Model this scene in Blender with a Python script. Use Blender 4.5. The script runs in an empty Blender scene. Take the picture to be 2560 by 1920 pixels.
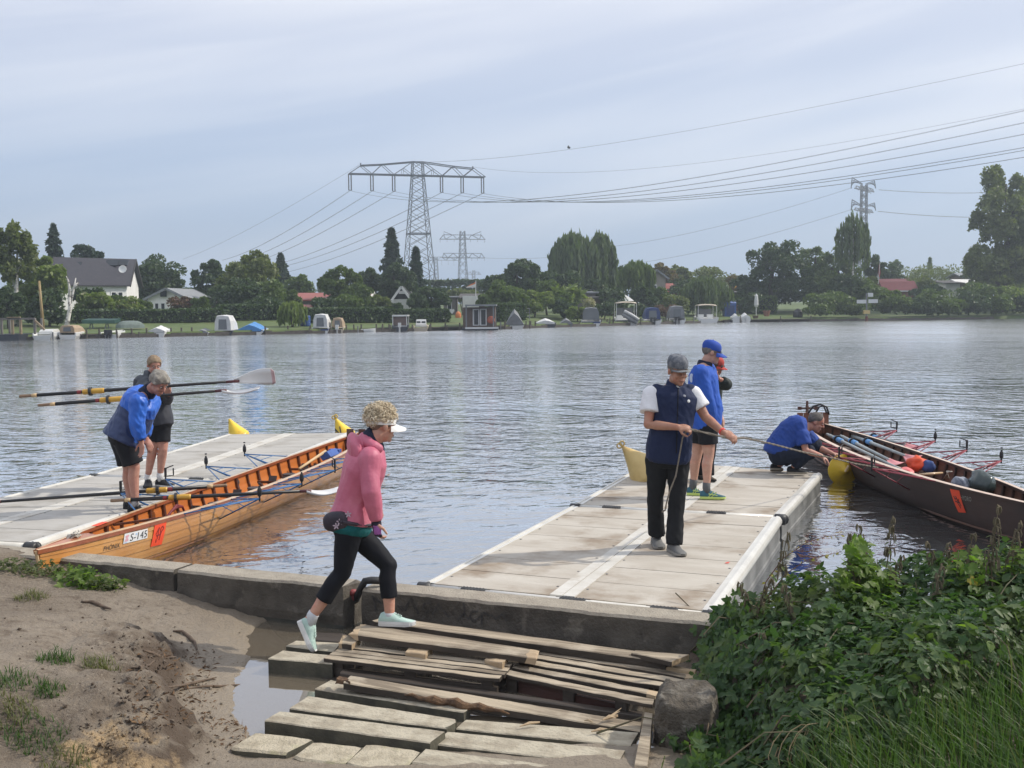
import bpy, bmesh, math, random
import numpy as np
from mathutils import Vector, Matrix, noise
# ------------------------------------------------------------------ camera, sky, sun
scene = bpy.context.scene
col = scene.collection
FPX, CX, CY = 2778.0, 1280.0, 960.0          # focal length and centre of the 2560 x 1920 photograph, in its pixels
CAMZ, PITCH, ROLL = 2.45, math.radians(4.16), math.radians(0.40)
Fw = Vector((0, math.cos(PITCH), -math.sin(PITCH)))
U0 = Vector((0, math.sin(PITCH), math.cos(PITCH)))
R0 = Vector((1, 0, 0))
Rt = R0*math.cos(ROLL) - U0*math.sin(ROLL)
Up = R0*math.sin(ROLL) + U0*math.cos(ROLL)
cam_d = bpy.data.cameras.new('camera')
cam_d.sensor_width = 36.0
cam_d.lens = 36.0*FPX/2560.0
cam_d.clip_start = 0.1
cam_d.clip_end = 9000.0
cam = bpy.data.objects.new('camera', cam_d)
col.objects.link(cam)
mw = Matrix.Identity(4)
for i in range(3):
 mw[i][0], mw[i][1], mw[i][2] = Rt[i], Up[i], -Fw[i]
mw[2][3] = CAMZ
cam.matrix_world = mw
scene.camera = cam
SUN_AZ, SUN_EL = math.radians(79), math.radians(41)     # azimuth from +Y towards +X
world = bpy.data.worlds.new('World')
scene.world = world
world.use_nodes = True
nt = world.node_tree
nt.nodes.clear()
def N(nt, typ, **kw):
 n = nt.nodes.new(typ)
 for k, v in kw.items():
  if k.startswith('i_'):
   n.inputs[k[2:].replace('_', ' ')].default_value = v
  else:
   setattr(n, k, v)
 return n
wo = N(nt, 'ShaderNodeOutputWorld')
bg = N(nt, 'ShaderNodeBackground')
bg.inputs['Strength'].default_value = 0.122
sky = N(nt, 'ShaderNodeTexSky', sky_type='NISHITA', sun_disc=False, sun_elevation=SUN_EL, sun_rotation=SUN_AZ)
sky.air_density = 1.0; sky.dust_density = 1.5; sky.ozone_density = 1.5
tc = N(nt, 'ShaderNodeTexCoord')
sep = N(nt, 'ShaderNodeSeparateXYZ')
nt.links.new(tc.outputs['Generated'], sep.inputs[0])
OFFA, OFFB = 5.2, 4.1
def math_node(nt, op, a, b=None, clamp=False):
 n = nt.nodes.new('ShaderNodeMath'); n.operation = op; n.use_clamp = clamp
 for i, x in enumerate((a, b)):
  if x is None: continue
  if isinstance(x, (int, float)): n.inputs[i].default_value = x
  else: nt.links.new(x, n.inputs[i])
 return n.outputs[0]
BA = math.radians(11)
al = math_node(nt, 'ADD', math_node(nt, 'MULTIPLY', sep.outputs['X'], math.cos(BA)), math_node(nt, 'MULTIPLY', sep.outputs['Z'], math.sin(BA)))
ac = math_node(nt, 'ADD', math_node(nt, 'MULTIPLY', sep.outputs['X'], -math.sin(BA)), math_node(nt, 'MULTIPLY', sep.outputs['Z'], math.cos(BA)))
def cloud(sa, sc, off, det, rough, dist, lo, hi):
 cmb = N(nt, 'ShaderNodeCombineXYZ')
 nt.links.new(math_node(nt, 'ADD', math_node(nt, 'MULTIPLY', al, sa), off[0]), cmb.inputs[0])
 nt.links.new(math_node(nt, 'ADD', math_node(nt, 'MULTIPLY', ac, sc), off[1]), cmb.inputs[1])
 nt.links.new(sep.outputs['Y'], cmb.inputs[2])
 nz = N(nt, 'ShaderNodeTexNoise')
 nz.inputs['Scale'].default_value = 1.0
 nz.inputs['Detail'].default_value = det
 nz.inputs['Roughness'].default_value = rough
 nz.inputs['Distortion'].default_value = dist
 nt.links.new(cmb.outputs[0], nz.inputs[0])
 mr = N(nt, 'ShaderNodeMapRange', interpolation_type='SMOOTHSTEP')
 mr.inputs['From Min'].default_value = lo
 mr.inputs['From Max'].default_value = hi
 nt.links.new(nz.outputs['Fac'], mr.inputs['Value'])
 return mr.outputs[0]
c1 = cloud(1.1, 7.0, (OFFA, OFFB), 3, 0.45, 0.25, 0.40, 0.66)
c2 = cloud(2.2, 22.0, (2.3, 5.7), 4, 0.5, 0.5, 0.42, 0.78)
band = math_node(nt, 'ADD', math_node(nt, 'MULTIPLY', c1, 0.82), math_node(nt, 'MULTIPLY', c2, 0.30), True)
el = N(nt, 'ShaderNodeMapRange', interpolation_type='SMOOTHSTEP')
el.inputs['From Min'].default_value = 0.03; el.inputs['From Max'].default_value = 0.27
nt.links.new(sep.outputs['Z'], el.inputs['Value'])
def mixc(f, a, b):
 n = N(nt, 'ShaderNodeMix', data_type='RGBA')
 for k, x in (('Factor', f), ('A', a), ('B', b)):
  if isinstance(x, tuple): n.inputs[k].default_value = x+(1,)
  elif isinstance(x, float): n.inputs[k].default_value = x
  else: nt.links.new(x, n.inputs[k])
 return n.outputs['Result']
air = mixc(0.82, sky.outputs[0], (3.3, 4.75, 7.05))
veil = mixc(math_node(nt, 'MULTIPLY', el.outputs[0], 0.85), air, (5.95, 6.35, 7.55))
mixb = N(nt, 'ShaderNodeMix', data_type='RGBA')
nt.links.new(math_node(nt, 'MULTIPLY', band, math_node(nt, 'ADD', math_node(nt, 'MULTIPLY', el.outputs[0], 0.50), 0.38)), mixb.inputs['Factor'])
nt.links.new(veil, mixb.inputs['A'])
mixb.inputs['B'].default_value = (9.6, 9.6, 9.8, 1)
nt.links.new(mixb.outputs['Result'], bg.inputs['Color'])
nt.links.new(bg.outputs[0], wo.inputs['Surface'])
sun_d = bpy.data.lights.new('sun', 'SUN')
sun_d.energy = 3.7
sun_d.angle = math.radians(1.2)
sun_d.color = (1.0, 0.93, 0.82)
sun = bpy.data.objects.new('sun', sun_d)
col.objects.link(sun)
sdir = Vector((math.sin(SUN_AZ)*math.cos(SUN_EL), math.cos(SUN_AZ)*math.cos(SUN_EL), math.sin(SUN_EL)))
sun.rotation_euler = (-sdir).to_track_quat('-Z', 'Y').to_euler()
sun.location = (20, 0, 30)
scene.view_settings.view_transform = 'Standard'
scene.view_settings.look = 'None'
scene.view_settings.exposure = 0.0
scene.view_settings.gamma = 1.0
scene.view_settings.use_curve_mapping = False
scene.render.engine = 'CYCLES'
scene.cycles.max_bounces = 8
scene.cycles.transparent_max_bounces = 12
scene.cycles.volume_bounces = 0
scene.cycles.use_denoising = True
# ------------------------------------------------------------------ helpers
rnd = random.Random(7)
rng = np.random.default_rng(11)
def ray(u, v):
 return Fw + Rt*((u-CX)/FPX) - Up*((v-CY)/FPX)
def P(u, v, z=0.0):                 # where the sight line through a photo pixel meets the level z
 d = ray(u, v); t = (z-CAMZ)/d.z
 return Vector((d.x*t, d.y*t, z))
def D(u, v, y):                     # the point on that sight line at the depth y
 d = ray(u, v); t = y/d.y
 return Vector((d.x*t, y, CAMZ+d.z*t))
def reg(x0, y0, w, W=2212.0):
 k = w/W
 return lambda x, y: (x0+x*k, y0+y*k)
class MB:
 def __init__(s): s.v = []; s.f = []; s.m = []
 def add(s, vs, fs, mi=0):
  o = len(s.v); s.v += [tuple(p) for p in vs]
  for f in fs: s.f.append(tuple(i+o for i in f)); s.m.append(mi)
 def box(s, c, ax, ay, az, mi=0):
  c = Vector(c); ax = Vector(ax); ay = Vector(ay); az = Vector(az)
  vs = [c+ax*i+ay*j+az*k for k in (-1, 1) for j in (-1, 1) for i in (-1, 1)]
  s.add(vs, [(0,2,3,1),(4,5,7,6),(0,1,5,4),(2,6,7,3),(0,4,6,2),(1,3,7,5)], mi)
 def abox(s, x0, x1, y0, y1, z0, z1, mi=0):
  s.box(((x0+x1)/2,(y0+y1)/2,(z0+z1)/2), ((x1-x0)/2,0,0), (0,(y1-y0)/2,0), (0,0,(z1-z0)/2), mi)
 def beam(s, a, b, w, h, up=(0,0,1), mi=0):
  a = Vector(a); b = Vector(b); d = (b-a); up = Vector(up)
  x = d.cross(up)
  if x.length < 1e-6: x = d.cross(Vector((1,0,0)))
  x.normalize(); y = x.cross(d).normalized()
  s.box((a+b)/2, d/2, x*w/2, y*h/2, mi)
 def prism(s, top, th, mi=0, down=(0,0,-1)):
  n = len(top); d = Vector(down)*th
  vs = [Vector(p) for p in top]+[Vector(p)+d for p in top]
  s.add(vs, [tuple(range(n)), tuple(range(2*n-1, n-1, -1))]+[(i, n+i, n+(i+1)%n, (i+1)%n) for i in range(n)], mi)
 def tube(s, pts, r, n=6, cap=True, mi=0):
  pts = [Vector(p) for p in pts]; m = len(pts)
  rs = [r]*m if isinstance(r, (int, float)) else r
  t0 = (pts[1]-pts[0]).normalized()
  a = Vector((0,0,1)) if abs(t0.z) < .9 else Vector((1,0,0))
  x = t0.cross(a).normalized(); o = len(s.v)
  for i, p in enumerate(pts):
   t = (pts[min(i+1,m-1)]-pts[max(i-1,0)])
   if t.length < 1e-9: t = t0
   t.normalize()
   x = (x - t*x.dot(t)).normalized(); y = t.cross(x)
   for k in range(n):
    an = 2*math.pi*k/n
    s.v.append(tuple(p+(x*math.cos(an)+y*math.sin(an))*rs[i]))
  for i in range(m-1):
   for k in range(n):
    k2 = (k+1)%n
    s.f.append((o+i*n+k, o+i*n+k2, o+(i+1)*n+k2, o+(i+1)*n+k)); s.m.append(mi)
  if cap:
   s.f.append(tuple(o+k for k in reversed(range(n)))); s.m.append(mi)
   s.f.append(tuple(o+(m-1)*n+k for k in range(n))); s.m.append(mi)
 def loft(s, rings, cap=True, mi=0, closed=True):
  n = len(rings[0]); o = len(s.v)
  for r in rings: s.v += [tuple(p) for p in r]
  for i in range(len(rings)-1):
   for k in range(n if closed else n-1):
    k2 = (k+1)%n
    s.f.append((o+i*n+k, o+i*n+k2, o+(i+1)*n+k2, o+(i+1)*n+k)); s.m.append(mi)
  if cap and closed:
   s.f.append(tuple(o+k for k in reversed(range(n)))); s.m.append(mi)
   s.f.append(tuple(o+(len(rings)-1)*n+k for k in range(n))); s.m.append(mi)
 def ell(s, c, ax, ay, az, nu=12, nv=8, mi=0):
  c = Vector(c); ax = Vector(ax); ay = Vector(ay); az = Vector(az)
  o = len(s.v); s.v.append(tuple(c-az))
  for j in range(1, nv):
   b = -math.pi/2+math.pi*j/nv
   for i in range(nu):
    a = 2*math.pi*i/nu
    s.v.append(tuple(c+ax*(math.cos(a)*math.cos(b))+ay*(math.sin(a)*math.cos(b))+az*math.sin(b)))
  s.v.append(tuple(c+az)); e = len(s.v)-1
  for i in range(nu):
   i2 = (i+1)%nu
   s.f.append((o, o+1+i2, o+1+i)); s.m.append(mi)
   for j in range(nv-2):
    q = o+1+j*nu
    s.f.append((q+i, q+i2, q+nu+i2, q+nu+i)); s.m.append(mi)
   q = o+1+(nv-2)*nu
   s.f.append((q+i, q+i2, e)); s.m.append(mi)
 def lathe(s, prof, c, n=16, axis=(0,0,1), mi=0):
  c = Vector(c); ax = Vector(axis).normalized()
  a = Vector((1,0,0)) if abs(ax.x) < .9 else Vector((0,1,0))
  x = (a-ax*a.dot(ax)).normalized(); y = ax.cross(x)
  s.loft([[c+ax*h+(x*math.cos(2*math.pi*k/n)+y*math.sin(2*math.pi*k/n))*max(r,1e-4) for k in range(n)] for r, h in prof], True, mi)
 def mesh(s, name, org, mats, smooth):
  me = bpy.data.meshes.new(name)
  o = Vector(org)
  me.from_pydata([(p[0]-o.x, p[1]-o.y, p[2]-o.z) for p in s.v], [], s.f)
  for m in mats: me.materials.append(m)
  if len(mats) > 1: me.polygons.foreach_set('material_index', s.m)
  if smooth: me.polygons.foreach_set('use_smooth', [True]*len(me.polygons))
  me.update()
  return me
ORG = {}
def worg(o):
 return ORG.get(o.name, Vector((0,0,0)))
def tag(o, label=None, cat=None, group=None, kind=None):
 if label: o['label'] = label
 if cat: o['category'] = cat
 if group: o['group'] = group
 if kind: o['kind'] = kind
 return o
def thing(name, label, cat, loc=(0,0,0), group=None):
 o = bpy.data.objects.new(name, None); col.objects.link(o)
 o.empty_display_size = 0.2
 o.location = loc; ORG[o.name] = Vector(loc)
 return tag(o, label, cat, group, 'thing')
def as_mats(m): return list(m) if isinstance(m, (list, tuple)) else [m]
def part(name, mb, m, parent, label=None, smooth=False, kind=None):
 me = mb if isinstance(mb, bpy.types.Mesh) else mb.mesh(name, worg(parent), as_mats(m), smooth)
 o = bpy.data.objects.new(name, me); col.objects.link(o)
 o.parent = parent; ORG[o.name] = worg(parent)
 return tag(o, label, None, None, kind)
def solo(name, mb, m, label=None, cat=None, group=None, kind=None, smooth=False, org=None):
 if cat and not kind: kind = 'thing'
 if org is None:
  a = np.array(mb.v); org = ((a[:,0].min()+a[:,0].max())/2, (a[:,1].min()+a[:,1].max())/2, a[:,2].min())
  if kind in ('structure',): org = (0,0,0)
 me = mb.mesh(name, org, as_mats(m), smooth)
 o = bpy.data.objects.new(name, me); col.objects.link(o)
 o.location = org; ORG[o.name] = Vector(org)
 return tag(o, label, cat, group, kind)
def np_mesh(name, V, F, mats, org=(0,0,0), smooth=False):      # V (n,3), F (m,k)
 me = bpy.data.meshes.new(name)
 V = np.asarray(V, dtype=np.float32)-np.array(org, dtype=np.float32)
 F = np.asarray(F, dtype=np.int32); m, k = F.shape
 me.vertices.add(len(V)); me.vertices.foreach_set('co', V.ravel())
 me.loops.add(m*k); me.loops.foreach_set('vertex_index', F.ravel())
 me.polygons.add(m); me.polygons.foreach_set('loop_start', np.arange(0, m*k, k, dtype=np.int32))
 if smooth: me.polygons.foreach_set('use_smooth', np.ones(m, dtype=bool))
 for x in as_mats(mats): me.materials.append(x)
 me.update(calc_edges=True)
 return me
def text_mesh(body, size=1.0, shear=0.0):                       # (verts, faces) of flat lettering, left aligned at the origin
 cu = bpy.data.curves.new('lettering', 'FONT'); cu.body = body; cu.size = size; cu.shear = shear
 cu.resolution_u = 3
 ob = bpy.data.objects.new('lettering', cu); col.objects.link(ob)
 dg = bpy.context.evaluated_depsgraph_get()
 me = bpy.data.meshes.new_from_object(ob.evaluated_get(dg))
 vs = [v.co.copy() for v in me.vertices]; fs = [tuple(p.vertices) for p in me.polygons]
 bpy.data.objects.remove(ob); bpy.data.curves.remove(cu); bpy.data.meshes.remove(me)
 x0 = min(v.x for v in vs); x1 = max(v.x for v in vs)
 return [(v.x-x0, v.y) for v in vs], fs, x1-x0
# ------------------------------------------------------------------ materials
MATS = {}
def mat(name, c1, c2=None, scale=6.0, rough=0.6, bump=0.0, bscale=None, metal=0.0, stretch=(1,1,1), rotz=0.0,
  detail=5, lo=0.35, hi=0.65, coat=0.0, spec=0.5, c3=None, s3=1.5, lo3=0.55, hi3=0.7, trans=0.0, coord='Object', bdist=0.02):
 if name in MATS: return MATS[name]
 m = bpy.data.materials.new(name); m.use_nodes = True
 t = m.node_tree; b = t.nodes['Principled BSDF']
 b.inputs['Roughness'].default_value = rough
 b.inputs['Metallic'].default_value = metal
 b.inputs['Specular IOR Level'].default_value = spec
 if coat: b.inputs['Coat Weight'].default_value = coat; b.inputs['Coat Roughness'].default_value = 0.08
 c1 = tuple(c1)+(1,)
 tcn = t.nodes.new('ShaderNodeTexCoord'); mp = t.nodes.new('ShaderNodeMapping')
 mp.inputs['Scale'].default_value = stretch; mp.inputs['Rotation'].default_value = (0,0,rotz)
 mr0 = t.nodes.new('ShaderNodeMapping'); mr0.inputs['Rotation'].default_value = (0,0,rotz)
 mp.inputs['Rotation'].default_value = (0,0,0)
 t.links.new(tcn.outputs[coord], mr0.inputs[0]); t.links.new(mr0.outputs[0], mp.inputs[0])
 def nz(sc, lo, hi, det=detail, vec=mp):
  n = t.nodes.new('ShaderNodeTexNoise'); n.inputs['Scale'].default_value = sc; n.inputs['Detail'].default_value = det
  n.inputs['Roughness'].default_value = 0.6
  t.links.new(vec.outputs[0], n.inputs[0])
  r = t.nodes.new('ShaderNodeMapRange'); r.inputs['From Min'].default_value = lo; r.inputs['From Max'].default_value = hi
  t.links.new(n.outputs['Fac'], r.inputs['Value'])
  return n, r
 if c2 is not None:
  n1, r1 = nz(scale, lo, hi)
  mx = t.nodes.new('ShaderNodeMix'); mx.data_type = 'RGBA'
  mx.inputs['A'].default_value = c1; mx.inputs['B'].default_value = tuple(c2)+(1,)
  t.links.new(r1.outputs[0], mx.inputs['Factor'])
  out = mx.outputs['Result']
  if c3 is not None:
   n3, r3 = nz(s3, lo3, hi3, 6, mr0)
   m3 = t.nodes.new('ShaderNodeMix'); m3.data_type = 'RGBA'
   t.links.new(r3.outputs[0], m3.inputs['Factor']); t.links.new(out, m3.inputs['A'])
   m3.inputs['B'].default_value = tuple(c3)+(1,); out = m3.outputs['Result']
  t.links.new(out, b.inputs['Base Color'])
 else:
  b.inputs['Base Color'].default_value = c1
 if bump:
  n2, r2 = nz(bscale or scale*3, 0, 1)
  bp = t.nodes.new('ShaderNodeBump'); bp.inputs['Strength'].default_value = bump; bp.inputs['Distance'].default_value = bdist
  t.links.new(n2.outputs['Fac'], bp.inputs['Height']); t.links.new(bp.outputs[0], b.inputs['Normal'])
 MATS[name] = m
 return m
def leaf_mat(name, ca, cb, trans=0.35, rough=0.5, cc=None, tcol=1.0):
 if name in MATS: return MATS[name]
 m = bpy.data.materials.new(name); m.use_nodes = True
 t = m.node_tree; b = t.nodes['Principled BSDF']; o = t.nodes['Material Output']
 g = t.nodes.new('ShaderNodeNewGeometry')
 mx = t.nodes.new('ShaderNodeMix'); mx.data_type = 'RGBA'
 mx.inputs['A'].default_value = tuple(ca)+(1,); mx.inputs['B'].default_value = tuple(cb)+(1,)
 t.links.new(g.outputs['Random Per Island'], mx.inputs['Factor'])
 out = mx.outputs['Result']
 if cc is not None:
  tcn = t.nodes.new('ShaderNodeTexCoord'); n = t.nodes.new('ShaderNodeTexNoise'); n.inputs['Scale'].default_value = cc[1]
  t.links.new(tcn.outputs['Object'], n.inputs[0])
  r = t.nodes.new('ShaderNodeMapRange'); r.inputs['From Min'].default_value = 0.48; r.inputs['From Max'].default_value = 0.66
  t.links.new(n.outputs['Fac'], r.inputs['Value'])
  m2 = t.nodes.new('ShaderNodeMix'); m2.data_type = 'RGBA'
  t.links.new(r.outputs[0], m2.inputs['Factor']); t.links.new(out, m2.inputs['A']); m2.inputs['B'].default_value = tuple(cc[0])+(1,)
  out = m2.outputs['Result']
 b.inputs['Roughness'].default_value = rough
 b.inputs['Specular IOR Level'].default_value = 0.35
 t.links.new(out, b.inputs['Base Color'])
 tr = t.nodes.new('ShaderNodeBsdfTranslucent')
 bc = t.nodes.new('ShaderNodeMix'); bc.data_type = 'RGBA'; bc.blend_type = 'MULTIPLY'
 bc.inputs['Factor'].default_value = 1.0; bc.inputs['B'].default_value = (1.5*tcol, 1.7*tcol, 0.7*tcol, 1)
 t.links.new(out, bc.inputs['A']); t.links.new(bc.outputs['Result'], tr.inputs['Color'])
 ms = t.nodes.new('ShaderNodeMixShader'); ms.inputs[0].default_value = trans
 t.links.new(b.outputs[0], ms.inputs[1]); t.links.new(tr.outputs[0], ms.inputs[2]); t.links.new(ms.outputs[0], o.inputs['Surface'])
 MATS[name] = m
 return m
# ------------------------------------------------------------------ water, beds and ground
def ss(x, a, b):
 t = np.clip((np.asarray(x, dtype=float)-a)/(b-a), 0, 1); return t*t*(3-2*t)
def vnoise(x, y, s, seed=0):                    # cheap value noise for numpy arrays
 x = np.asarray(x)*s+seed*17.3; y = np.asarray(y)*s+seed*9.1
 xi = np.floor(x).astype(np.int64); yi = np.floor(y).astype(np.int64); fx = x-xi; fy = y-yi
 fx = fx*fx*(3-2*fx); fy = fy*fy*(3-2*fy)
 def h(a, b):
  n = (a*374761393+b*668265263) & 0x7fffffff
  n = ((n ^ (n >> 13))*1274126177) & 0x7fffffff
  return ((n ^ (n >> 16)) & 0xffff)/65535.0
 return (h(xi,yi)*(1-fx)+h(xi+1,yi)*fx)*(1-fy)+(h(xi,yi+1)*(1-fx)+h(xi+1,yi+1)*fx)*fy-0.5
WSL, WX0, WY0 = -0.3947, -2.72, 8.80             # front line of the quay wall
def wall_y(x): return WY0+(np.asarray(x)-WX0)*WSL
WN = Vector((-WSL, 1.0, 0)).normalized()*-1       # out of the wall, towards the bank
WT = Vector((1.0, WSL, 0)).normalized()
SHY = np.array([4.0, 5.9, 6.18, 6.53, 6.99, 7.53, 8.1, 8.6, 10.5])
SHX = np.array([-1.2, -1.38, -1.56, -1.73, -1.82, -1.92, -2.04, -1.96, -1.9])
def ground_h(x, y):
 x = np.asarray(x, dtype=float); y = np.asarray(y, dtype=float)
 big = vnoise(x, y, 1.3, 1)*0.5+vnoise(x, y, 3.1, 2)*0.25
 fine = vnoise(x, y, 9, 3)+0.6*vnoise(x, y, 21, 4)+0.35*vnoise(x, y, 47, 5)
 d = np.interp(y, SHY, SHX)-x+big*0.22+fine*0.05
 A = 0.26*ss(y, 5.0, 5.9)*(1-ss(y, 7.0, 7.9))
 hl = 0.015+0.05*ss(d, -0.05, 0.25)+A*ss(d, 0.22, 0.52)+0.15*np.maximum(d-0.3, 0)**0.9
 hl = np.minimum(hl, 0.62)
 hl = hl-0.13*np.exp(-(((x+1.85)/0.22)**2+((y-5.05)/0.25)**2))
 hl = np.where(d > -0.05, hl, 0.015+0.9*(d+0.05))
 hf = np.where(y < 5.95, 0.03+0.145*(5.9-y), 0.03-0.5*(y-5.95))
 hr = 0.42*ss(x+big*0.2, 0.95, 1.55)+0.10*np.maximum(x-1.6, 0)
 hr = np.where(x > 0.8, hr-0.05, -1)
 h = np.maximum(np.maximum(hl, hf), hr)
 bed = -0.022-0.34*ss(x, -1.25, -0.1)-0.035*ss(d, -0.1, -0.7)-0.12*ss(y+0.3947*x, 7.15, 7.7)*ss(d, 0, -.3)
 h = np.maximum(h, bed)
 rough = ss(d, 0.18, 0.40)*(1-ss(d, 0.6, 1.1))*ss(y, 5.2, 6.0)*(1-ss(y, 7.1, 7.7))
 h = h+fine*(0.010+0.065*rough)*(h > -0.02)+(big*0.06+vnoise(x, y, 4.3, 12)*0.030+vnoise(x, y, 7.7, 13)*0.016)*ss(h, 0.05, 0.2)
 clod = np.exp(-(((x+1.95)/0.34)**2+((y-5.25)/0.3)**2))
 h = h+clod*(np.abs(vnoise(x, y, 26, 8))*0.10+vnoise(x, y, 60, 9)*0.03)
 dw = (wall_y(x)-y)/math.sqrt(1+WSL**2)
 h = np.where(dw > -0.12, h, -1.2)
 return h
def axis(segs):
 return np.unique(np.concatenate([np.arange(a, b, s) for a, b, s in segs]+[[segs[-1][1]]]))
gx = axis([(-26, -5, 1.0), (-5, -3.2, 0.06), (-3.2, -1.2, 0.026), (-1.2, 3.2, 0.07), (3.2, 26, 1.0)])
gy = axis([(-16, 3.8, 0.8), (3.8, 7.6, 0.028), (7.6, 9.8, 0.045), (9.8, 20, 1.0)])
GX, GY = np.meshgrid(gx, gy)
GZ = ground_h(GX, GY)
nx, ny = len(gx), len(gy)
idx = np.arange(nx*ny).reshape(ny, nx)
Fq = np.stack([idx[:-1,:-1], idx[:-1,1:], idx[1:,1:], idx[1:,:-1]], -1).reshape(-1, 4)
def soil_mat():
 m = bpy.data.materials.new('soil'); m.use_nodes = True
 t = m.node_tree; b = t.nodes['Principled BSDF']
 g = t.nodes.new('ShaderNodeNewGeometry'); sp = t.nodes.new('ShaderNodeSeparateXYZ'); t.links.new(g.outputs['Position'], sp.inputs[0])
 def noise_(s, d=6):
  n = t.nodes.new('ShaderNodeTexNoise'); n.inputs['Scale'].default_value = s; n.inputs['Detail'].default_value = d
  n.inputs['Roughness'].default_value = 0.65
  t.links.new(g.outputs['Position'], n.inputs[0]); return n.outputs['Fac']
 def mr(x, a, b_, c=0, d=1):
  n = t.nodes.new('ShaderNodeMapRange'); n.inputs['From Min'].default_value = a; n.inputs['From Max'].default_value = b_
  n.inputs['To Min'].default_value = c; n.inputs['To Max'].default_value = d
  t.links.new(x, n.inputs['Value']); return n.outputs[0]
 def mix(f, a, c):
  n = t.nodes.new('ShaderNodeMix'); n.data_type = 'RGBA'
  t.links.new(f, n.inputs['Factor'])
  for k, x in (('A', a), ('B', c)):
   if isinstance(x, tuple): n.inputs[k].default_value = x+(1,)
   else: t.links.new(x, n.inputs[k])
  return n.outputs['Result']
 base = mix(mr(noise_(1.6), 0.38, 0.62), (0.265, 0.22, 0.168), (0.19, 0.152, 0.112))
 base = mix(mr(noise_(11), 0.50, 0.68), base, (0.135, 0.102, 0.073))
 base = mix(mr(noise_(45), 0.58, 0.75), base, (0.37, 0.315, 0.245))
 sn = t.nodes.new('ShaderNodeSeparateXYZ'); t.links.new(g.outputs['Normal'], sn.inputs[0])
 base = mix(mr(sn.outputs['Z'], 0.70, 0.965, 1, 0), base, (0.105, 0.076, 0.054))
 vm = t.nodes.new('ShaderNodeVectorMath'); vm.operation = 'DISTANCE'; t.links.new(g.outputs['Position'], vm.inputs[0])
 vm.inputs[1].default_value = (-1.98, 5.22, 0.3)
 ad = t.nodes.new('ShaderNodeMath'); ad.operation = 'ADD'; t.links.new(vm.outputs['Value'], ad.inputs[0]); t.links.new(mr(noise_(6), 0.3, 0.7, -0.28, 0.28), ad.inputs[1])
 base = mix(mr(ad.outputs[0], 0.10, 0.34, 1, 0), base, (0.44, 0.31, 0.17))
 wet = mr(sp.outputs['Z'], 0.02, 0.13, 1, 0)
 base = mix(wet, base, (0.30, 0.245, 0.18))
 t.links.new(base, b.inputs['Base Color'])
 rr = mr(wet, 0, 1, 0.92, 0.38); t.links.new(rr, b.inputs['Roughness'])
 bp = t.nodes.new('ShaderNodeBump'); bp.inputs['Strength'].default_value = 1.0; bp.inputs['Distance'].default_value = 0.03
 t.links.new(noise_(38, 8), bp.inputs['Height']); t.links.new(bp.outputs[0], b.inputs['Normal'])
 return m
SOIL = soil_mat()
gm = np_mesh('ground', np.stack([GX, GY, GZ], -1).reshape(-1, 3), Fq, SOIL, smooth=True)
go = bpy.data.objects.new('ground', gm); col.objects.link(go); tag(go, kind='structure')
FE = [(-70, 52), (-37.5, 81.4), (-3, 104), (23, 131), (58.7, 142), (130, 168), (260, 200)]
FEX = np.array([p[0] for p in FE]); FEY = np.array([p[1] for p in FE])
def edge_y(x): return np.interp(x, FEX, FEY)
def far_h(x, y):
 o = y-edge_y(x)
 return 0.38+0.85*ss(o, 1, 22)+0.9*ss(o, 22, 130)+vnoise(x, y, 0.2, 6)*0.25*ss(o, 1, 8)
BU = np.array([-400, 0, 1198, 1768, 2430, 3000]); BY = np.array([62, 81.4, 104, 131, 142, 152])
def bank_y(u): return float(np.interp(u, BU, BY))
fx = axis([(-600, -80, 40), (-80, 110, 1.6), (110, 700, 40)])
rows = np.array([0, 0.05, 0.6, 2, 4, 7, 11, 16, 22, 30, 45, 70, 110, 200, 500, 1500, 5000.0])
FX, FO = np.meshgrid(fx, rows)
FY = np.interp(FX, np.concatenate([[-600], FEX, [700]]), np.concatenate([[52], FEY, [230]]))+FO
FX = FX*np.where(FO > 150, 1+FO/400, 1)
FZ = far_h(FX, FY); FZ = np.where(FO == 0, -1.6, FZ)
idx = np.arange(FX.size).reshape(FX.shape)
Fq2 = np.stack([idx[:-1,:-1], idx[:-1,1:], idx[1:,1:], idx[1:,:-1]], -1).reshape(-1, 4)
M_LAWN = mat('lawn', (0.075, 0.115, 0.032), (0.11, 0.145, 0.045), scale=0.5, rough=0.9, bump=0.5, bscale=6, c3=(0.16, 0.14, 0.075), s3=0.25, lo3=0.55, hi3=0.75)
fm = np_mesh('far_bank', np.stack([FX, FY, FZ], -1).reshape(-1, 3), Fq2, M_LAWN, smooth=True)
fo = bpy.data.objects.new('far_bank', fm); col.objects.link(fo); tag(fo, kind='structure')
M_BED = mat('riverbed', (0.012, 0.017, 0.017), (0.02, 0.024, 0.02), scale=0.6, rough=0.95)
mb = MB(); mb.add([(-600,-20,-1.25),(700,-20,-1.25),(700,240,-1.25),(-600,240,-1.25)], [(0,1,2,3)])
solo('riverbed', mb, M_BED, kind='structure')
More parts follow.
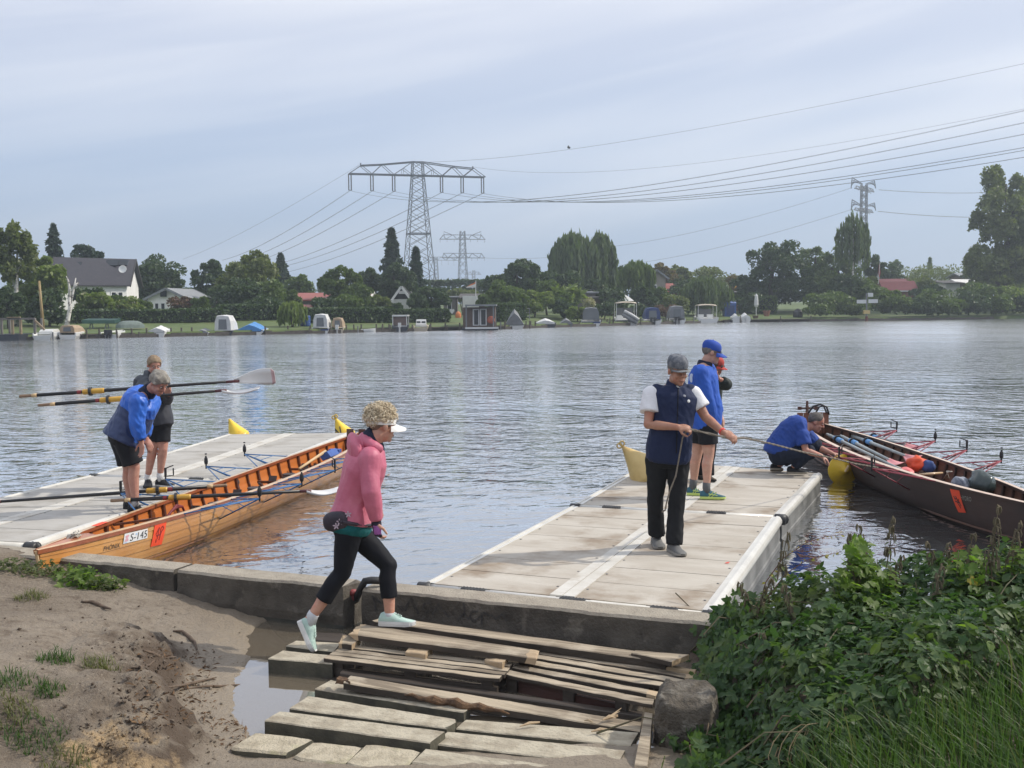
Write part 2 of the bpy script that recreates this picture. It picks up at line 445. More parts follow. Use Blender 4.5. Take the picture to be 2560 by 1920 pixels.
def water_mat():
 m = bpy.data.materials.new('water'); m.use_nodes = True
 t = m.node_tree; t.nodes.remove(t.nodes['Principled BSDF']); o = t.nodes['Material Output']
 g = t.nodes.new('ShaderNodeNewGeometry'); sp = t.nodes.new('ShaderNodeSeparateXYZ'); t.links.new(g.outputs['Position'], sp.inputs[0])
 def mth(op, a, b=None, cl=False):
  n = t.nodes.new('ShaderNodeMath'); n.operation = op; n.use_clamp = cl
  for i, x in enumerate((a, b)):
   if x is None: continue
   if isinstance(x, (int, float)): n.inputs[i].default_value = x
   else: t.links.new(x, n.inputs[i])
  return n.outputs[0]
 def mr(x, a, b_, c=0, d=1):
  n = t.nodes.new('ShaderNodeMapRange'); n.interpolation_type = 'SMOOTHSTEP'
  n.inputs['From Min'].default_value = a; n.inputs['From Max'].default_value = b_
  n.inputs['To Min'].default_value = c; n.inputs['To Max'].default_value = d
  t.links.new(x, n.inputs['Value']); return n.outputs[0]
 dist = mth('ADD', mth('MULTIPLY', sp.outputs['X'], -WSL/math.sqrt(1+WSL**2)), mth('MULTIPLY', mth('SUBTRACT', sp.outputs['Y'], WY0-WX0*WSL), 1/math.sqrt(1+WSL**2)))
 river = mr(dist, -0.05, 0.15)
 def nz(scale, sx, sy, rot, det, rough=0.5, distort=0.0):
  m0 = t.nodes.new('ShaderNodeMapping'); m0.inputs['Rotation'].default_value = (0,0,rot); t.links.new(g.outputs['Position'], m0.inputs[0])
  mp = t.nodes.new('ShaderNodeMapping'); mp.inputs['Scale'].default_value = (sx, sy, 1); t.links.new(m0.outputs[0], mp.inputs[0])
  n = t.nodes.new('ShaderNodeTexNoise'); n.noise_dimensions = '2D'; n.inputs['Scale'].default_value = scale; n.inputs['Detail'].default_value = det
  n.inputs['Roughness'].default_value = rough; n.inputs['Distortion'].default_value = distort
  t.links.new(mp.outputs[0], n.inputs[0]); return n.outputs['Fac']
 big = nz(1.45, 0.64, 1.0, 0.28, 1, 0.4, 0.8)         # the long lapping waves
 med = nz(3.8, 0.74, 1.0, -0.45, 2, 0.5, 0.6)
 fin = nz(6.5, 1.1, 1.0, 0.5, 3, 0.55)
 calm = mr(nz(0.10, 0.6, 1.4, 0.2, 2), 0.36, 0.64, 0.45, 1.0)    # wind lanes
 near = mr(dist, 0.5, 12.0, 0.17, 1.0)
 left = mr(sp.outputs['X'], -7.0, 1.0, 1.25, 0.85)
 amp = mth('MULTIPLY', mth('MULTIPLY', calm, near), left)
 amp = mth('ADD', mth('MULTIPLY', amp, river), mth('MULTIPLY', mth('SUBTRACT', 1.0, river), 0.012))
 fin = mth('MULTIPLY', fin, mr(dist, 18.0, 85.0, 1.0, 3.2))
 h = mth('ADD', mth('ADD', mth('MULTIPLY', big, 0.092), mth('MULTIPLY', med, 0.055)), mth('MULTIPLY', fin, 0.017))
 h = mth('MULTIPLY', h, amp)
 bp = t.nodes.new('ShaderNodeBump'); bp.inputs['Strength'].default_value = 1.0; bp.inputs['Distance'].default_value = 1.0
 t.links.new(h, bp.inputs['Height'])
 fr = t.nodes.new('ShaderNodeFresnel'); fr.inputs['IOR'].default_value = 1.333; t.links.new(bp.outputs[0], fr.inputs['Normal'])
 gl = t.nodes.new('ShaderNodeBsdfGlossy'); t.links.new(mr(dist, 8.0, 90.0, 0.02, 0.20), gl.inputs['Roughness']); t.links.new(bp.outputs[0], gl.inputs['Normal'])
 gl.inputs['Color'].default_value = (0.98, 0.98, 0.98, 1)
 tr = t.nodes.new('ShaderNodeBsdfTransparent'); tr.inputs['Color'].default_value = (0.88, 0.82, 0.70, 1)
 df = t.nodes.new('ShaderNodeBsdfDiffuse')
 cm = t.nodes.new('ShaderNodeMix'); cm.data_type = 'RGBA'; t.links.new(river, cm.inputs['Factor'])
 cm.inputs['A'].default_value = (0.36, 0.30, 0.22, 1); cm.inputs['B'].default_value = (0.040, 0.050, 0.054, 1)
 t.links.new(cm.outputs['Result'], df.inputs['Color'])
 body = t.nodes.new('ShaderNodeMixShader'); t.links.new(mr(river, 0, 1, 0.42, 0.86), body.inputs[0])
 t.links.new(tr.outputs[0], body.inputs[1]); t.links.new(df.outputs[0], body.inputs[2])
 ms = t.nodes.new('ShaderNodeMixShader'); t.links.new(mth('ADD', mth('MULTIPLY', fr.outputs[0], 2.2), 0.11, True), ms.inputs[0]); t.links.new(body.outputs[0], ms.inputs[1]); t.links.new(gl.outputs[0], ms.inputs[2])
 t.links.new(ms.outputs[0], o.inputs['Surface'])
 return m
scene.cycles.caustics_reflective = False
scene.cycles.caustics_refractive = False
M_WATER = water_mat()
mb = MB(); mb.add([(-600,3.0,0),(700,3.0,0),(700,235,0),(-600,235,0)], [(0,1,2,3)])
solo('water', mb, M_WATER, kind='structure')
# ------------------------------------------------------------------ quay wall blocks
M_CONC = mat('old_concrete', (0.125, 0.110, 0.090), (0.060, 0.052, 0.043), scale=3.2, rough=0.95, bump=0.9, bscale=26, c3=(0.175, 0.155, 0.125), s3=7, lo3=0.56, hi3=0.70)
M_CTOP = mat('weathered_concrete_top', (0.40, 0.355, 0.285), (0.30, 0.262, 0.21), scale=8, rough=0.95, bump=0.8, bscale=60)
M_MOSS = mat('damp_algae', (0.035, 0.036, 0.030), (0.06, 0.055, 0.042), scale=6, rough=0.7, bump=0.5)
def wall_block(x0, x1, label, broken0=0.0, broken1=0.0, seed=0):
 n = max(6, int((x1-x0)/0.05)); rings = []
 mbw = MB(); T = 0.25; zt = 0.33
 prof = [(0.0, -0.5), (0.0, 0.03), (-0.012, 0.10), (0.0, 0.20), (0.0, zt-0.02), (0.014, zt), (T-0.015, zt), (T, zt-0.02), (T, -0.5)]
 for i in range(n+1):
  s = i/n; x = x0+(x1-x0)*s; y = float(wall_y(x)); ring = []
  for k, (w, z) in enumerate(prof):
   nz_ = noise.noise(Vector((x*4+seed, z*5, w*3)))*0.012+noise.noise(Vector((x*17, z*14, seed)))*0.006
   ww = w+(nz_ if w < 0.1 else -nz_); zz_ = z+(nz_*0.5 if z > 0.2 else 0)
   sh = 0
   if broken1 and i > n-6: sh = broken1*noise.noise(Vector((z*9, w*8, seed+3)))*(i-n+6)/6
   if broken0 and i < 6: sh = broken0*noise.noise(Vector((z*9, w*8, seed+5)))*(6-i)/6
   p = Vector((x, y, 0))-WN*ww+WT*sh; ring.append((p.x, p.y, zz_))
  rings.append(ring)
 mbw.loft(rings)
 k = len(prof)
 for i, f in enumerate(mbw.f):
  if len(f) == 4:
   j = i % k
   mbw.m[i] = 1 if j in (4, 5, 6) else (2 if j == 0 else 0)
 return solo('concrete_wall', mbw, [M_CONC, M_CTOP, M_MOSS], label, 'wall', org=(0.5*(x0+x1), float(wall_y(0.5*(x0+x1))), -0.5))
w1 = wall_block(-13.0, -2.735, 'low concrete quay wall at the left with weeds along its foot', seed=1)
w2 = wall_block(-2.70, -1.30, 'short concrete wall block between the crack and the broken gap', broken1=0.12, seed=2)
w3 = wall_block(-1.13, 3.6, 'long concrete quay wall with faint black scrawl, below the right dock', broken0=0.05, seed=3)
R_W = reg(1000, 1380, 500)
M_SPRAY = mat('faded_black_spray', (0.045, 0.042, 0.042), (0.095, 0.086, 0.075), scale=30, rough=0.9)
def on_wall(u, v, off=0.012):
 d = ray(u, v); n = Vector((-WSL, 1, 0)); p0 = Vector((WX0, WY0, 0))+WN*off
 t = (p0-Vector((0,0,CAMZ))).dot(n)/d.dot(n); return Vector((0,0,CAMZ))+d*t
R5 = reg(780, 1420, 320)
strokes = [[R5(1040,490),R5(1070,560),R5(1085,650),R5(1095,740)], [R5(1040,490),R5(1120,560),R5(1200,610)],
           [R5(1480,650),R5(1560,740),R5(1640,650),R5(1700,540),R5(1760,650),R5(1830,760)],
           [R_W(10,600),R_W(60,650),R_W(120,520),R_W(150,600),R_W(200,680)],
           [R_W(330,570),R_W(270,570),R_W(250,620),R_W(290,670),R_W(345,640),R_W(350,590),R_W(330,570)],
           [R_W(360,690),R_W(420,580),R_W(470,640),R_W(540,720)], [R_W(700,570),R_W(715,640),R_W(705,700)], [R_W(640,740),R_W(700,690),R_W(760,740)],
           [R_W(860,660),R_W(790,660),R_W(770,720),R_W(810,770),R_W(880,720),R_W(930,670),R_W(990,710)], [R_W(900,680),R_W(905,800)],
           [R_W(1000,690),R_W(1060,740),R_W(1130,690),R_W(1180,760)]]
for st in strokes:
 mb = MB(); pts = [on_wall(*q) for q in st]
 fine = []
 for a, b in zip(pts, pts[1:]):
  fine += [a.lerp(b, k/3) for k in range(3)]
 fine.append(pts[-1])
 for a, b in zip(fine, fine[1:]):
  d = (b-a).normalized(); s = d.cross(WN).normalized()*0.0075
  mb.add([a-s-d*.003, a+s-d*.003, b+s+d*.003, b-s+d*.003], [(0,1,2,3)])
 part('graffiti', mb, M_SPRAY, w3)
M_RUB = mat('black_rubber', (0.018, 0.018, 0.02), (0.03, 0.03, 0.032), scale=12, rough=0.65, bump=0.2)
mb = MB()
pts = [P(*R5(755,600), 0.12), P(*R5(775,500), 0.22), P(*R5(830,385), 0.33), P(*R5(885,285), 0.385), P(*R5(1000,270), 0.385), P(*R5(1140,275), 0.38), P(*R5(1200,300), 0.36)]
pts = [p+Vector((0,0.10,0)) if i > 1 else p for i, p in enumerate(pts)]
mb.tube(pts, 0.028, 8)
solo('rubber_hose', mb, M_RUB, 'black rubber hose bent over the broken wall end', 'hose', smooth=True)
M_RED = mat('red_painted_iron', (0.30, 0.055, 0.06), (0.18, 0.04, 0.04), scale=9, rough=0.6, bump=0.3)
mb = MB()
a, b = P(*R5(715,440), 0.25), P(*R5(560,960), -0.02)
a = Vector((a.x, a.y, a.z)); mb.tube([a, a.lerp(b, .5)+Vector((.008,0,0)), b, b+Vector((-.02,-.01,-.15))], 0.021, 8)
mb.tube([a+Vector((0.02,0,0.008)), a+Vector((-0.035,0.0,0.004))], 0.026, 8)
solo('iron_bar', mb, M_RED, 'red painted iron bar leaning in the gap of the wall', 'bar', smooth=True)
# ------------------------------------------------------------------ floating docks
def plank_mat(name, rot, a, b, c):
 return mat(name, a, b, scale=3.5, stretch=(0.35, 1, 1), rotz=rot, rough=0.75, bump=0.25, bscale=30, c3=c, s3=1.6, lo3=0.50, hi3=0.68, detail=8)
DA = math.radians(22.4)
M_DECK_R = plank_mat('deck_boards_stained', DA, (0.42, 0.375, 0.312), (0.52, 0.48, 0.415), (0.27, 0.21, 0.15))
M_DECK_L = plank_mat('deck_boards_pale', 0.1, (0.38, 0.36, 0.325), (0.46, 0.44, 0.405), (0.31, 0.285, 0.245))
M_STRIP = mat('white_strip', (0.62, 0.60, 0.55), (0.52, 0.49, 0.43), scale=5, rough=0.7, c3=(0.42, 0.37, 0.30), s3=3)
M_ALU = mat('painted_aluminium', (0.70, 0.68, 0.62), (0.56, 0.54, 0.49), scale=4, rough=0.34, metal=0.0, coat=0.2)
M_HULL = mat('dock_float', (0.30, 0.30, 0.30), (0.16, 0.16, 0.155), scale=4, rough=0.6)
M_BLK = mat('black_plastic', (0.02, 0.02, 0.022), (0.05, 0.05, 0.05), scale=14, rough=0.45, bump=0.15)
M_SKIRT = mat('dull_dock_side', (0.22,0.22,0.21), (0.10,0.10,0.095), scale=3, rough=0.5)
M_SEAM = mat('seam_dark', (0.05, 0.048, 0.045), rough=0.9)
def dock(nl, nr, fr, fl, zs, label, deckm, grips=(), rows=7, endtube=True, caps='both', seamgap=0.010):
 c = [Vector((p[0], p[1], z)) for p, z in zip((nl, nr, fr, fl), zs)]
 root = thing('floating_dock', label, 'dock', (c[0].x, c[0].y, 0.0), 'floating dock sections')
 def pt(s, t, z=0.0):                        # s across, t along
  return (c[0].lerp(c[1], s)).lerp(c[3].lerp(c[2], s), t)+Vector((0,0,z))
 W = (c[1]-c[0]).length; L = (c[3]-c[0]).length
 ex = 0.075/W; es = 0.13/W
 for s0, s1 in ((0.02, 0.16), (0.84, 0.98)):
  mb = MB(); mb.prism([pt(s0,.015,-.05), pt(s1,.015,-.05), pt(s1,.985,-.05), pt(s0,.985,-.05)], 0.42)
  part('float', mb, M_HULL, root)
 mb = MB(); mb.prism([pt(.02,.01,-.030), pt(.98,.01,-.030), pt(.98,.99,-.030), pt(.02,.99,-.030)], 0.05)
 part('under_frame', mb, M_SEAM, root)
 g = seamgap/L
 for r in range(rows):
  t0 = 0.012+(0.976)*r/rows+g/2; t1 = 0.012+0.976*(r+1)/rows-g/2
  for s_, c_ in ((ex+.03/W, 1), (.5-.12/W, 1), (.5+.12/W, 1), (1-ex-.03/W, 1)):
   mb = MB(); mb.lathe([(.011,0),(.009,.003),(0,.003)], pt(s_, (t0+t1)/2, .001), 8); part('screw', mb, M_SKIRT, root)
  for s0, s1 in ((ex, .5-.10/W), (.5+.10/W, 1-ex)):
   mb = MB(); dz = rnd.uniform(-.002, .002)
   mb.prism([pt(s0,t0,dz), pt(s1,t0,dz), pt(s1,t1,dz), pt(s0,t1,dz)], 0.028)
   part('deck_board', mb, deckm, root)
 for s0, s1 in ((.5-.097/W, .5-.004/W), (.5+.004/W, .5+.097/W)):
  mb = MB(); mb.prism([pt(s0,.013,.006), pt(s1,.013,.006), pt(s1,.987,.006), pt(s0,.987,.006)], 0.03)
  part('centre_strip', mb, M_STRIP, root)
 for s in (0, 1):                             # side rail: flat ledge and round fender
  sg = 1 if s else -1
  mb = MB()
  q = (c[1]-c[0]).normalized()*sg
  e0, e1 = pt(s,.012), pt(s,.988)
  prof = [(-.075,.004), (-.035,.004), (-.033,.012), (-.02,.012), (0.0,.006), (.012,-.008), (.022,-.028), (.024,-.052), (.016,-.074), (.004,-.086), (-.075,-.086)]
  mb.loft([[e+q*w+Vector((0,0,z)) for w, z in prof] for e in (e0, e1)])
  part('side_rail', mb, M_ALU, root, smooth=False)
  mb = MB(); mb.loft([[e+q*w+Vector((0,0,z)) for w, z in ((-.075,-.088), (-.004,-.088), (.003,-.17), (.0,-.24), (.010,-.25), (.0,-.40), (-.075,-.40))] for e in (e0, e1)])
  part('side_skirt', mb, M_SKIRT, root)
 for t in ((0,) if endtube else ())+((1,) if endtube == 2 else ()):
  mb = MB(); mb.tube([pt(.0,t,-.04)+(c[1]-c[0])*.03, pt(1,t,-.04)-(c[1]-c[0])*.03], 0.045, 12)
  part('end_tube', mb, M_ALU, root, smooth=True)
  for s in (0, 1):
   mb = MB(); a = pt(s,t,-.04); d = (c[1]-c[0]).normalized()*(1 if s == 0 else -1)
   mb.tube([a-d*.05, a-d*.04, a+d*.06], [.035,.056,.056], 12)
   if s: mb.tube([a-d*.02, a+(c[3]-c[0]).normalized()*.05-d*.02], [.056,.05], 10)
   part('corner_cap', mb, M_BLK, root, smooth=True)
  for s in grips:
   mb = MB(); d = (c[1]-c[0]).normalized(); a = pt(s,t,-.04); hw = .10; f = -(c[3]-c[0]).normalized()
   mb.tube([a-d*hw, a-d*hw*.9, a+d*hw*.9, a+d*hw], [.047,.052,.052,.047], 12)
   mb.add([a-d*hw*1.35+Vector((0,0,.047)), a+d*hw*1.35+Vector((0,0,.047)), a+d*hw*.95+f*.053, a-d*hw*.95+f*.053], [(3,2,1,0)])
   for k in range(7):
    x = a+d*(-hw*.8+hw*1.6*k/6)
    mb.tube([x+Vector((0,0,.05)), x+Vector((0,0,.035))+f*.035, x+f*.056], .008, 5)
   part('rope_grip', mb, M_BLK, root, smooth=False)
 return root
Z3 = (0.30,)*4
JL, JR = P(1436, 1262, .30), P(1953, 1289, .30)
NL_, NR_ = P(1059, 1460, .30), P(1779, 1532, .30)
dv = (JL-NL_).normalized()*0.05
dock(NL_, NR_, JR-dv, JL-dv, Z3, 'stained floating dock section nearest the camera, under the man with the rope', M_DECK_R, grips=(.19,.545,.85))
FL_, FR_ = P(1629, 1150, .30), P(2052, 1183, .27)
dock(JL, JR, FR_, FL_, (.30,.30,.27,.30), 'far section of the right dock under the crouching man', M_DECK_R, grips=(.19,.7))
LJL, LJR = P(233, 1187, .30), P(582, 1199, .30)
LFL, LFR = P(574, 1085, .30), P(879, 1081, .30)
dock(LJL, LJR, LFR, LFL, Z3, 'far section of the left dock between the two yellow cone buoys', M_DECK_L, grips=(.30,.75), rows=8)
l1 = Vector((-.245, -.97, 0)).normalized()
LNL, LNR = LJL+l1*3.75, LJR+l1*3.75
dv = -l1*0.05
dock(LNL, LNR, LJR-dv, LJL-dv, Z3, 'near section of the left dock, partly outside the left edge', M_DECK_L, rows=7)
# ------------------------------------------------------------------ stepping slabs, beams, pallets and loose boards
R1 = reg(560, 1780, 520); R2 = reg(640, 1520, 520); R3 = reg(1100, 1520, 660); R4 = reg(1000, 1720, 720)
WROT = math.radians(22.4)
M_SLAB = mat('lichen_concrete', (0.49, 0.43, 0.32), (0.36, 0.31, 0.225), scale=9, rough=0.95, bump=0.9, bscale=45, lo=.42, hi=.58, c3=(0.38, 0.355, 0.20), s3=3.2, lo3=0.50, hi3=0.66, detail=8)
M_BEAM = mat('weathered_concrete_beam', (0.48, 0.43, 0.33), (0.35, 0.305, 0.23), scale=8, stretch=(0.6,1,1), rotz=WROT, rough=0.95, bump=0.9, bscale=40, lo=.43, hi=.57, c3=(0.29, 0.245, 0.18), s3=4.5, lo3=0.50, hi3=0.68, detail=8)
M_WOOD = mat('grey_weathered_wood', (0.44, 0.365, 0.265), (0.21, 0.168, 0.12), scale=13, stretch=(0.06,1,1), rotz=WROT, rough=0.9, bump=0.9, bscale=40, lo=.42, hi=.58, detail=7, c3=(0.49, 0.42, 0.32), s3=3, lo3=0.55, hi3=0.75)
M_WOOD2 = mat('pale_broken_wood', (0.52, 0.40, 0.26), (0.36, 0.26, 0.16), scale=9, stretch=(0.15,1,1), rotz=WROT, rough=0.85, bump=0.6, bscale=30)
M_BARK = mat('torn_bark', (0.20, 0.115, 0.06), (0.09, 0.055, 0.035), scale=22, rough=0.95, bump=0.9, bscale=60)
M_DKWD = mat('wet_dark_wood', (0.075, 0.058, 0.045), (0.035, 0.028, 0.022), scale=6, stretch=(0.2,1,1), rotz=WROT, rough=0.6, bump=0.4)
M_RDWD = mat('red_brown_wet_wood', (0.085, 0.035, 0.026), (0.04, 0.02, 0.017), scale=6, stretch=(0.2,1,1), rotz=WROT, rough=0.45, bump=0.4)
M_SIDE = mat('dark_concrete_side', (0.105, 0.098, 0.070), (0.055, 0.052, 0.040), scale=7, rough=0.8, bump=0.4, bscale=40)
def slab(name, q, z, th, m, n=14, jag0=0.0, jag1=0.0, wob=0.0035, seed=0, bevel=0.006, endm=None, round_=0.0):
 """q: near-left, near-right, far-right, far-left photo pixels; z: one level or four; a box with worn edges"""
 if isinstance(z, (int, float)): z = (z,)*4
 c = [P(u, v, zz_) if not isinstance(u, Vector) else u for (u, v), zz_ in zip(q, z)]
 mb = MB(); rings = []
 for i in range(n+1):
  s = i/n
  a = c[0].lerp(c[1], s); b = c[3].lerp(c[2], s); ring = []
  d = (b-a); L = d.length; d = d/L
  bv = min(bevel, L*.2)
  prof = [(0, -th), (0, -bv), (bv, 0), (L*.33, 0), (L*.66, 0), (L-bv, 0), (L, -bv), (L, -th)]
  t = (c[1]-c[0]).normalized()
  for k, (w, h) in enumerate(prof):
   p = a+d*w+Vector((0,0,h))
   j = Vector((noise.noise(p*7+Vector((seed,0,0))), noise.noise(p*7+Vector((0,seed+9,0))), noise.noise(p*6+Vector((0,0,seed+4)))))*wob
   j += Vector((0,0,noise.noise(p*23)*wob*.5))
   if round_:
    e = min(s, 1-s)*((c[1]-c[0]).length)
    if e < round_: j += d*((round_-e)*.35*(1 if k < 4 else -1)*(1 if k not in (3,4) else 0.3))
   jj = 0
   if i == 0 and jag0: jj = jag0*(noise.noise(Vector((k*1.7, h*30, seed)))+.1*(k%3))
   if i == 1 and jag0: jj = jag0*.5*noise.noise(Vector((k*1.1, h*30, seed+1)))
   if i == n and jag1: jj = jag1*(noise.noise(Vector((k*1.7, h*30, seed+2)))-.1*(k%3))
   if i == n-1 and jag1: jj = jag1*.5*noise.noise(Vector((k*1.1, h*30, seed+3)))
   ring.append(p+j+t*jj)
  rings.append(ring)
 mb.loft(rings)
 ms = [m]
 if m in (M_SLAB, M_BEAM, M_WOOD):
  ms = [m, {M_WOOD: M_DKWD}.get(m, M_SIDE)]  # sides, ends and underside get a darker material than the top
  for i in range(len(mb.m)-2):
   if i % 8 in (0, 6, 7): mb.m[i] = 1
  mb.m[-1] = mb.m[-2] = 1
 if endm is not None:
  ms = ms+[endm]; e_ = len(ms)-1; mb.m[-1] = mb.m[-2] = e_
  for i in range(len(mb.m)-2):
   if (jag0 and i < 8) or (jag1 and i >= len(mb.m)-2-8): mb.m[i] = e_
 return mb, ms, c
def slab_thing(name, label, cat, group, *a, **k):
 mb, ms, c = slab(name, *a, **k)
 return solo(name, mb, ms, label, cat, group)
G = 'concrete slabs and beams laid as stepping stones'
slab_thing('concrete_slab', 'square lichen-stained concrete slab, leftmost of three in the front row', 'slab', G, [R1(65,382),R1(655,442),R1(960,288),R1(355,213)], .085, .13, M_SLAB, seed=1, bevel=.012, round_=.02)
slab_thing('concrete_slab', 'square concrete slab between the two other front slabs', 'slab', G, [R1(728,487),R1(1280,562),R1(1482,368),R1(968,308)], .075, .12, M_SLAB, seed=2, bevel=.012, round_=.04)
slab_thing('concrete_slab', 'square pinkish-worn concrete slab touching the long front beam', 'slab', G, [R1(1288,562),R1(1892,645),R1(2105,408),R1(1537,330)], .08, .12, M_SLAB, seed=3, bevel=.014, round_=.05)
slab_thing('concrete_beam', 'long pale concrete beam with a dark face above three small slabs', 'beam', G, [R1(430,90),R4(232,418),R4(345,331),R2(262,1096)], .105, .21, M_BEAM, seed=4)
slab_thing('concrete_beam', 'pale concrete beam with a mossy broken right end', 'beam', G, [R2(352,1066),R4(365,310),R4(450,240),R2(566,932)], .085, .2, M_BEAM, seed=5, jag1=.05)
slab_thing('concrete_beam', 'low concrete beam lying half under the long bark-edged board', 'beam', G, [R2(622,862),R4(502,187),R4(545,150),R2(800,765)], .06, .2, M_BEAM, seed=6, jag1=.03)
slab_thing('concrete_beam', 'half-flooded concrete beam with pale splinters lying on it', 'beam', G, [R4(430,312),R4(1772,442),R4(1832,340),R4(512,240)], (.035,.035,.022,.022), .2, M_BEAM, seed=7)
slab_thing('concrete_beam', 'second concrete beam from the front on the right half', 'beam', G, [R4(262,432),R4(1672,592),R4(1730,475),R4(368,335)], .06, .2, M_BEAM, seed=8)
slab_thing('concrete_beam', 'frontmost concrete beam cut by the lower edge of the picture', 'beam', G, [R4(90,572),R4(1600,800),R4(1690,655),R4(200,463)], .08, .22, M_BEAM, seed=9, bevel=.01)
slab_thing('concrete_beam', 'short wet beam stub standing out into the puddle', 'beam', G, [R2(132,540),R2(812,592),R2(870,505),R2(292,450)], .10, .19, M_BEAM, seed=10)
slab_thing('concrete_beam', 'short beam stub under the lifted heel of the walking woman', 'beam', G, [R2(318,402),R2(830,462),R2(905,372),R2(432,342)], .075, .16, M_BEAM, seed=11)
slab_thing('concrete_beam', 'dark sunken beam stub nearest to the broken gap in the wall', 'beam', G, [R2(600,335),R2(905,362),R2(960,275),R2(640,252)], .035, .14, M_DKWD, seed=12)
mb, ms, c = slab('loose_board', [R2(930,790),R4(1842,331),R4(1852,262),R2(1010,715)], (.135,.022,.022,.135), .045, M_WOOD, seed=20, n=30)
bd = solo('loose_board', mb, ms, 'long grey board with a torn bark edge lying across the beams', 'board', 'loose boards on the crossing')
mb = MB(); pts = []
for k in range(15):
 s = .22+.36*k/14; p = c[0].lerp(c[1], s); pts.append(p+Vector((.0,-.014+.012*math.sin(k*1.3),-.012+.008*math.sin(k*2.1))))
mb.tube(pts, [.004+.022*math.sin(math.pi*k/14)*(1+.3*math.sin(k*1.9)) for k in range(15)], 7)
part('bark', mb, M_BARK, bd, smooth=False)
slab_thing('loose_board', 'thin dark board on edge behind the bark-edged board', 'board', 'loose boards on the crossing', [R2(893,690),R3(1690,905),R3(1705,872),R2(925,660)], (.07,.03,.03,.07), .10, M_DKWD, seed=21, n=20)
slab_thing('bark_scrap', 'curled scrap of bark at the left end of the long board', 'bark', None, [R2(845,770),R2(985,775),R2(960,730),R2(880,715)], (.12,.15,.15,.13), .025, M_BARK, seed=22, n=5, wob=.012, jag0=.03, jag1=.03)
slab_thing('loose_board', 'broad board with splintered ends under the front shoe of the woman', 'board', 'loose boards on the crossing', [R2(1012,275),R3(790,417),R3(826,350),R2(1090,165)], (.205,.195,.195,.205), .042, M_WOOD, seed=23, n=24, jag0=.09, jag1=.05, endm=M_WOOD2)
slab_thing('loose_board', 'long narrow board lying against the foot of the quay wall', 'board', 'loose boards on the crossing', [R2(1236,135),R3(1892,450),R3(1990,405),R2(1350,85)], .17, .05, M_WOOD, seed=24, n=24, jag0=.06)
slab_thing('loose_board', 'short pale board on the right end of the board by the wall', 'board', 'loose boards on the crossing', [R3(1600,372),R3(1945,445),R3(2090,392),R3(1640,352)], (.19,.205,.205,.185), .035, M_WOOD, seed=25, n=14, endm=M_WOOD2)
slab_thing('wood_block', 'pale splintered block under the left end of the top board', 'wood block', 'wooden blocks under the top board', [R2(888,372),R2(1010,395),R2(1110,300),R2(930,285)], .165, .05, M_WOOD, seed=26, n=5, wob=.016, endm=M_WOOD2, jag0=.03)
slab_thing('wood_block', 'pale worm-eaten block under the middle of the top board', 'wood block', 'wooden blocks under the top board', [R2(1592,460),R2(1800,500),R2(1878,408),R2(1650,392)], .155, .05, M_WOOD2, seed=27, n=6, wob=.012)
slab_thing('wood_block', 'ragged block in front of the right end of the top board', 'wood block', 'wooden blocks under the top board', [R3(368,425),R3(520,480),R3(572,405),R3(420,388)], .155, .045, M_WOOD2, seed=28, n=6, wob=.018, jag0=.03)
def pallet(label, slats, z, stringers, skirts, lower, extra=()):
 c0 = P(*slats[0][0], 0)
 root = thing('wooden_pallet', label, 'pallet', (c0.x, c0.y, 0), 'wooden pallets laid in the water')
 for i, q in enumerate(slats):
  mb, ms, c = slab('slat', q[:4], z, .024, M_WOOD, n=16, seed=40+i*3+int(c0.x*10), wob=.005, bevel=.003, jag1=q[4] if len(q) > 4 else 0, endm=M_WOOD2 if len(q) > 4 and q[4] else None)
  part('slat', mb, ms, root)
 f0 = P(*slats[0][0], z); f1 = P(*slats[0][1], z)
 b0 = P(*slats[-1][3], z); b1 = P(*slats[-1][2], z)
 for s in stringers:
  a = f0.lerp(f1, s); b = b0.lerp(b1, s); mb = MB()
  mb.beam(a+Vector((0,.02,-.075)), b+Vector((0,-.02,-.075)), .075, .098)
  part('stringer', mb, M_DKWD, root)
 for s0, s1, dz, hgt, m in skirts:
  a = f0.lerp(f1, s0); b = f0.lerp(f1, s1); back = (b0-f0)*.10; mb = MB()
  mb.beam(a+back+Vector((0,0,dz)), b+back+Vector((0,0,dz)), .03, hgt)
  part('side_board', mb, m, root)
 for s in lower:
  a = f0.lerp(b0, s)+Vector((0,0,-.135)); b = f1.lerp(b1, s)+Vector((0,0,-.135)); mb = MB(); mb.beam(a, b, .09, .02)
  part('bottom_board', mb, M_DKWD, root)
 return root
pallet('grey wooden pallet left of the middle, under the woman', [
 [R2(720,532),R3(500,592),R3(522,566),R2(762,497)], [R2(780,491),R3(545,556),R3(562,535),R2(822,460)],
 [R2(832,455),R3(572,527),R3(590,500),R2(872,428)], [R2(912,413),R3(590,490),R3(612,465),R2(950,385)]], .128, (.08,.5,.93), ((.02,.98,-.09,.05,M_DKWD),), (.05,.5))
p2 = pallet('reddish wet wooden pallet on the right with splintered slat ends', [
 [R3(540,556),R3(1782,812),R3(1792,765),R3(582,520)], [R3(604,497),R3(1812,735,),R3(1832,700),R3(646,468),.05],
 [R3(655,452),R3(2000,682),R3(2100,662),R3(692,420),.06], [R3(800,417),R3(2100,645),R3(2130,612),R3(822,388),.06],
 [R3(830,380),R3(2140,592),R3(2150,560),R3(852,350),.05]], .115, (.05,.45,.80), ((.03,.42,-.075,.085,M_RDWD),(.46,.82,-.085,.06,M_RDWD)), (.1,.6))
slab_thing('wood_offcut', 'torn pale wood strip at the right edge by the bush', 'wood scrap', None, [R3(1890,492),R3(2140,528),R3(2150,512),R3(1960,482)], .135, .03, M_WOOD2, seed=61, n=6, wob=.01)
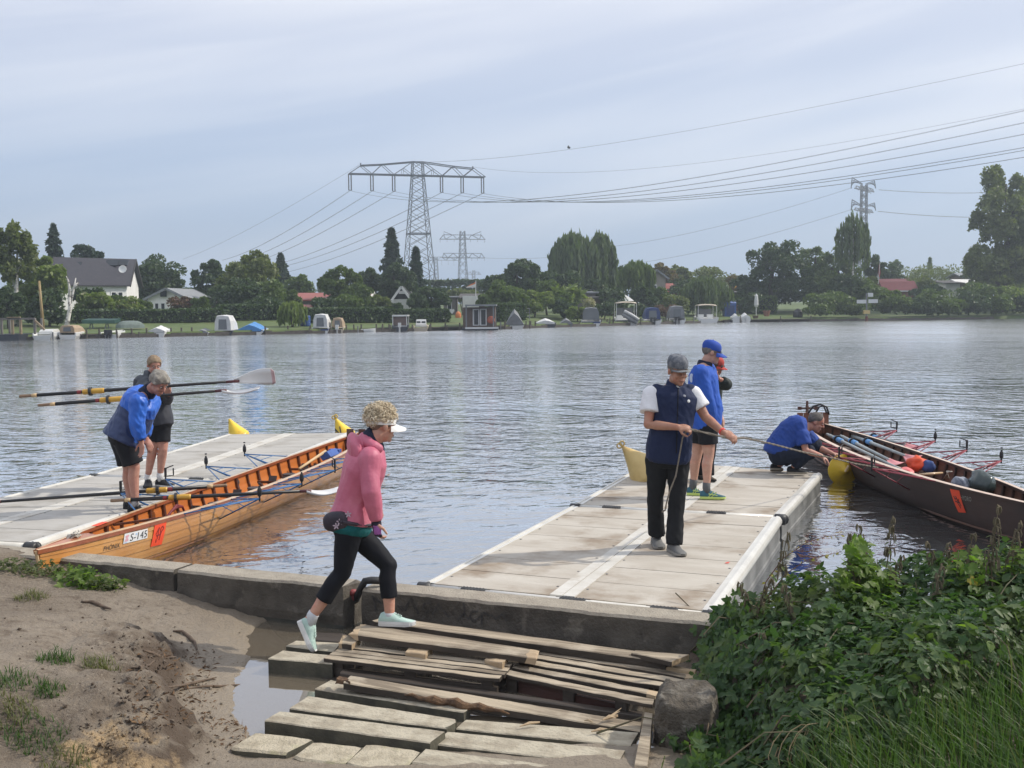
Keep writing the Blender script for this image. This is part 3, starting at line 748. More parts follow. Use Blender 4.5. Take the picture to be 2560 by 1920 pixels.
for i, (a, b, w, lab) in enumerate([(R4(920,295),R4(1072,262),.016,'pale wood splinter left of the middle on the flooded beam'),
  (R4(1555,245),R4(1670,215),.022,'pale frayed splinter on the right end of the long board'),
  (R4(1470,335),R4(1610,318),.018,'brown wood splinter on the right end of the flooded beam'),
  (R4(1415,250),R4(1480,262),.012,'tiny pale splinter at the right on the long board')]):
 mb = MB(); z = .05 if i != 1 else .06
 p, q = P(*a, z), P(*b, z); mid = p.lerp(q, .5)+Vector((0,.006,.006))
 mb.tube([p, mid, q], [w*.2, w*.6, w*.35], 5)
 if i == 1:
  for k in range(4): mb.tube([mid, q+Vector((.012*k-.01, .02*k-.03, .012*k))], [w*.3, w*.1], 4)
 solo('wood_splinter', mb, M_WOOD2, lab, 'splinter', 'wood splinters')
mb, ms, c = slab('timber', [R4(1800,600),R4(1900,600),R4(1938,192),R4(1880,180)], (.10,.10,.14,.14), .30, M_DKWD, n=5, seed=70)
solo('timber_post', mb, [M_WOOD], 'dark weathered timber on edge between the beams and the boulder', 'timber')
mb = MB(); mb.tube([P(*R4(1930,330),.05), P(*R4(1932,450),.0), P(*R4(1938,600),-.02)], .008, 6); mb.tube([P(*R4(1925,462),.03), P(*R4(1945,470),.03)], .014, 6)
solo('drain_pipe', mb, mat('white_plastic', (.7,.7,.7), rough=.5), 'thin white pipe between the dark timber and the boulder', 'pipe', smooth=True)
M_ROCK = mat('rough_grey_stone', (0.13, 0.11, 0.085), (0.065, 0.055, 0.043), scale=6, rough=0.95, bump=1.0, bscale=22, c3=(0.22, 0.20, 0.165), s3=11, lo3=.52, hi3=.70, bdist=.05)
c = P(1716, 1880, .0);
mb = MB(); mb.ell((0,0,0), (1,0,0), (0,1,0), (0,0,1), 40, 26)
RA = Vector((.34,-.08,0));
vs = []
for p in mb.v:
 q = Vector(p)
 q = Vector([math.copysign(abs(x)**.34, x) for x in q])           # a rounded block
 n1 = noise.noise(q*1.7+Vector((3,1,2)))*.12+noise.noise(q*4.5)*.05+noise.noise(q*11)*.025
 q = q*(1+n1)
 vs.append(Vector((c.x+.02+q.x*.165+q.y*.04, c.y+.12+q.y*.20-q.x*.05, .06+q.z*.25)))
mb.v = [tuple(v) for v in vs]
solo('boulder', mb, M_ROCK, 'rough grey boulder at the edge of the bush beside the dark timber', 'boulder', smooth=True)
# ------------------------------------------------------------------ litter on the bank: roots, twigs, leaves, clods
M_TWIG = mat('dry_twig', (0.16, 0.115, 0.08), (0.09, 0.065, 0.048), scale=20, rough=0.95)
M_DRY = mat('dry_leaf', (0.20, 0.12, 0.06), (0.10, 0.055, 0.03), scale=14, rough=0.9)
def gz(x, y): return float(ground_h(x, y))
def ground_pt(u, v):
 z = .3
 for _ in range(25):
  p = P(u, v, z); z = .5*z+.5*max(gz(p.x, p.y), -.02)
 return P(u, v, z)
RG = reg(0, 1380, 900)
for pts, r, lab in [([(1065,490),(1120,500),(1165,530),(1195,565),(1210,605)], .016, 'bare root curling out of the top of the earth bank'),
     ([(500,310),(570,318),(630,340),(680,362)], .017, 'dry curved stick lying on the trampled earth by the wall'),
     ([(880,610),(930,635),(990,655),(1080,660)], .014, 'grey root end sticking out above the crumbled bank edge'),
     ([(1010,840),(1120,835),(1230,800),(1330,785)], .011, 'thin root hanging over the dark crumbled bank'),
     ([(1130,850),(1250,840),(1350,830),(1480,828)], .010, 'twig reaching from the bank edge out over the puddle'),
     ([(780,720),(860,725),(920,700),(950,680)], .009, 'small forked twig halfway down the dark slope')]:
 mb = MB(); q = [ground_pt(*RG(*p))+Vector((0,0,.006+.010*(i % 2))) for i, p in enumerate(pts)]
 fine = []
 for a, b in zip(q, q[1:]): fine += [a.lerp(b, k/3) for k in range(3)]
 fine.append(q[-1]); m = len(fine)
 mb.tube(fine, [r*(1-.6*abs(2*i/(m-1)-1)) for i in range(m)], 6)
 solo('root' if 'root' in lab else 'twig', mb, M_TWIG, lab, 'root' if 'root' in lab else 'twig', 'roots and twigs on the bank', smooth=True)
mb = MB()
for k in range(900):
 if k < 430: u, v = RG(rnd.uniform(700,1320), rnd.uniform(560,1130))
 elif k < 700: u, v = RG(rnd.gauss(680,150), rnd.gauss(1190,70))
 else: u, v = RG(rnd.uniform(0,1500), rnd.uniform(330,1320))
 p = ground_pt(u, v) if k % 2 == 0 else P(u, v, .25)
 p.z = gz(p.x, p.y)
 if p.z < .0: continue
 s = abs(rnd.gauss(0, .006))+.003
 rx = Vector((rnd.gauss(0,1), rnd.gauss(0,1), rnd.gauss(0,.5))).normalized(); ry = rx.orthogonal().normalized(); rz = rx.cross(ry)
 o = len(mb.v)
 ps = [p+Vector((0,0,s*.4))+a for a in (rx*s, -rx*s*.9, ry*s*.8, -ry*s, rz*s*.7, -rz*s*.7)]
 mb.add(ps, [(0,2,4),(2,1,4),(1,3,4),(3,0,4),(2,0,5),(1,2,5),(3,1,5),(0,3,5)])
solo('soil_crumbs', mb, SOIL, kind='stuff', org=(0,0,0))
mb = MB()
for k in range(330):
 u, v = (RG(rnd.uniform(820,1340), rnd.uniform(600,1090)) if k < 260 else (RG(rnd.uniform(1330,1650), rnd.uniform(1040,1220)) if k < 330 else RG(rnd.uniform(0,1900), rnd.uniform(380,1320))))
 p = ground_pt(u, v)
 if p.z < -.005: continue
 p.z = max(p.z, 0)+.004
 a = rnd.uniform(0, 6.28); L = rnd.uniform(.015,.07)
 d = Vector((math.cos(a), math.sin(a), rnd.uniform(-.3,.4))); w = d.cross(Vector((0,0,1))).normalized()
 if k % 3:
  mb.add([p-w*.0025, p+w*.0025, p+d*L*.6+Vector((0,0,.01)), p+d*L], [(0,1,2),(0,2,3)])
 else:
  L *= .6; mb.add([p, p+d*L*.5+w*L*.3, p+d*L+Vector((0,0,.012)), p+d*L*.5-w*L*.3], [(0,1,2),(0,2,3)])
solo('leaf_litter', mb, M_DRY, kind='stuff', org=(0,0,0))
p = P(1570*1.1573, 1217*1.1573, .303); mb = MB(); mb.add([p+Vector((-.02,0,0)), p+Vector((.012,-.012,.004)), p+Vector((.03,.01,.012)), p+Vector((.0,.018,.006))], [(0,1,2,3)]); solo('paper_scrap', mb, mat('red_paper', (.75,.12,.08), rough=.7), 'tiny red scrap lying on the right dock near its outer edge', 'scrap')
# ------------------------------------------------------------------ rowing gigs
def wood_mat(name, a, b, rot, c=None, rough=0.28, coat=0.5):
 return mat(name, a, b, scale=5, stretch=(1,.05,1), rotz=rot, rough=rough, bump=0.08, bscale=20, coat=coat, detail=8, c3=c, s3=1.1, lo3=.45, hi3=.7)
class Gig:
 def __init__(s, A, B, beam, z0, dz, rake=.10, pw=2.1):
  s.A = Vector((A[0],A[1],0)); s.B = Vector((B[0],B[1],0)); s.L = (s.B-s.A).length
  s.T = (s.B-s.A).normalized(); s.N = Vector((s.T.y, -s.T.x, 0)); s.beam = beam; s.z0 = z0; s.dz = dz; s.rake = rake; s.pw = pw
 def H(s, t, side, g, off=0.0):
  e = abs(2*t-1); hb = s.beam/2*max(1-e**s.pw, 0)**.85
  zg = s.z0+s.dz*e*e; zk = -.09+.16*e**8
  y = hb*math.sin(g*math.pi/2)**.72 if g > 0 else 0
  z = zk+(zg-zk)*(1-math.cos(g*math.pi/2))**.85
  sh = (2*t-1)*s.rake*e**6*(z/zg)
  nrm = s.N*side*math.sin(g*math.pi/2)**.5+Vector((0,0,-1))*math.cos(g*math.pi/2)
  return s.A+s.T*(s.L*t+sh)+s.N*(side*y)+Vector((0,0,z))+nrm*off
 def proj(s, p):
  d = p-Vector((0,0,CAMZ)); z = d.dot(Fw); return CX+FPX*d.dot(Rt)/z, CY-FPX*d.dot(Up)/z
 def find(s, u, v, side):
  best = None
  for i in range(201):
   for k in range(31):
    t = i/200; g = .35+.65*k/30
    q = s.proj(s.H(t, side, g)); e = (q[0]-u)**2+(q[1]-v)**2
    if best is None or e < best[0]: best = (e, t, g)
  t, g = best[1:]; st = [.0025, .011]
  for _ in range(30):
   for dt, dg in ((st[0],0),(-st[0],0),(0,st[1]),(0,-st[1])):
    q = s.proj(s.H(t+dt, side, min(g+dg,1))); e = (q[0]-u)**2+(q[1]-v)**2
    if e < best[0]: best = (e, t+dt, min(g+dg,1))
   if (t, g) == best[1:]: st = [st[0]/2, st[1]/2]
   t, g = best[1:]
  return t, g
 def patch(s, quad, side):                     # photo quad (tl,tr,br,bl) -> function (x 0..1, y 0..1 upwards, off) on the hull
  c = [s.find(u, v, side) for u, v in quad]
  def f(x, y, off):
   tt = (c[3][0]*(1-x)+c[2][0]*x)*(1-y)+(c[0][0]*(1-x)+c[1][0]*x)*y
   gg = (c[3][1]*(1-x)+c[2][1]*x)*(1-y)+(c[0][1]*(1-x)+c[1][1]*x)*y
   return s.H(tt, side, min(gg, 1.0), off)
  return f
def grid_patch(mb, f, nx, ny, off, x0=0, x1=1, y0=0, y1=1, mi=0):
 o = len(mb.v)
 for j in range(ny+1):
  for i in range(nx+1): mb.v.append(tuple(f(x0+(x1-x0)*i/nx, y0+(y1-y0)*j/ny, off)))
 for j in range(ny):
  for i in range(nx):
   q = o+j*(nx+1)+i; mb.f.append((q, q+1, q+nx+2, q+nx+1)); mb.m.append(mi)
def text_patch(mb, f, body, x0, x1, y0, y1, off, shear=0.0, mi=0):
 vs, fs, w = text_mesh(body, 1.0, shear)
 ys = [v[1] for v in vs]; ya, yb = min(ys), max(ys)
 mb.add([f(x0+(x1-x0)*x/w, y0+(y1-y0)*(y-ya)/(yb-ya), off) for x, y in vs], fs, mi)
def stroke_patch(mb, f, strokes, off, w, mi=0):
 for st in strokes:
  for (xa, ya), (xb, yb) in zip(st, st[1:]):
   a = f(xa, ya, off); b = f(xb, yb, off); d = (b-a)
   n = (f(xa+.01, ya, off)-f(xa, ya, off)).cross(f(xa, ya+.01, off)-f(xa, ya, off)).normalized()
   q = d.normalized().cross(n)*w
   mb.add([a-q, b-q, b+q, a+q], [(0,1,2,3)], mi)
def build_gig(gig, root, hullm, inm, ribm, railm, raiLm2, deckm, floorm, ribs=26, deck=(.075,.06)):
 M = 40; edges = [0, .17, .33, .48, .62, .76, .885, 1.0]
 for side in (1, -1):
  for k in range(len(edges)-1):
   mb = MB(); ga, gb = edges[k], edges[k+1]; rings = []
   for i in range(M+1):
    t = .002+.996*i/M
    rings.append([gig.H(t,side,ga,.011), gig.H(t,side,(ga+gb)/2,.008), gig.H(t,side,gb,.004), gig.H(t,side,gb,-.004), gig.H(t,side,ga,.001)])
   mb.loft(rings)
   if side > 0: mb.f = [tuple(reversed(f)) for f in mb.f]
   for i in range(len(mb.m)-2): mb.m[i] = 1 if i % 5 == 3 else 0
   part('plank', mb, [hullm, inm], root, smooth=False)
  for k in range(ribs):
   t = .07+.87*k/(ribs-1); mb = MB(); w = .012 if k % 2 else .02
   dt = w/gig.L; rings = []
   for j in range(9):
    g = .12+.87*j/8
    rings.append([gig.H(t-dt,side,g,-.006), gig.H(t+dt,side,g,-.006), gig.H(t+dt,side,g,-.03), gig.H(t-dt,side,g,-.03)])
   mb.loft(rings); part('rib', mb, ribm, root)
  mb = MB(); rings = []
  for i in range(M+1):
   t = .0+i/M; a = gig.H(t,side,1,0); z = Vector((0,0,1)); n = gig.N*side
   k = min(1, max(abs(2*t-1), .0)); iw = .034*(1-k**10)
   rings.append([a+n*.020-z*.030, a+n*.024+z*.006, a+z*.012, a-n*iw+z*.010, a-n*iw-z*.022, a+n*.004-z*.03])
  mb.loft(rings)
  if side < 0: mb.f = [tuple(reversed(f)) for f in mb.f]
  for i in range(len(mb.m)-2): mb.m[i] = 1 if i % 6 in (1,2) else 0
  part('gunwale', mb, [railm, raiLm2], root)
 mb = MB(); rings = []                                   # keel and floor
 for i in range(21):
  t = .03+.94*i/20; e = abs(2*t-1)
  zf = .035+.10*e**4
  hw = min(gig.beam*.30, .9*(gig.H(t,1,.55)-gig.H(t,-1,.55)).length/2)
  c = gig.A+gig.T*gig.L*t+Vector((0,0,zf))
  rings.append([c-gig.N*hw, c-gig.N*hw-Vector((0,0,.02)), c+gig.N*hw-Vector((0,0,.02)), c+gig.N*hw])
 mb.loft(rings); part('floor_board', mb, floorm, root)
 for t0, t1 in ((0.0, deck[0]), (1-deck[1], 1.0)):
  mb = MB(); rings = []
  for i in range(9):
   t = t0+(t1-t0)*i/8; a = gig.H(t,1,1,-.01); b = gig.H(t,-1,1,-.01); m_ = (a+b)/2+Vector((0,0,.018))
   rings.append([a+Vector((0,0,.002)), m_, b+Vector((0,0,.002)), b-Vector((0,0,.014)), a-Vector((0,0,.014))])
  mb.loft(rings); part('end_deck', mb, deckm, root)
 for t in (0.0, 1.0):                                    # stem posts
  mb = MB(); mb.tube([gig.H(t,1,g) for g in (0, .3, .5, .7, .85, 1)], .014, 6)
  part('stem', mb, raiLm2, root)
def rigger(gig, root, t, side, out, tubem, lockm, gate_open, zt=.07):
 tip = gig.H(t,side,1)+gig.N*side*out+Vector((0,0,zt))
 a = gig.H(t-.035,side,1,.01); b = gig.H(t+.035,side,1,.01); c = gig.H(t+.012,side,.72,.012); a2 = gig.H(t-.07,side,1,.01)
 mb = MB()
 for q, r in ((a,.0085), (b,.0085), (c,.008), (a2,.007)):
  mb.tube([q, tip], r, 6)
 for f in (.35,.62): mb.tube([a.lerp(tip,f), b.lerp(tip,f)], .005, 5); mb.tube([a.lerp(tip,f), c.lerp(tip,f)], .005, 5)
 rg = part('rigger', mb, tubem, root, smooth=True)
 mb = MB(); z = Vector((0,0,1)); T = gig.T
 mb.tube([tip-z*.03, tip+z*.135], .010, 6)
 if gate_open:                                           # open gate seen from the side: a square U
  p = tip+z*.035; q = -gig.N*side
  mb.tube([p, p+T*.03+q*.02, p+T*.075+q*.06, p+T*.075+q*.06+z*.085], .0085, 6)
  mb.tube([tip+z*.125, tip+z*.14+T*.03+q*.03, tip+z*.155+T*.06+q*.07], .007, 6)
  mb.box(tip+z*.08, T*.012, gig.N*.010, z*.05)
 else:
  mb.lathe([(.004,.02),(.020,.03),(.026,.06),(.022,.10),(.010,.125)], tip, 8)
  mb.tube([tip+z*.15, tip+z*.165], .014, 6)
 part('oarlock', mb, lockm, rg)
 return tip
def oar(label, h, tip, fr, mats, bw, group, handle_f=.035, blade=None, bn=None, r=.021, blade_len=.42):
 """h handle end, tip blade tip, fr: dict of fractions; bw: unit vector across the blade"""
 h = Vector(h); tip = Vector(tip); L = (tip-h).length; d = (tip-h)/L
 root = thing('oar', label, 'oar', h, group)
 Q = lambda f: h.lerp(tip, f)
 nf = 1-blade_len/L
 mb = MB(); mb.tube([Q(fr.get('grip',.07)), Q(.4), Q(nf+.01)], [r, r*.95, r*.72], 10); part('shaft', mb, mats['shaft'], root, smooth=True)
 g = fr.get('grip', .07)
 mb = MB(); mb.tube([Q(0), Q(.004), Q(g*.75), Q(g*.8), Q(g+.001)], [r*.75, r*.85, r*.82, r*1.02, r*1.04], 10); part('handle', mb, mats['handle'], root, smooth=True)
 if 'pale' in mats:
  mb = MB(); mb.tube([Q(g*.72), Q(g*1.02)], r*1.06, 10); part('grip_ring', mb, mats['pale'], root, smooth=True)
 if 'sleeve' in fr:
  a, b, c = fr['sleeve'], fr['collar'], fr['sleeve_end']
  mb = MB(); mb.tube([Q(a), Q(a+.004), Q(c-.004), Q(c)], [r*1.0, r*1.5, r*1.5, r*1.1], 12); part('sleeve', mb, mats['sleeve'], root, smooth=False)
  mb = MB(); mb.tube([Q(b-.006), Q(b-.005), Q(b+.005), Q(b+.006)], [r*1.5, r*2.4, r*2.4, r*1.5], 14); part('collar', mb, mats['collar'], root, smooth=False)
 if 'red' in fr:
  mb = MB(); mb.tube([Q(fr['red']-.008), Q(fr['red']+.008)], r*1.08, 10); part('red_band', mb, mats['red'], root)
 if 'neck' in mats:
  mb = MB(); mb.tube([Q(nf-.03), Q(nf+.02)], [r*.80, r*.76], 10); part('neck', mb, mats['neck'], root, smooth=True)
 bw = Vector(bw); bw = (bw-d*bw.dot(d)).normalized(); up = d.cross(bw)
 mb = MB(); rings = []
 for i in range(13):
  s = i/12; w = .022+.075*math.sin(min(s*1.25, 1)*math.pi/2)**1.2
  if s > .93: w *= 1-.25*(s-.93)/.07
  c = Q(nf+(1-nf)*s)-up*.035*math.sin(s*math.pi)*1.0
  th = .009*(1-s)+.003
  ring = []
  for y, k in ((-1,0),(-.5,.5),(0,.7),(.5,.5),(1,0)):
   ring.append(c+bw*w*y*(.75 if y < 0 else 1.25)+up*(th-k*.02))
  for y, k in ((1,0),(.5,.5),(0,.7),(-.5,.5),(-1,0)):
   ring.append(c+bw*w*y*(.75 if y < 0 else 1.25)+up*(-th-k*.02))
  rings.append(ring)
 mb.loft(rings)
 if 'tip' in mats:
  for i in range(len(mb.m)):
   if i >= len(mb.m)-2-10*1: mb.m[i] = 1
 part('blade', mb, [mats['blade']]+([mats['tip']] if 'tip' in mats else []), root, smooth=True)
 return root
M_DKBR = mat('dark_brown_varnish', (0.10, 0.035, 0.018), (0.06, 0.022, 0.014), scale=8, rough=.35, coat=.4)
M_BLUE_T = mat('blue_rigger_paint', (0.035, 0.13, 0.33), (0.05, 0.17, 0.38), scale=10, rough=.4)
M_LOCK = mat('black_oarlock', (0.013, 0.013, 0.015), rough=.4)
M_CARB = mat('black_carbon', (0.014, 0.014, 0.016), (0.022,0.02,0.02), scale=5, rough=.35)
M_YEL = mat('yellow_sleeve', (0.62, 0.36, 0.05), (0.50, 0.27, 0.035), scale=8, rough=.45)
M_REDB = mat('dark_red_band', (0.22, 0.02, 0.025), rough=.4)
M_GRIP = mat('oar_grip_wood', (0.30, 0.20, 0.12), (0.22, 0.14, 0.09), scale=10, rough=.6)
M_PALE = mat('pale_grip_ring', (0.60, 0.42, 0.22), rough=.5)
M_BLADE = mat('white_blade', (0.78, 0.77, 0.75), (0.70,0.69,0.67), scale=3, rough=.35)
M_NECK = mat('red_brown_neck', (0.10, 0.025, 0.028), rough=.4)
M_TIPR = mat('faded_red_tip', (0.62, 0.42, 0.42), rough=.5)
OM = dict(shaft=M_CARB, handle=M_GRIP, pale=M_PALE, sleeve=M_YEL, collar=M_BLK, red=M_REDB, blade=M_BLADE, neck=M_NECK, tip=M_TIPR)
OM2 = {k: v for k, v in OM.items() if k != 'tip'}
# --- the honey-coloured boat at the left dock
GP = Gig((-3.90, 9.10), (-2.17, 18.1), .74, .355, .095)
M_HONEY = wood_mat('honey_varnished_wood', (0.56, 0.25, 0.06), (0.38, 0.145, 0.03), -math.atan2(GP.T.x, GP.T.y)*-1, c=(0.64, 0.33, 0.10))
M_HONIN = wood_mat('orange_inner_wood', (0.60, 0.20, 0.045), (0.48, 0.14, 0.03), 0.19, rough=.4, coat=.25)
M_RAILP = mat('pale_rail_wood', (0.62, 0.44, 0.26), (0.50, 0.32, 0.17), scale=7, rough=.4, coat=.3)
M_RAILR = mat('reddish_rail_wood', (0.36, 0.105, 0.04), (0.27, 0.075, 0.03), scale=7, rough=.35, coat=.4)
M_DECKP = mat('light_red_deck', (0.46, 0.20, 0.11), (0.36, 0.14, 0.075), scale=7, rough=.35, coat=.4)
M_FLOOR = mat('floor_boards', (0.30, 0.12, 0.045), (0.16, 0.065, 0.03), scale=7, rough=.5)
boat1 = thing('rowing_boat', 'honey-varnished wooden rowing boat moored at the left dock, with blue riggers', 'rowing boat', (GP.A.x, GP.A.y, 0))
build_gig(GP, boat1, M_HONEY, M_HONIN, M_DKBR, M_RAILR, M_RAILP, M_DECKP, M_FLOOR)
for t, op in ((.285, True), (.40, False), (.515, False), (.635, False)):
 rigger(GP, boat1, t+.115*0, -1, .50, M_BLUE_T, M_LOCK, op and t < .3 or abs(t-.40) < .01)
for t, op in ((.275, False), (.39, False), (.505, True), (.62, True)):
 rigger(GP, boat1, t, 1, .50, M_BLUE_T, M_LOCK, op)
M_SEAT = mat('dark_leather_seat', (0.05, 0.028, 0.022), (0.03, 0.018, 0.016), scale=9, rough=.5)
for t in (.25, .365, .48, .60):
 c = GP.A+GP.T*GP.L*t; mb = MB()
 for sgn in (-1, 1):
  mb.lathe([(.002,.0),(.085,.004),(.09,.018),(.08,.026),(.03,.020),(.002,.018)], c+GP.N*.085*sgn+Vector((0,0,.205)), 12)
 part('seat', mb, M_SEAT, boat1)
 mb = MB()
 for sgn in (-1, 1): mb.beam(c+GP.N*.13*sgn-GP.T*.28+Vector((0,0,.175)), c+GP.N*.13*sgn+GP.T*.28+Vector((0,0,.175)), .02, .022)
 part('slide_rail', mb, M_RAILP, boat1)
 a = c+GP.T*.52
 mb = MB(); mb.beam(a-GP.N*.27+Vector((0,0,.21)), a+GP.N*.27+Vector((0,0,.21)), .035, .03); part('foot_bar', mb, M_DKBR, boat1)
 for sgn in (-1, 1):
  mb = MB(); q = a+GP.N*.09*sgn+Vector((0,0,.16)); up = (Vector((0,0,1))*.8-GP.T*-.5).normalized()
  mb.box(q, GP.N*.05, up*.14, up.cross(GP.N)*.008); part('foot_plate', mb, M_SEAT, boat1)
mb = MB(); mb.beam(GP.H(.155,-1,.93,-.02), GP.H(.215,1,.96,-.03), .022, .022); part('cross_bar', mb, M_DKBR, boat1)
mb = MB()
for k in range(2):
 c = GP.H(.225,1,1)-GP.N*.16+Vector((0,0,-.02)); mb.tube([c+GP.T*(-.30+.05*k)+GP.N*-.02+Vector((0,0,-.08)), c+GP.T*(-.12)+Vector((0,0,.03)), c+Vector((0,0,.075-.02*k)), c+GP.T*.12+Vector((0,0,.04)), c+GP.T*.2+Vector((0,0,-.08))], .013, 6)
part('strap', mb, mat('dark_red_strap', (0.16,0.015,0.02), rough=.6), boat1, smooth=True)
M_WROPE = mat('white_rope', (0.62,0.58,0.52), (0.45,0.42,0.36), scale=60, rough=.9)
mb = MB(); c = GP.H(.055,1,1)*.5+GP.H(.055,-1,1)*.5
for k in range(16): mb.tube([c+Vector((rnd.gauss(0,.03), rnd.gauss(0,.05), .02)), c+Vector((rnd.gauss(0,.03), rnd.gauss(0,.05), .055)), c+Vector((rnd.gauss(0,.03), rnd.gauss(0,.05), .02))], .008, 5)
part('mooring_line', mb, M_WROPE, boat1, smooth=True)
R7 = reg(60, 1260, 400)
M_WPL = mat('white_plate', (0.80,0.80,0.80), rough=.45); M_INK = mat('black_lettering', (0.012,0.012,0.012), rough=.5)
M_PINK = mat('pale_pink_print', (0.72,0.38,0.42), rough=.5); M_LBL = mat('pale_blue_print', (0.42,0.58,0.78), rough=.5)
f = GP.patch([R7(1370,410), R7(1690,335), R7(1685,462), R7(1350,545)], 1)
mb = MB(); grid_patch(mb, f, 8, 3, .0155); pl = part('number_plate', mb, M_WPL, boat1, label='white plate reading S-145')
mb = MB(); text_patch(mb, f, 'S-145', .25, .97, .14, .86, .0175, shear=.1); part('lettering', mb, M_INK, pl)
mb = MB()
stroke_patch(mb, f, [[(.05,.2),(.18,.8)],[(.18,.25),(.06,.75)],[(.11,.2),(.12,.8)]], .0175, .008); part('emblem', mb, M_PINK, pl)
mb = MB(); grid_patch(mb, f, 2, 1, .0172, .04, .15, .06, .13); grid_patch(mb, f, 2, 1, .0172, .47, .54, .62, .80); part('small_print', mb, M_LBL, pl)
f = GP.patch([R7(1085,578), R7(1312,522), R7(1308,590), R7(1082,642)], 1)
mb = MB(); text_patch(mb, f, 'PHÖNIX', 0, 1, 0, 1.15, .014, shear=.15); part('name', mb, M_INK, boat1)
M_ORNG = mat('fluorescent_orange_tape', (0.92, 0.085, 0.02), (0.85, 0.07, 0.02), scale=6, rough=.5)
f = GP.patch([R7(1790,262), R7(1955,222), R7(1882,548), R7(1730,582)], 1)
mb = MB(); grid_patch(mb, f, 6, 8, .0150); st_ = part('start_number', mb, M_ORNG, boat1, label='orange sticker with a hand-written 18')
mb = MB(); stroke_patch(mb, f, [[(.22,.50),(.42,.78)],[(.42,.78),(.40,.30)],[(.26,.45),(.62,.47)],[(.62,.47),(.56,.72),(.70,.80),(.82,.70),(.66,.58),(.62,.47)],[(.62,.47),(.60,.24)],[(.34,.30),(.36,.16)]], .0175, .006); part('lettering', mb, mat('red_brown_ink', (0.22,0.012,0.01), rough=.6), st_)
fq = GP.find(*R7(1030,290), -1)
mb = MB(); a = GP.H(fq[0]-.012,-1,1,.004)+Vector((0,0,.014)); b = GP.H(fq[0]+.012,-1,1,.004)+Vector((0,0,.014)); mb.add([a+GP.N*.05, b+GP.N*.05, b-GP.N*.015, a-GP.N*.015], [(0,1,2,3)]); part('sticker_edge', mb, M_ORNG, boat1)
for k in (0, 1):
 c = GP.A+GP.T*GP.L*(.875)+GP.N*(-.11+.19*k); mb = MB(); mb.box(c+Vector((0,0,.37)), GP.N*.055, GP.T*.011, Vector((0,0,.17))); part('back_rest', mb, M_DKBR, boat1)
mb = MB(); c = GP.A+GP.T*GP.L*.735+GP.N*.02+Vector((0,0,.32))
mb.box(c, GP.T*.18, GP.N*.06+Vector((0,0,.03)), Vector((0,0,.04))+GP.N*-.03); mb.box(c+GP.T*.24+Vector((0,0,.02)), GP.T*.05, GP.N*.08, Vector((0,0,.025)))
solo('bag', mb, mat('blue_bag_cloth', (0.06,0.14,0.42), (0.045,0.10,0.33), scale=8, rough=.7), 'blue cloth bag lying in the stern of the honey-coloured boat', 'bag')
mb = MB(); mb.tube([GP.A+GP.T*GP.L*.60+GP.N*.06+Vector((0,0,.30)), GP.A+GP.T*GP.L*.73+GP.N*-.02+Vector((0,0,.37))], [.018,.022], 7)
solo('boat_hook', mb, M_PALE, 'pale wooden pole lying in the stern of the honey-coloured boat', 'pole', smooth=True)
# --- oars at the left dock
ZL = reg(0, 860, 900)
yA, yB = 12.68, 12.60
q = lambda p, y: D(*ZL(*p), y)
oar('upper of two carried oars, its white blade face showing', q((120,322),yA), q((1690,212),yA), dict(grip=.068, red=.235, sleeve=.247, collar=.278, sleeve_end=.333), OM, (0.12,-.25,1), 'oars carried by the dark-jacketed man', blade_len=.47)
oar('lower of two carried oars, its white blade seen edge-on', q((235,377),yB), q((1590,268),yB), dict(grip=.077, red=.27, sleeve=.28, collar=.318, sleeve_end=.385), OM2, (0,1,.12), 'oars carried by the dark-jacketed man', blade_len=.42)
oar('oar with its blade on the left dock and handle in the honey-coloured boat', D(*ZL(1395,868),12.0), D(*ZL(-330,992),11.75), dict(grip=.07, red=.205, sleeve=.215, collar=.25, sleeve_end=.292), OM2, (0,1,.25), 'oars lying across the honey-coloured boat', blade_len=.48)
oar('oar lying across the honey-coloured boat with its white blade over the water', D(*ZL(680,963),11.42), D(*ZL(2085,893),11.62), dict(grip=.085, red=.235, sleeve=.25, collar=.282, sleeve_end=.348), OM2, (0,1,.12), 'oars lying across the honey-coloured boat', blade_len=.34)
# --- the dark mahogany boat on the right
GH = Gig((5.15, 10.35), (4.85, 18.7), .92, .42, .06)
M_MAHO = wood_mat('dark_mahogany', (0.046, 0.021, 0.014), (0.027, 0.013, 0.010), 0.0, c=(0.055,0.027,0.018), rough=.6, coat=0)
M_MAHIN = mat('brown_inner_wood', (0.16, 0.075, 0.045), (0.11, 0.05, 0.032), scale=7, rough=.5)
M_RAILB = mat('pale_sheen_rail', (0.70, 0.55, 0.44), (0.60, 0.44, 0.34), scale=7, rough=.4)  # pale wood made lighter still: the rim's backlit sheen is put into the colour
M_REDR = mat('red_rigger_paint', (0.30, 0.028, 0.045), (0.24, 0.03, 0.045), scale=10, rough=.45)
boat2 = thing('rowing_boat', 'dark mahogany rowing boat with red riggers, off the right dock', 'rowing boat', (GH.A.x, GH.A.y, 0))
build_gig(GH, boat2, M_MAHO, M_MAHIN, M_MAHO, M_MAHO, M_RAILB, M_MAHIN, M_MAHIN, deck=(.05,.04))
for t, op in ((.365, False), (.485, True), (.60, False), (.745, True)): rigger(GH, boat2, t, 1, .48, M_REDR, M_LOCK, op)
for t, op in ((.30, True), (.42, True), (.54, False), (.66, True)): rigger(GH, boat2, t, -1, .48, M_REDR, M_LOCK, op)
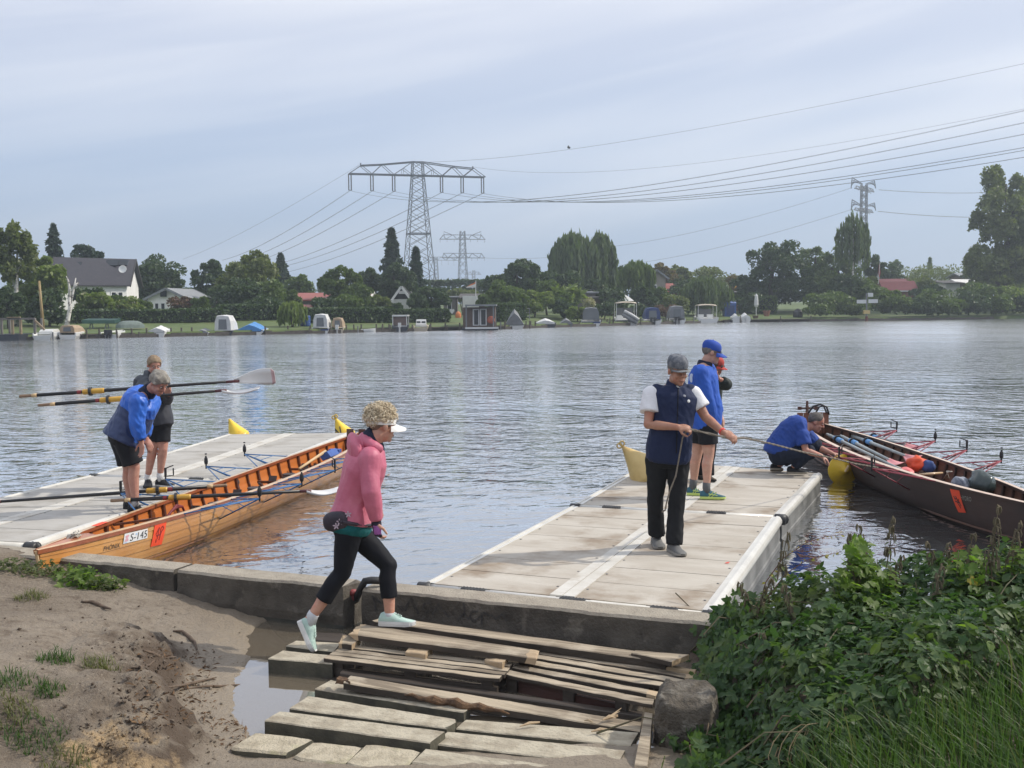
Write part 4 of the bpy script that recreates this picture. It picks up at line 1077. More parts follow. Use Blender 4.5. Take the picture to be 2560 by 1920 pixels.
for t in (.40, .52, .64, .76):
 c = GH.A+GH.T*GH.L*t; mb = MB()
 mb.box(c+Vector((0,0,.22)), GH.N*.17, GH.T*.11, Vector((0,0,.015))); part('seat', mb, M_RAILB, boat2)
 mb = MB(); mb.beam(c+GH.T*.4-GH.N*.30+Vector((0,0,.22)), c+GH.T*.4+GH.N*.30+Vector((0,0,.22)), .05, .04); part('thwart', mb, M_MAHIN, boat2)
R9 = reg(1960, 1000, 440)
for k in range(5):
 c = GH.A+GH.T*GH.L*.905+GH.N*(-.22+.105*k); mb = MB(); mb.box(c+Vector((0,0,.48)), GH.N*.046, GH.T*.012+Vector((0,0,.0)), Vector((0,0,.17))); part('back_rest', mb, mat('back_rest_wood', (0.21,0.085,0.05), (0.16,0.06,0.036), scale=9, rough=.45), boat2)
mb = MB(); c = GH.A+GH.T*GH.L*.90+Vector((0,0,.645))
mb.tube([c-GH.N*.10, c-GH.N*.02+Vector((0,0,.11)), c+GH.N*.1+Vector((0,0,.14)), c+GH.N*.2+Vector((0,0,.10)), c+GH.N*.24-Vector((0,0,.02))], .017, 7)
mb.tube([c+GH.N*.02, c+GH.N*.08+Vector((0,0,.10)), c+GH.N*.15+Vector((0,0,.12)), c+GH.N*.2], .014, 7)
part('strap_loop', mb, M_LOCK, boat2, smooth=True)
rud = D(*R9(290,210), 18.75); mb = MB(); tp = D(*R9(290,85), 18.75)
mb.box(rud.lerp(tp,.25), GH.T*.05, GH.N*.012, Vector((0,0,.15))); part('rudder', mb, M_MAHIN, boat2)
mb = MB(); a, b = D(*R9(195,103),18.75), D(*R9(402,102),18.75)
mb.beam(a, b, .035, .022); mb.box(a, Vector((.03,0,0)), Vector((0,.02,0)), Vector((0,0,.03))); mb.box(b, Vector((.03,0,0)), Vector((0,.02,0)), Vector((0,0,.03))); mb.tube([tp-Vector((0,0,.10)), tp+Vector((0,0,.10))], .022, 7)
part('rudder_yoke', mb, M_DKBR, boat2)
RH = reg(2200, 1160, 360, 1757)
f = GH.patch([RH(1000,378), RH(1128,402), RH(1130,455), RH(1005,432)], -1)
mb = MB(); text_patch(mb, f, 'HYDRO', 0, 1, 0, 1, .014); part('name', mb, mat('faded_grey_lettering', (0.30,0.29,0.24), rough=.6), boat2)
f = GH.patch([RH(870,300), RH(985,322), RH(1066,585), RH(975,580)], -1)
mb = MB(); grid_patch(mb, f, 5, 8, .016); grid_patch(mb, lambda x, y, o: f(x, 1, .016)+Vector((0,0,.012))+GH.N*(.09*y), 5, 2, 0)
fl = part('start_number', mb, M_ORNG, boat2, label='orange start number cloth with a black scrawl')
mb = MB(); stroke_patch(mb, f, [[(.25,.72),(.28,.58),(.5,.62),(.55,.52),(.70,.60)],[(.2,.5),(.75,.44)],[(.4,.5),(.62,.20)],[(.6,.56),(.75,.30)],[(.45,.72),(.5,.6)]], .0185, .006); part('lettering', mb, M_INK, fl)
M_GREYS = mat('grey_oar_shaft', (0.36,0.40,0.40), (0.30,0.33,0.34), scale=6, rough=.45)
M_BLUEC = mat('light_blue_sleeve', (0.13,0.33,0.62), (0.10,0.27,0.55), scale=8, rough=.5)
M_PINKB = mat('pink_blade', (0.66,0.28,0.29), (0.58,0.22,0.24), scale=5, rough=.5)
M_REDBL = mat('light_red_blade', (0.75,0.16,0.15), rough=.5)
OG = dict(shaft=M_GREYS, handle=M_GREYS, sleeve=M_BLUEC, collar=M_LOCK, blade=M_PINKB)
def lvl(u, v, z): return P(u, v, z)
gO = 'grey oars lying in the mahogany boat'
oar('grey oar nearest to the far gunwale, with the rearmost pink blade', lvl(*R9(905,415),.40), lvl(*R9(1700,600),.42), dict(grip=.05, sleeve=.25, collar=.30, sleeve_end=.36), OG, (1,.2,.3), gO, r=.026)
oar('grey oar second from the far gunwale with a pink blade tilted up', lvl(*R9(835,440),.37), lvl(*R9(1640,745),.40), dict(grip=.05, sleeve=.26, collar=.30, sleeve_end=.36), OG, (1,.1,.5), gO, r=.026)
oar('grey oar in the middle of the boat with a blue sleeve in two pieces', lvl(*R9(712,450),.36), lvl(*R9(1420,800),.36), dict(grip=.05, sleeve=.20, collar=.255, sleeve_end=.32), OG, (1,.1,.2), gO, r=.026)
oar('grey oar nearest to the pale gunwale with the light red blade', lvl(*R9(540,430),.36), lvl(*R9(1600,940),.34), dict(grip=.05, sleeve=.12, collar=.16, sleeve_end=.22), dict(OG, blade=M_REDBL), (1,.1,-.2), gO, r=.026)
def lump(c, rx, ry, rz, m, name, label, cat, seed=0, amp=.22, ax=None):
 mb = MB(); mb.ell((0,0,0),(1,0,0),(0,1,0),(0,0,1),20,12); c = Vector(c); out = []
 ax = ax or (Vector((1,0,0)), Vector((0,1,0)), Vector((0,0,1)))
 for p in mb.v:
  q = Vector(p); q = q*(1+amp*noise.noise(q*1.6+Vector((seed,0,0)))+amp*.4*noise.noise(q*4+Vector((0,seed,0))))
  out.append(tuple(c+ax[0]*q.x*rx+ax[1]*q.y*ry+ax[2]*q.z*rz))
 mb.v = out
 return solo(name, mb, m, label, cat, smooth=True)
lump(P(*R9(1680,800),.37), .13,.17,.09, mat('orange_red_cloth', (0.75,0.10,0.03), (0.6,0.07,0.03), scale=8, rough=.7), 'bag', 'orange-red bag lying among the pink blades in the mahogany boat', 'bag', 1, .38)
lump(P(*R9(1815,835),.36), .075,.11,.085, mat('deep_blue_cloth', (0.025,0.06,0.20), (0.018,0.04,0.15), scale=8, rough=.7), 'bag', 'deep blue bag against the orange-red bag in the mahogany boat', 'bag', 2)
lump(P(*R9(1540,900),.31), .08,.18,.05, M_REDBL, 'cloth', 'light red cloth by the pale gunwale of the mahogany boat', 'cloth', 3)
lump(P(*RH(1240,230),.44), .12,.20,.13, mat('shiny_dark_foil', (0.03,0.045,0.045), (0.06,0.08,0.075), scale=6, rough=.22), 'bag', 'shiny dark bag in the bow of the mahogany boat', 'bag', 4, .28)
lump(P(*RH(985,245),.40), .09,.16,.08, mat('grey_striped_cloth', (0.35,0.37,0.42), (0.05,0.06,0.09), scale=9, stretch=(3,.3,1), rough=.8), 'towel', 'grey striped towel beside the shiny dark bag', 'towel', 5)
mb = MB(); mb.tube([P(*R9(1700,935),.36), P(*R9(1850,930),.37), P(*R9(1990,915),.36)], [.012,.02,.012], 6)
solo('stick', mb, M_RAILP, 'pale stick lying in the middle of the mahogany boat', 'stick', smooth=True)
mb = MB()
for k in range(4):
 a = P(*R9(2010+20*k,985),.30); b = P(*R9(2110-6*k,900),.44); mb.tube([a, a.lerp(b,.5)+Vector((.0,.03*k,.03)), b], .008, 5)
solo('cord', mb, M_WROPE, 'pale cord looped over the far side of the mahogany boat', 'cord', smooth=True)
# ------------------------------------------------------------------ mooring buoys
M_BUOY = mat('yellow_buoy', (0.92, 0.63, 0.045), (0.84, 0.54, 0.035), scale=4, rough=.42, coat=.15, c3=(0.60,0.36,0.06), s3=5)
M_BUOYB = mat('faded_buoy', (0.64, 0.48, 0.20), (0.54, 0.38, 0.14), scale=4, rough=.5, c3=(0.42,0.28,0.10), s3=4)
M_ROD = mat('grey_rod', (0.30,0.27,0.24), rough=.5)
def buoy(label, tip, axis, L, R, m, rings=True, rod=True, n=26):
 tip = Vector(tip); ax = Vector(axis).normalized()          # axis: from tip into the body
 root = thing('mooring_buoy', label, 'buoy', tip+ax*L, 'yellow mooring buoys')
 mb = MB(); prof = [(.0,.0),(.018,.004),(.028,.03),(R*.55,L*.55),(R*.93,L*.93),(R,L*.99),(R*1.0,L*1.05),(R*.97,L*1.18),(R*.80,L*1.30),(R*.4,L*1.38),(0,L*1.4)]
 mb.lathe(prof, tip, n, ax); part('float_body', mb, m, root, smooth=True)
 if rings:
  mb = MB(); x = ax.orthogonal().normalized()
  x = (Vector((1,0,0))-ax*ax.x).normalized()
  for s in (-.6, .6):
   c = tip-ax*.03+x*.035*s; pts = [c+(x*math.cos(a)+ax*math.sin(a))*.03 for a in [2*math.pi*k/10 for k in range(11)]]
   mb.tube(pts, .010, 6, cap=False)
  part('lifting_eye', mb, m, root, smooth=True)
 return root
buoy('plain yellow cone buoy at the far left corner of the left dock', D(572.5,1047,19.1), (.42,.1,-.9), .34, .19, M_BUOY, rings=False)
bN = buoy('yellow cone buoy marked with a black letter N', D(839,1046,19.3), (.42,.12,-.9), .34, .19, M_BUOY)
tipN = D(839,1046,19.3); axN = Vector((.42,.12,-.9)).normalized()
vs, fs, w = text_mesh('N', 1.0); mb = MB()
xN = (Vector((1,0,0))-axN*axN.x).normalized(); yN = axN.cross(xN)
if yN.y > 0: yN = -yN
out = []
for x, y in vs:
 h = .30-.16*y/.7; rr = .19*h/.34+.016; a = math.radians(-12)+(x/w-.5)*.085/rr*2
 a = -.35+(x/w-.5)*.13/rr
 out.append(tipN+axN*h+(xN*math.sin(a)+yN*math.cos(a))*rr)
mb.add(out, fs); part('lettering', mb, M_INK, bN)
buoy('big faded yellow cone buoy left of the right dock', D(1556,1116,13.4), (.58,.05,-.62), .42, .235, M_BUOYB)
bt = D(2109,1172,14.9)
b4 = buoy('round yellow drum buoy floating beside the mahogany boat', bt+Vector((.02,-.10,-.02)), (-.12,1,.02), .13, .215, M_BUOY, rings=False, n=32)
mb = MB(); q0 = D(*R9(770,905),14.55); q1 = D(*R9(815,820),14.55); mb.tube([q0, q1], .016, 6); part('lifting_eye', mb, M_PALE, b4)
# ------------------------------------------------------------------ people
def V3(x): return Vector(x)
def evaluated_remesh(mb, voxel, smooth=4, name='tmp'):
 me = bpy.data.meshes.new(name); me.from_pydata(mb.v, [], mb.f)
 bm = bmesh.new(); bm.from_mesh(me); bmesh.ops.recalc_face_normals(bm, faces=bm.faces); bm.to_mesh(me); bm.free()
 ob = bpy.data.objects.new(name, me); col.objects.link(ob)
 m = ob.modifiers.new('r', 'REMESH'); m.mode = 'VOXEL'; m.voxel_size = voxel; m.use_smooth_shade = True
 if smooth:
  s = ob.modifiers.new('s', 'SMOOTH'); s.iterations = smooth; s.factor = .5
 dg = bpy.context.evaluated_depsgraph_get()
 out = bpy.data.meshes.new_from_object(ob.evaluated_get(dg))
 bpy.data.objects.remove(ob); bpy.data.meshes.remove(me)
 return out
def finish(me, name, mats, parent, wrinkle=0.0, wscale=9.0, wdir=None, matf=None, label=None, cut=None):
 o = worg(parent)
 n = len(me.vertices); co = np.empty(n*3, np.float32); me.vertices.foreach_get('co', co); co = co.reshape(-1, 3)
 if wrinkle:
  no = np.empty(n*3, np.float32); me.vertices.foreach_get('normal', no); no = no.reshape(-1, 3)
  dd = np.empty(n, np.float32)
  for i in range(n):
   p = Vector(co[i].tolist())
   q = Vector((p.x*wscale*1.1, p.y*wscale*1.1, p.z*wscale*.75+p.x*wscale*.7))
   a = noise.noise(q); b = noise.noise(q*2.3+Vector((5,5,5)))
   dd[i] = (1-abs(a)*2.4)*.6+b*.5
  co = co+no*(dd*wrinkle)[:, None]
 if matf is not None:
  fc = np.empty(len(me.polygons)*3, np.float32); me.polygons.foreach_get('center', fc); fc = fc.reshape(-1, 3)
  me.polygons.foreach_set('material_index', np.array([matf(Vector(c.tolist())) for c in fc], dtype=np.int32))
 co = co-np.array(o, dtype=np.float32)
 me.vertices.foreach_set('co', co.ravel().astype(np.float32)); me.update()
 me.materials.clear()
 for m in as_mats(mats): me.materials.append(m)
 if matf is not None:
  me.polygons.foreach_set('material_index', np.array([matf(Vector(c.tolist())) for c in fc], dtype=np.int32))
 me.polygons.foreach_set('use_smooth', np.ones(len(me.polygons), dtype=bool)); me.update()
 me.name = name
 return part(name, me, None, parent, label=label)
def ball(mb, c, r, n=10): mb.ell(c, (r,0,0), (0,r,0), (0,0,r), n, 8)
def limb(mb, pts, rs, n=12, caps=(True, True)):
 mb.tube(pts, rs, n)
 for i, p in enumerate(pts):
  if (i == 0 and not caps[0]) or (i == len(pts)-1 and not caps[1]): continue
  ball(mb, p, rs[i]*.995)
class Person:
 """joints in metres; f: facing; the body is one remeshed skin, clothes are lofted round the same skeleton"""
 def __init__(s, label, J, f, fh, s_=1.0, fat=1.0, skin=None, hands=None, tilt=0.0):
  s.J = J; s.k = s_; s.fat = fat
  s.f = V3(f).normalized(); s.root = thing('person', label, 'person', J['foot'])
  up = V3((0,0,1)); s.skin = skin
  s.fh = V3(fh).normalized(); s.rh = s.fh.cross(up).normalized(); s.uh = s.rh.cross(s.fh).normalized()
  if tilt: s.rh, s.uh = (s.rh*math.cos(tilt)+s.uh*math.sin(tilt)), (s.uh*math.cos(tilt)-s.rh*math.sin(tilt))
  s.hands = hands or {}
 def spine(s, t):
  a, b, c = s.J['pelvis'], s.J.get('chest') or (s.J['pelvis'].lerp(s.J['neck'], .55)), s.J['neck']
  m = b*2-(a+c)*.5
  if t < 0: return a+(m-a).normalized()*t*(c-a).length
  if t > 1: return c+(c-m).normalized()*(t-1)*(c-a).length
  return a*(1-t)**2+m*2*t*(1-t)+c*t*t
 def frame(s, t):
  tg = (s.spine(t+.02)-s.spine(t-.02)).normalized()
  rp = (s.J['hipR']-s.J['hipL']).normalized(); rs = (s.J['shR']-s.J['shL']).normalized()
  r = rp.lerp(rs, min(max(t, 0), 1)); r = (r-tg*r.dot(tg)).normalized()
  return tg, r, tg.cross(r)*1.0
 W = {-.16:(.115,.085), -.05:(.165,.115), .1:(.168,.118), .3:(.152,.108), .5:(.158,.112), .7:(.178,.118), .82:(.182,.108), .92:(.150,.085), 1.0:(.075,.065)}
 def torso(s, mb, t0=-.16, t1=1.0, grow=0.0, gd=0.0, n=20, belly=0.0, hem=0.0):
  ks = sorted(s.W); ts = [t0]+[t for t in ks if t0 < t < t1]+[t1]; rings = []
  for t in ts:
   w = float(np.interp(t, ks, [s.W[k][0] for k in ks])); d = float(np.interp(t, ks, [s.W[k][1] for k in ks]))
   if t > .86: g = grow*.6
   else: g = grow
   w = w*s.k*s.fat+g; d = d*s.k*s.fat+g+gd
   if hem and t < .12: w += hem*(.12-t)/.28; d += hem*(.12-t)/.28
   tg, r, f = s.frame(t); sg = 1 if f.dot(s.f) > 0 else -1
   f = f*sg; bl = belly*math.exp(-((t-.28)/.2)**2)
   c = s.spine(t)+f*bl*.5
   rings.append([c+r*(math.copysign(abs(math.cos(a))**.8, math.cos(a))*w)+f*(math.copysign(abs(math.sin(a))**.8, math.sin(a))*(d+bl*.5)) for a in [2*math.pi*i/n for i in range(n)]])
  mb.loft(rings)
 def body(s, voxel=.0075):
  J, k = s.J, s.k; mb = MB()
  s.torso(mb)
  for S in 'RL':
   sh, el, wr = J['sh'+S], J['el'+S], J['wr'+S]
   limb(mb, [sh, sh.lerp(el,.4), el, el.lerp(wr,.3), wr], [.056*k,.047*k,.040*k,.041*k,.027*k])
   s.hand(mb, S)
   hp, kn, an = J['hip'+S], J['kn'+S], J['an'+S]
   back = (kn.lerp(an,.28))+(-s.f)*.014
   limb(mb, [hp, hp.lerp(kn,.45), kn, back, an.lerp(kn,.25), an], [.088*k*s.fat,.078*k*s.fat,.056*k,.057*k,.041*k,.035*k])
   he, to = J['he'+S], J['to'+S]
   upv = (an-he.lerp(to,.3)).normalized()
   limb(mb, [he.lerp(to,.16)+upv*.045, he.lerp(to,.5)+upv*.036, he.lerp(to,.80)+upv*.026], [.026,.024,.018])
   limb(mb, [an, he.lerp(to,.24)+upv*.05], [.036*k,.028])
  s.head(mb)
  me = evaluated_remesh(mb, voxel, 3)
  return finish(me, 'body', s.skin, s.root)
 def head(s, mb):
  c, f, u, r, k = s.J['head'], s.fh, s.uh, s.rh, s.k
  mb.ell(c+u*.036*k-f*.004, r*.074*k, f*.095*k, u*.083*k, 18, 12)
  mb.ell(c+f*.026*k-u*.048*k, r*.058*k, f*.063*k, u*.066*k, 16, 10)
  mb.ell(c+f*.068*k-u*.094*k, r*.024*k, f*.020*k, u*.018*k, 10, 8)
  mb.ell(c+f*.078*k+u*.030*k, r*.052*k, f*.014*k, u*.013*k, 10, 8)
  limb(mb, [c+f*.086*k+u*.022*k, c+f*.100*k-u*.002*k, c+f*.108*k-u*.022*k], [.009*k,.011*k,.0145*k], 8)
  for x in (-1, 1):
   mb.ell(c+f*.098*k-u*.024*k+r*x*.011*k, r*.009*k, f*.010*k, u*.009*k, 8, 6)
   mb.ell(c+r*x*.074*k-f*.006*k-u*.004*k, r*.012*k, f*.019*k, u*.031*k, 10, 8)
   mb.ell(c+f*.062*k-u*.028*k+r*x*.034*k, r*.024*k, f*.024*k, u*.022*k, 10, 8)
  mb.ell(c+f*.086*k-u*.058*k, r*.026*k, f*.010*k, u*.007*k, 10, 6)
  mb.ell(c+f*.084*k-u*.070*k, r*.022*k, f*.011*k, u*.007*k, 10, 6)
  limb(mb, [s.J['neck']-s.frame(1)[0]*.03, c-u*.06*k-f*.022*k], [.060*k,.054*k])
  limb(mb, [s.J['neck'], s.J['shR'].lerp(s.J['neck'],.3)], [.05*k,.045*k]); limb(mb, [s.J['neck'], s.J['shL'].lerp(s.J['neck'],.3)], [.05*k,.045*k])
 def face(s, eyes=True):
  c, f, u, r, k = s.J['head'], s.fh, s.uh, s.rh, s.k
  for x in (-1, 1):
   mb = MB(); mb.ell(c+f*.0835*k+u*.010*k+r*x*.031*k, r*.013*k, f*.008*k, u*.006*k, 10, 6); e = part('eye', mb, M_EYE, s.root, smooth=True)
   mb = MB(); mb.ell(c+f*.0895*k+u*.009*k+r*x*.031*k, r*.0055*k, f*.004*k, u*.0055*k, 8, 6); part('iris', mb, M_IRIS, e, smooth=True)
   mb = MB(); mb.tube([c+f*.090*k+u*.030*k+r*x*.015*k, c+f*.091*k+u*.034*k+r*x*.032*k, c+f*.080*k+u*.029*k+r*x*.050*k], [.003,.0042,.0025], 5); part('eyebrow', mb, M_BROW, s.root, smooth=True)
  mb = MB(); mb.tube([c+f*.083*k-u*.063*k-r*.025*k, c+f*.0945*k-u*.0625*k-r*.01*k, c+f*.0945*k-u*.0625*k+r*.01*k, c+f*.083*k-u*.063*k+r*.025*k], [.002,.0042,.0042,.002], 6); part('mouth', mb, M_LIP, s.root, smooth=True)
 def hand(s, mb, S):
  h = s.hands.get(S, {}); J = s.J; k = s.k
  d = V3(h.get('d', J['wr'+S]-J['el'+S])).normalized(); n = V3(h.get('n', (0,0,-1))); n = (n-d*n.dot(d)).normalized()
  w = d.cross(n)*(1 if h.get('flip') else -1)           # thumb side
  p = J['wr'+S]; c = h.get('curl', .35)
  mb.ell(p+d*.050*k, d*.052*k, w*.041*k, n*.017*k, 12, 8)
  mb.ell(p+d*.012*k, d*.03*k, w*.030*k, n*.022*k, 10, 6)
  ax = d.cross(n)
  for i, (off, L) in enumerate(((.031,.068),(.0105,.078),(-.0105,.072),(-.031,.056))):
   b = p+d*(.088-.006*abs(i-1.3))*k+w*off*k; dd = (d+w*off*2.2).normalized(); a = 0; pts = [b-dd*.02*k]; rr = [.0098*k]
   for q, (fr, fac) in enumerate(((.45,.8),(.32,1.0),(.23,.8))):
    a += c*fac; e = dd*math.cos(a)+n*math.sin(a); b = b+e*L*fr*k; pts.append(b); rr.append((.0092-.0009*q)*k)
   limb(mb, pts, rr, 8)
  b = p+d*.025*k+w*.030*k; t1 = (d*.55+w*.75+n*(.25+c*.4)).normalized(); t2 = (d*.85+w*(.30-c*.45)+n*(.2+c*.5)).normalized()
  limb(mb, [b, b+t1*.036*k, b+t1*.036*k+t2*.030*k, b+t1*.036*k+t2*.052*k], [.014*k,.0115*k,.0105*k,.008*k], 8)
 def hair(s, m, front=.062, side=.020, back=-.062, amp=.006, grow=.007, receding=0.0, freq=60):
  c, f, u, r, k = s.J['head'], s.fh, s.uh, s.rh, s.k; mb = MB()
  t = MB(); t.ell((0,0,0), (1,0,0), (0,1,0), (0,0,1), 56, 40); keep = []
  for x, y, z in t.v:
   X, Y, Z = x*.074, y*.095-.004, z*.083+.036
   lim = side if abs(Y) < .03 else (side+(front-side)*min((Y-.03)/.05, 1) if Y > 0 else side+(back-side)*min((-Y-.03)/.05, 1))
   if receding and Y > .0: lim += receding*(1-min(abs(X)/.055, 1)*.75)
   e = Z-lim; keep.append(e > 0)
   q = Vector((X*freq*.7, Y*freq*.4, Z*freq*.7)); g = grow*min(max(e/.02, 0), 1)+.0012
   g += amp*noise.noise(q)*min(max(e/.02, 0), 1); g = max(g, .001)
   nn = Vector((x/.074, y/.095, z/.083)).normalized(); P_ = Vector((X, Y, Z))+nn*g
   mb.v.append(tuple(c+r*P_.x*k+f*P_.y*k+u*P_.z*k))
  for ff in t.f:
   if all(keep[i] for i in ff): mb.f.append(ff); mb.m.append(0)
  return part('hair', mb, m, s.root, smooth=True)
 def cap(s, m, mb_=None, brimm=None, low=.030, brim=.078, droop=.018, tilt=0.0, top=1.0):
  c, f, u, r, k = s.J['head'], s.fh, s.uh, s.rh, s.k; mb = MB(); rings = []
  for z, sc in ((low-.004,1.0),(low,1.015),(low+.03,1.03),(low+.055,.98),(low+.078,.83),(low+.092,.58),(low+.099,.28),(low+.101,.02)):
   if z > low+.03: z = low+.03+(z-low-.03)*top
   rings.append([c-f*.004*k+(r*math.cos(a)*.080*sc+f*math.sin(a)*.101*sc)*k+u*(z-.010*math.sin(a)*(1 if sc > .9 else sc))*k for a in [2*math.pi*i/24 for i in range(24)]])
  mb.loft(rings); o = part('cap', mb, m, s.root, smooth=True)
  mb = MB(); rings = []
  for j in range(6):
   q = j/5; ring = []
   for i in range(13):
    a = math.radians(25+130*i/12); e = math.sin((i/12)*math.pi)**.6
    p = c-f*.004*k+(r*math.cos(a)*(.081+.004*q)+f*(math.sin(a)*.102+brim*q*e))*k+u*(low-.006-.010*math.sin(a)-droop*q-abs(math.cos(a))*.012*(1+q*.8))*k
    ring.append(p)
   rings.append(ring+[p-u*.004 for p in reversed(ring)])
  mb.loft(rings); b = part('brim', mb, brimm or m, o, smooth=False)
  mb = MB(); ball(mb, c-f*.004*k+u*(low+.03+.071*top)*k, .007*k, 8); part('button', mb, m, o, smooth=True)
  return o
 def sleeves(s, mb, a=0.0, b=1.0, r0=.070, r1=.052, r2=.043, r3=.040, which='RL'):
  k = s.k
  for S in which:
   sh, el, wr = s.J['sh'+S], s.J['el'+S], s.J['wr'+S]
   if b <= .5:
    e = sh.lerp(el, b*2); mb.tube([sh, sh.lerp(e,.5), e], [r0*k,r1*k*1.1,r1*k*1.12], 14); ball(mb, sh, r0*k, 12)
   else:
    e = el.lerp(wr, (b-.5)*2)
    mb.tube([sh, sh.lerp(el,.45), el, el.lerp(e,.45), e], [r0*k,r1*k*1.05,r2*k*1.12,r2*k*1.08,r3*k], 14); ball(mb, sh, r0*k, 12); ball(mb, el, r2*k*1.12, 12)
 def legs(s, mb, b=1.0, r0=.108, r1=.088, r2=.070, r3=.06, flare=0.0):
  k = s.k*s.fat
  for S in 'RL':
   hp, kn, an = s.J['hip'+S], s.J['kn'+S], s.J['an'+S]
   if b <= .5:
    e = hp.lerp(kn, b*2); mb.tube([hp, hp.lerp(e,.5), e], [r0*k,r1*k,r1*k*.98], 16)
   else:
    e = kn.lerp(an, (b-.5)*2); bk = kn.lerp(e,.35)-s.f*.012
    mb.tube([hp, hp.lerp(kn,.5), kn, bk, e], [r0*k,r1*k,r2*k,r2*k*.97,r3*s.k], 16)
    ball(mb, kn, r2*k, 12)
   ball(mb, hp, r0*k*.98, 12)
 def garment(s, name, mb, mats, voxel=.011, smooth=3, wrinkle=.006, wscale=9, matf=None, label=None):
  return finish(evaluated_remesh(mb, voxel, smooth), name, mats, s.root, wrinkle, wscale, matf=matf, label=label)
 def shoe(s, S, m, solem, w=.047, h=.085, sole=.026, sock=None, extra=None, lace=None):
  he, to, an = s.J['he'+S], s.J['to'+S], s.J['an'+S]; d = (to-he); L = d.length; d.normalize()
  u0 = (an-he.lerp(to,.28)); u = (u0-d*u0.dot(d)).normalized(); x = d.cross(u).normalized()
  prof = [(-.05,.022,.055),(.0,.036,.085),(.13,.039,h*1.05),(.28,.040,h*1.08),(.42,.040,h*.95),(.55,.042,h*.70),(.72,.047,h*.55),(.86,.044,h*.45),(.95,.034,h*.38),(1.0,.018,h*.30)]
  sc = w/.047
  mb = MB(); rings = []
  for t, ww, hh in prof:
   c = he+d*L*t; ww *= sc; tp = .62 if t < .5 else .5
   rings.append([c+x*ww+u*sole*.6, c+x*ww*1.02+u*(sole+(hh-sole)*.35), c+x*ww*tp+u*(hh*.92), c+u*hh, c-x*ww*tp+u*(hh*.92), c-x*ww*1.02+u*(sole+(hh-sole)*.35), c-x*ww+u*sole*.6])
  mb.loft(rings); o = part('shoe', mb, m, s.root, smooth=True)
  mb = MB(); rings = []
  for t, ww, hh in prof:
   c = he+d*L*t; ww *= sc*1.08; b = 0.0 if t < .8 else (t-.8)*.05
   rings.append([c+x*ww+u*b, c+x*ww*1.04+u*sole*.5, c+x*ww+u*sole, c-x*ww+u*sole, c-x*ww*1.04+u*sole*.5, c-x*ww+u*b])
  mb.loft(rings); part('sole', mb, solem, o, smooth=False)
  if extra:
   mb = MB()
   for t0, t1, z0, z1 in ((.30,.50,.30,.85),(.42,.62,.30,.75),(.30,.66,.62,.42)):
    for sg in (-1, 1):
     a = he+d*L*t0+x*sg*.041*sc+u*h*z0; b = he+d*L*t1+x*sg*.038*sc+u*h*z1; mb.tube([a, b], .0045, 5)
   part('stripe', mb, extra, o)
  if lace:
   mb = MB()
   for t in (.36,.43,.50,.57):
    c = he+d*L*t; hh = h*(1.02-(t-.3)*1.0)
    mb.tube([c-x*.018+u*hh*.97, c+u*(hh*1.03), c+x*.018+d*.012+u*hh*.97], .004, 5)
   part('lace', mb, lace, o)
  if sock:
   mb = MB(); a = an+(s.J['kn'+S]-an).normalized()*(.02 if s.k < 1.01 and s.fat < .97 else .055); b = he+d*L*.26+u*h*.6
   mb.tube([a, an, b], [.0405*s.k,.0405*s.k,.038*s.k], 14); part('sock', mb, sock, s.root, smooth=True)
  return o
def skin_mat(name, a, b): return mat(name, a, b, scale=14, rough=.5, bump=.25, bscale=45, spec=.4, c3=tuple(x*y for x, y in zip(a, (1.02,.72,.66))), s3=9, lo3=.52, hi3=.72)
def cloth(name, a, v=.82, rough=.8, sc=7, bump=.25, bs=60, b=None):
 return mat(name, a, b or tuple(x*v for x in a), scale=sc, rough=rough, bump=bump, bscale=bs, spec=.25)
M_EYE = mat('eye_white', (.55,.52,.5), rough=.3); M_IRIS = mat('iris', (.03,.03,.04), rough=.2); M_BROW = mat('eyebrow_hair', (.16,.13,.10), rough=.9); M_LIP = mat('lip', (.30,.12,.10), rough=.5)
M_SKW = skin_mat('skin_woman', (.56,.32,.23), (.48,.25,.18)); M_SKT = skin_mat('skin_tanned', (.44,.235,.16), (.36,.18,.12)); M_SKP = skin_mat('skin_fair', (.55,.33,.245), (.47,.26,.19)); M_SKR = skin_mat('skin_ruddy', (.50,.27,.20), (.42,.20,.15))
M_BLACKC = cloth('black_cloth', (.012,.013,.017), rough=.75); M_BLKS = cloth('black_shoe', (.02,.021,.024), rough=.6); M_DSOLE = cloth('dark_sole', (.03,.03,.03)); M_WSOLE = cloth('white_sole', (.72,.72,.70)); M_SOCKW = cloth('white_sock', (.68,.68,.68))
def joints(R, Y0, **kw):
 J = {}
 for k, (x, y, dy) in kw.items(): J[k] = D(*R(x, y), Y0+dy)
 J['foot'] = Vector(((J['heR'].x+J['heL'].x)/2, (J['heR'].y+J['heL'].y)/2, min(J['heR'].z, J['heL'].z)))
 return J
def ground_feet(J, zs):
 for S, z in zs.items():
  for q in ('he', 'to'): J[q+S].z = z
 J['foot'].z = min(zs.values())
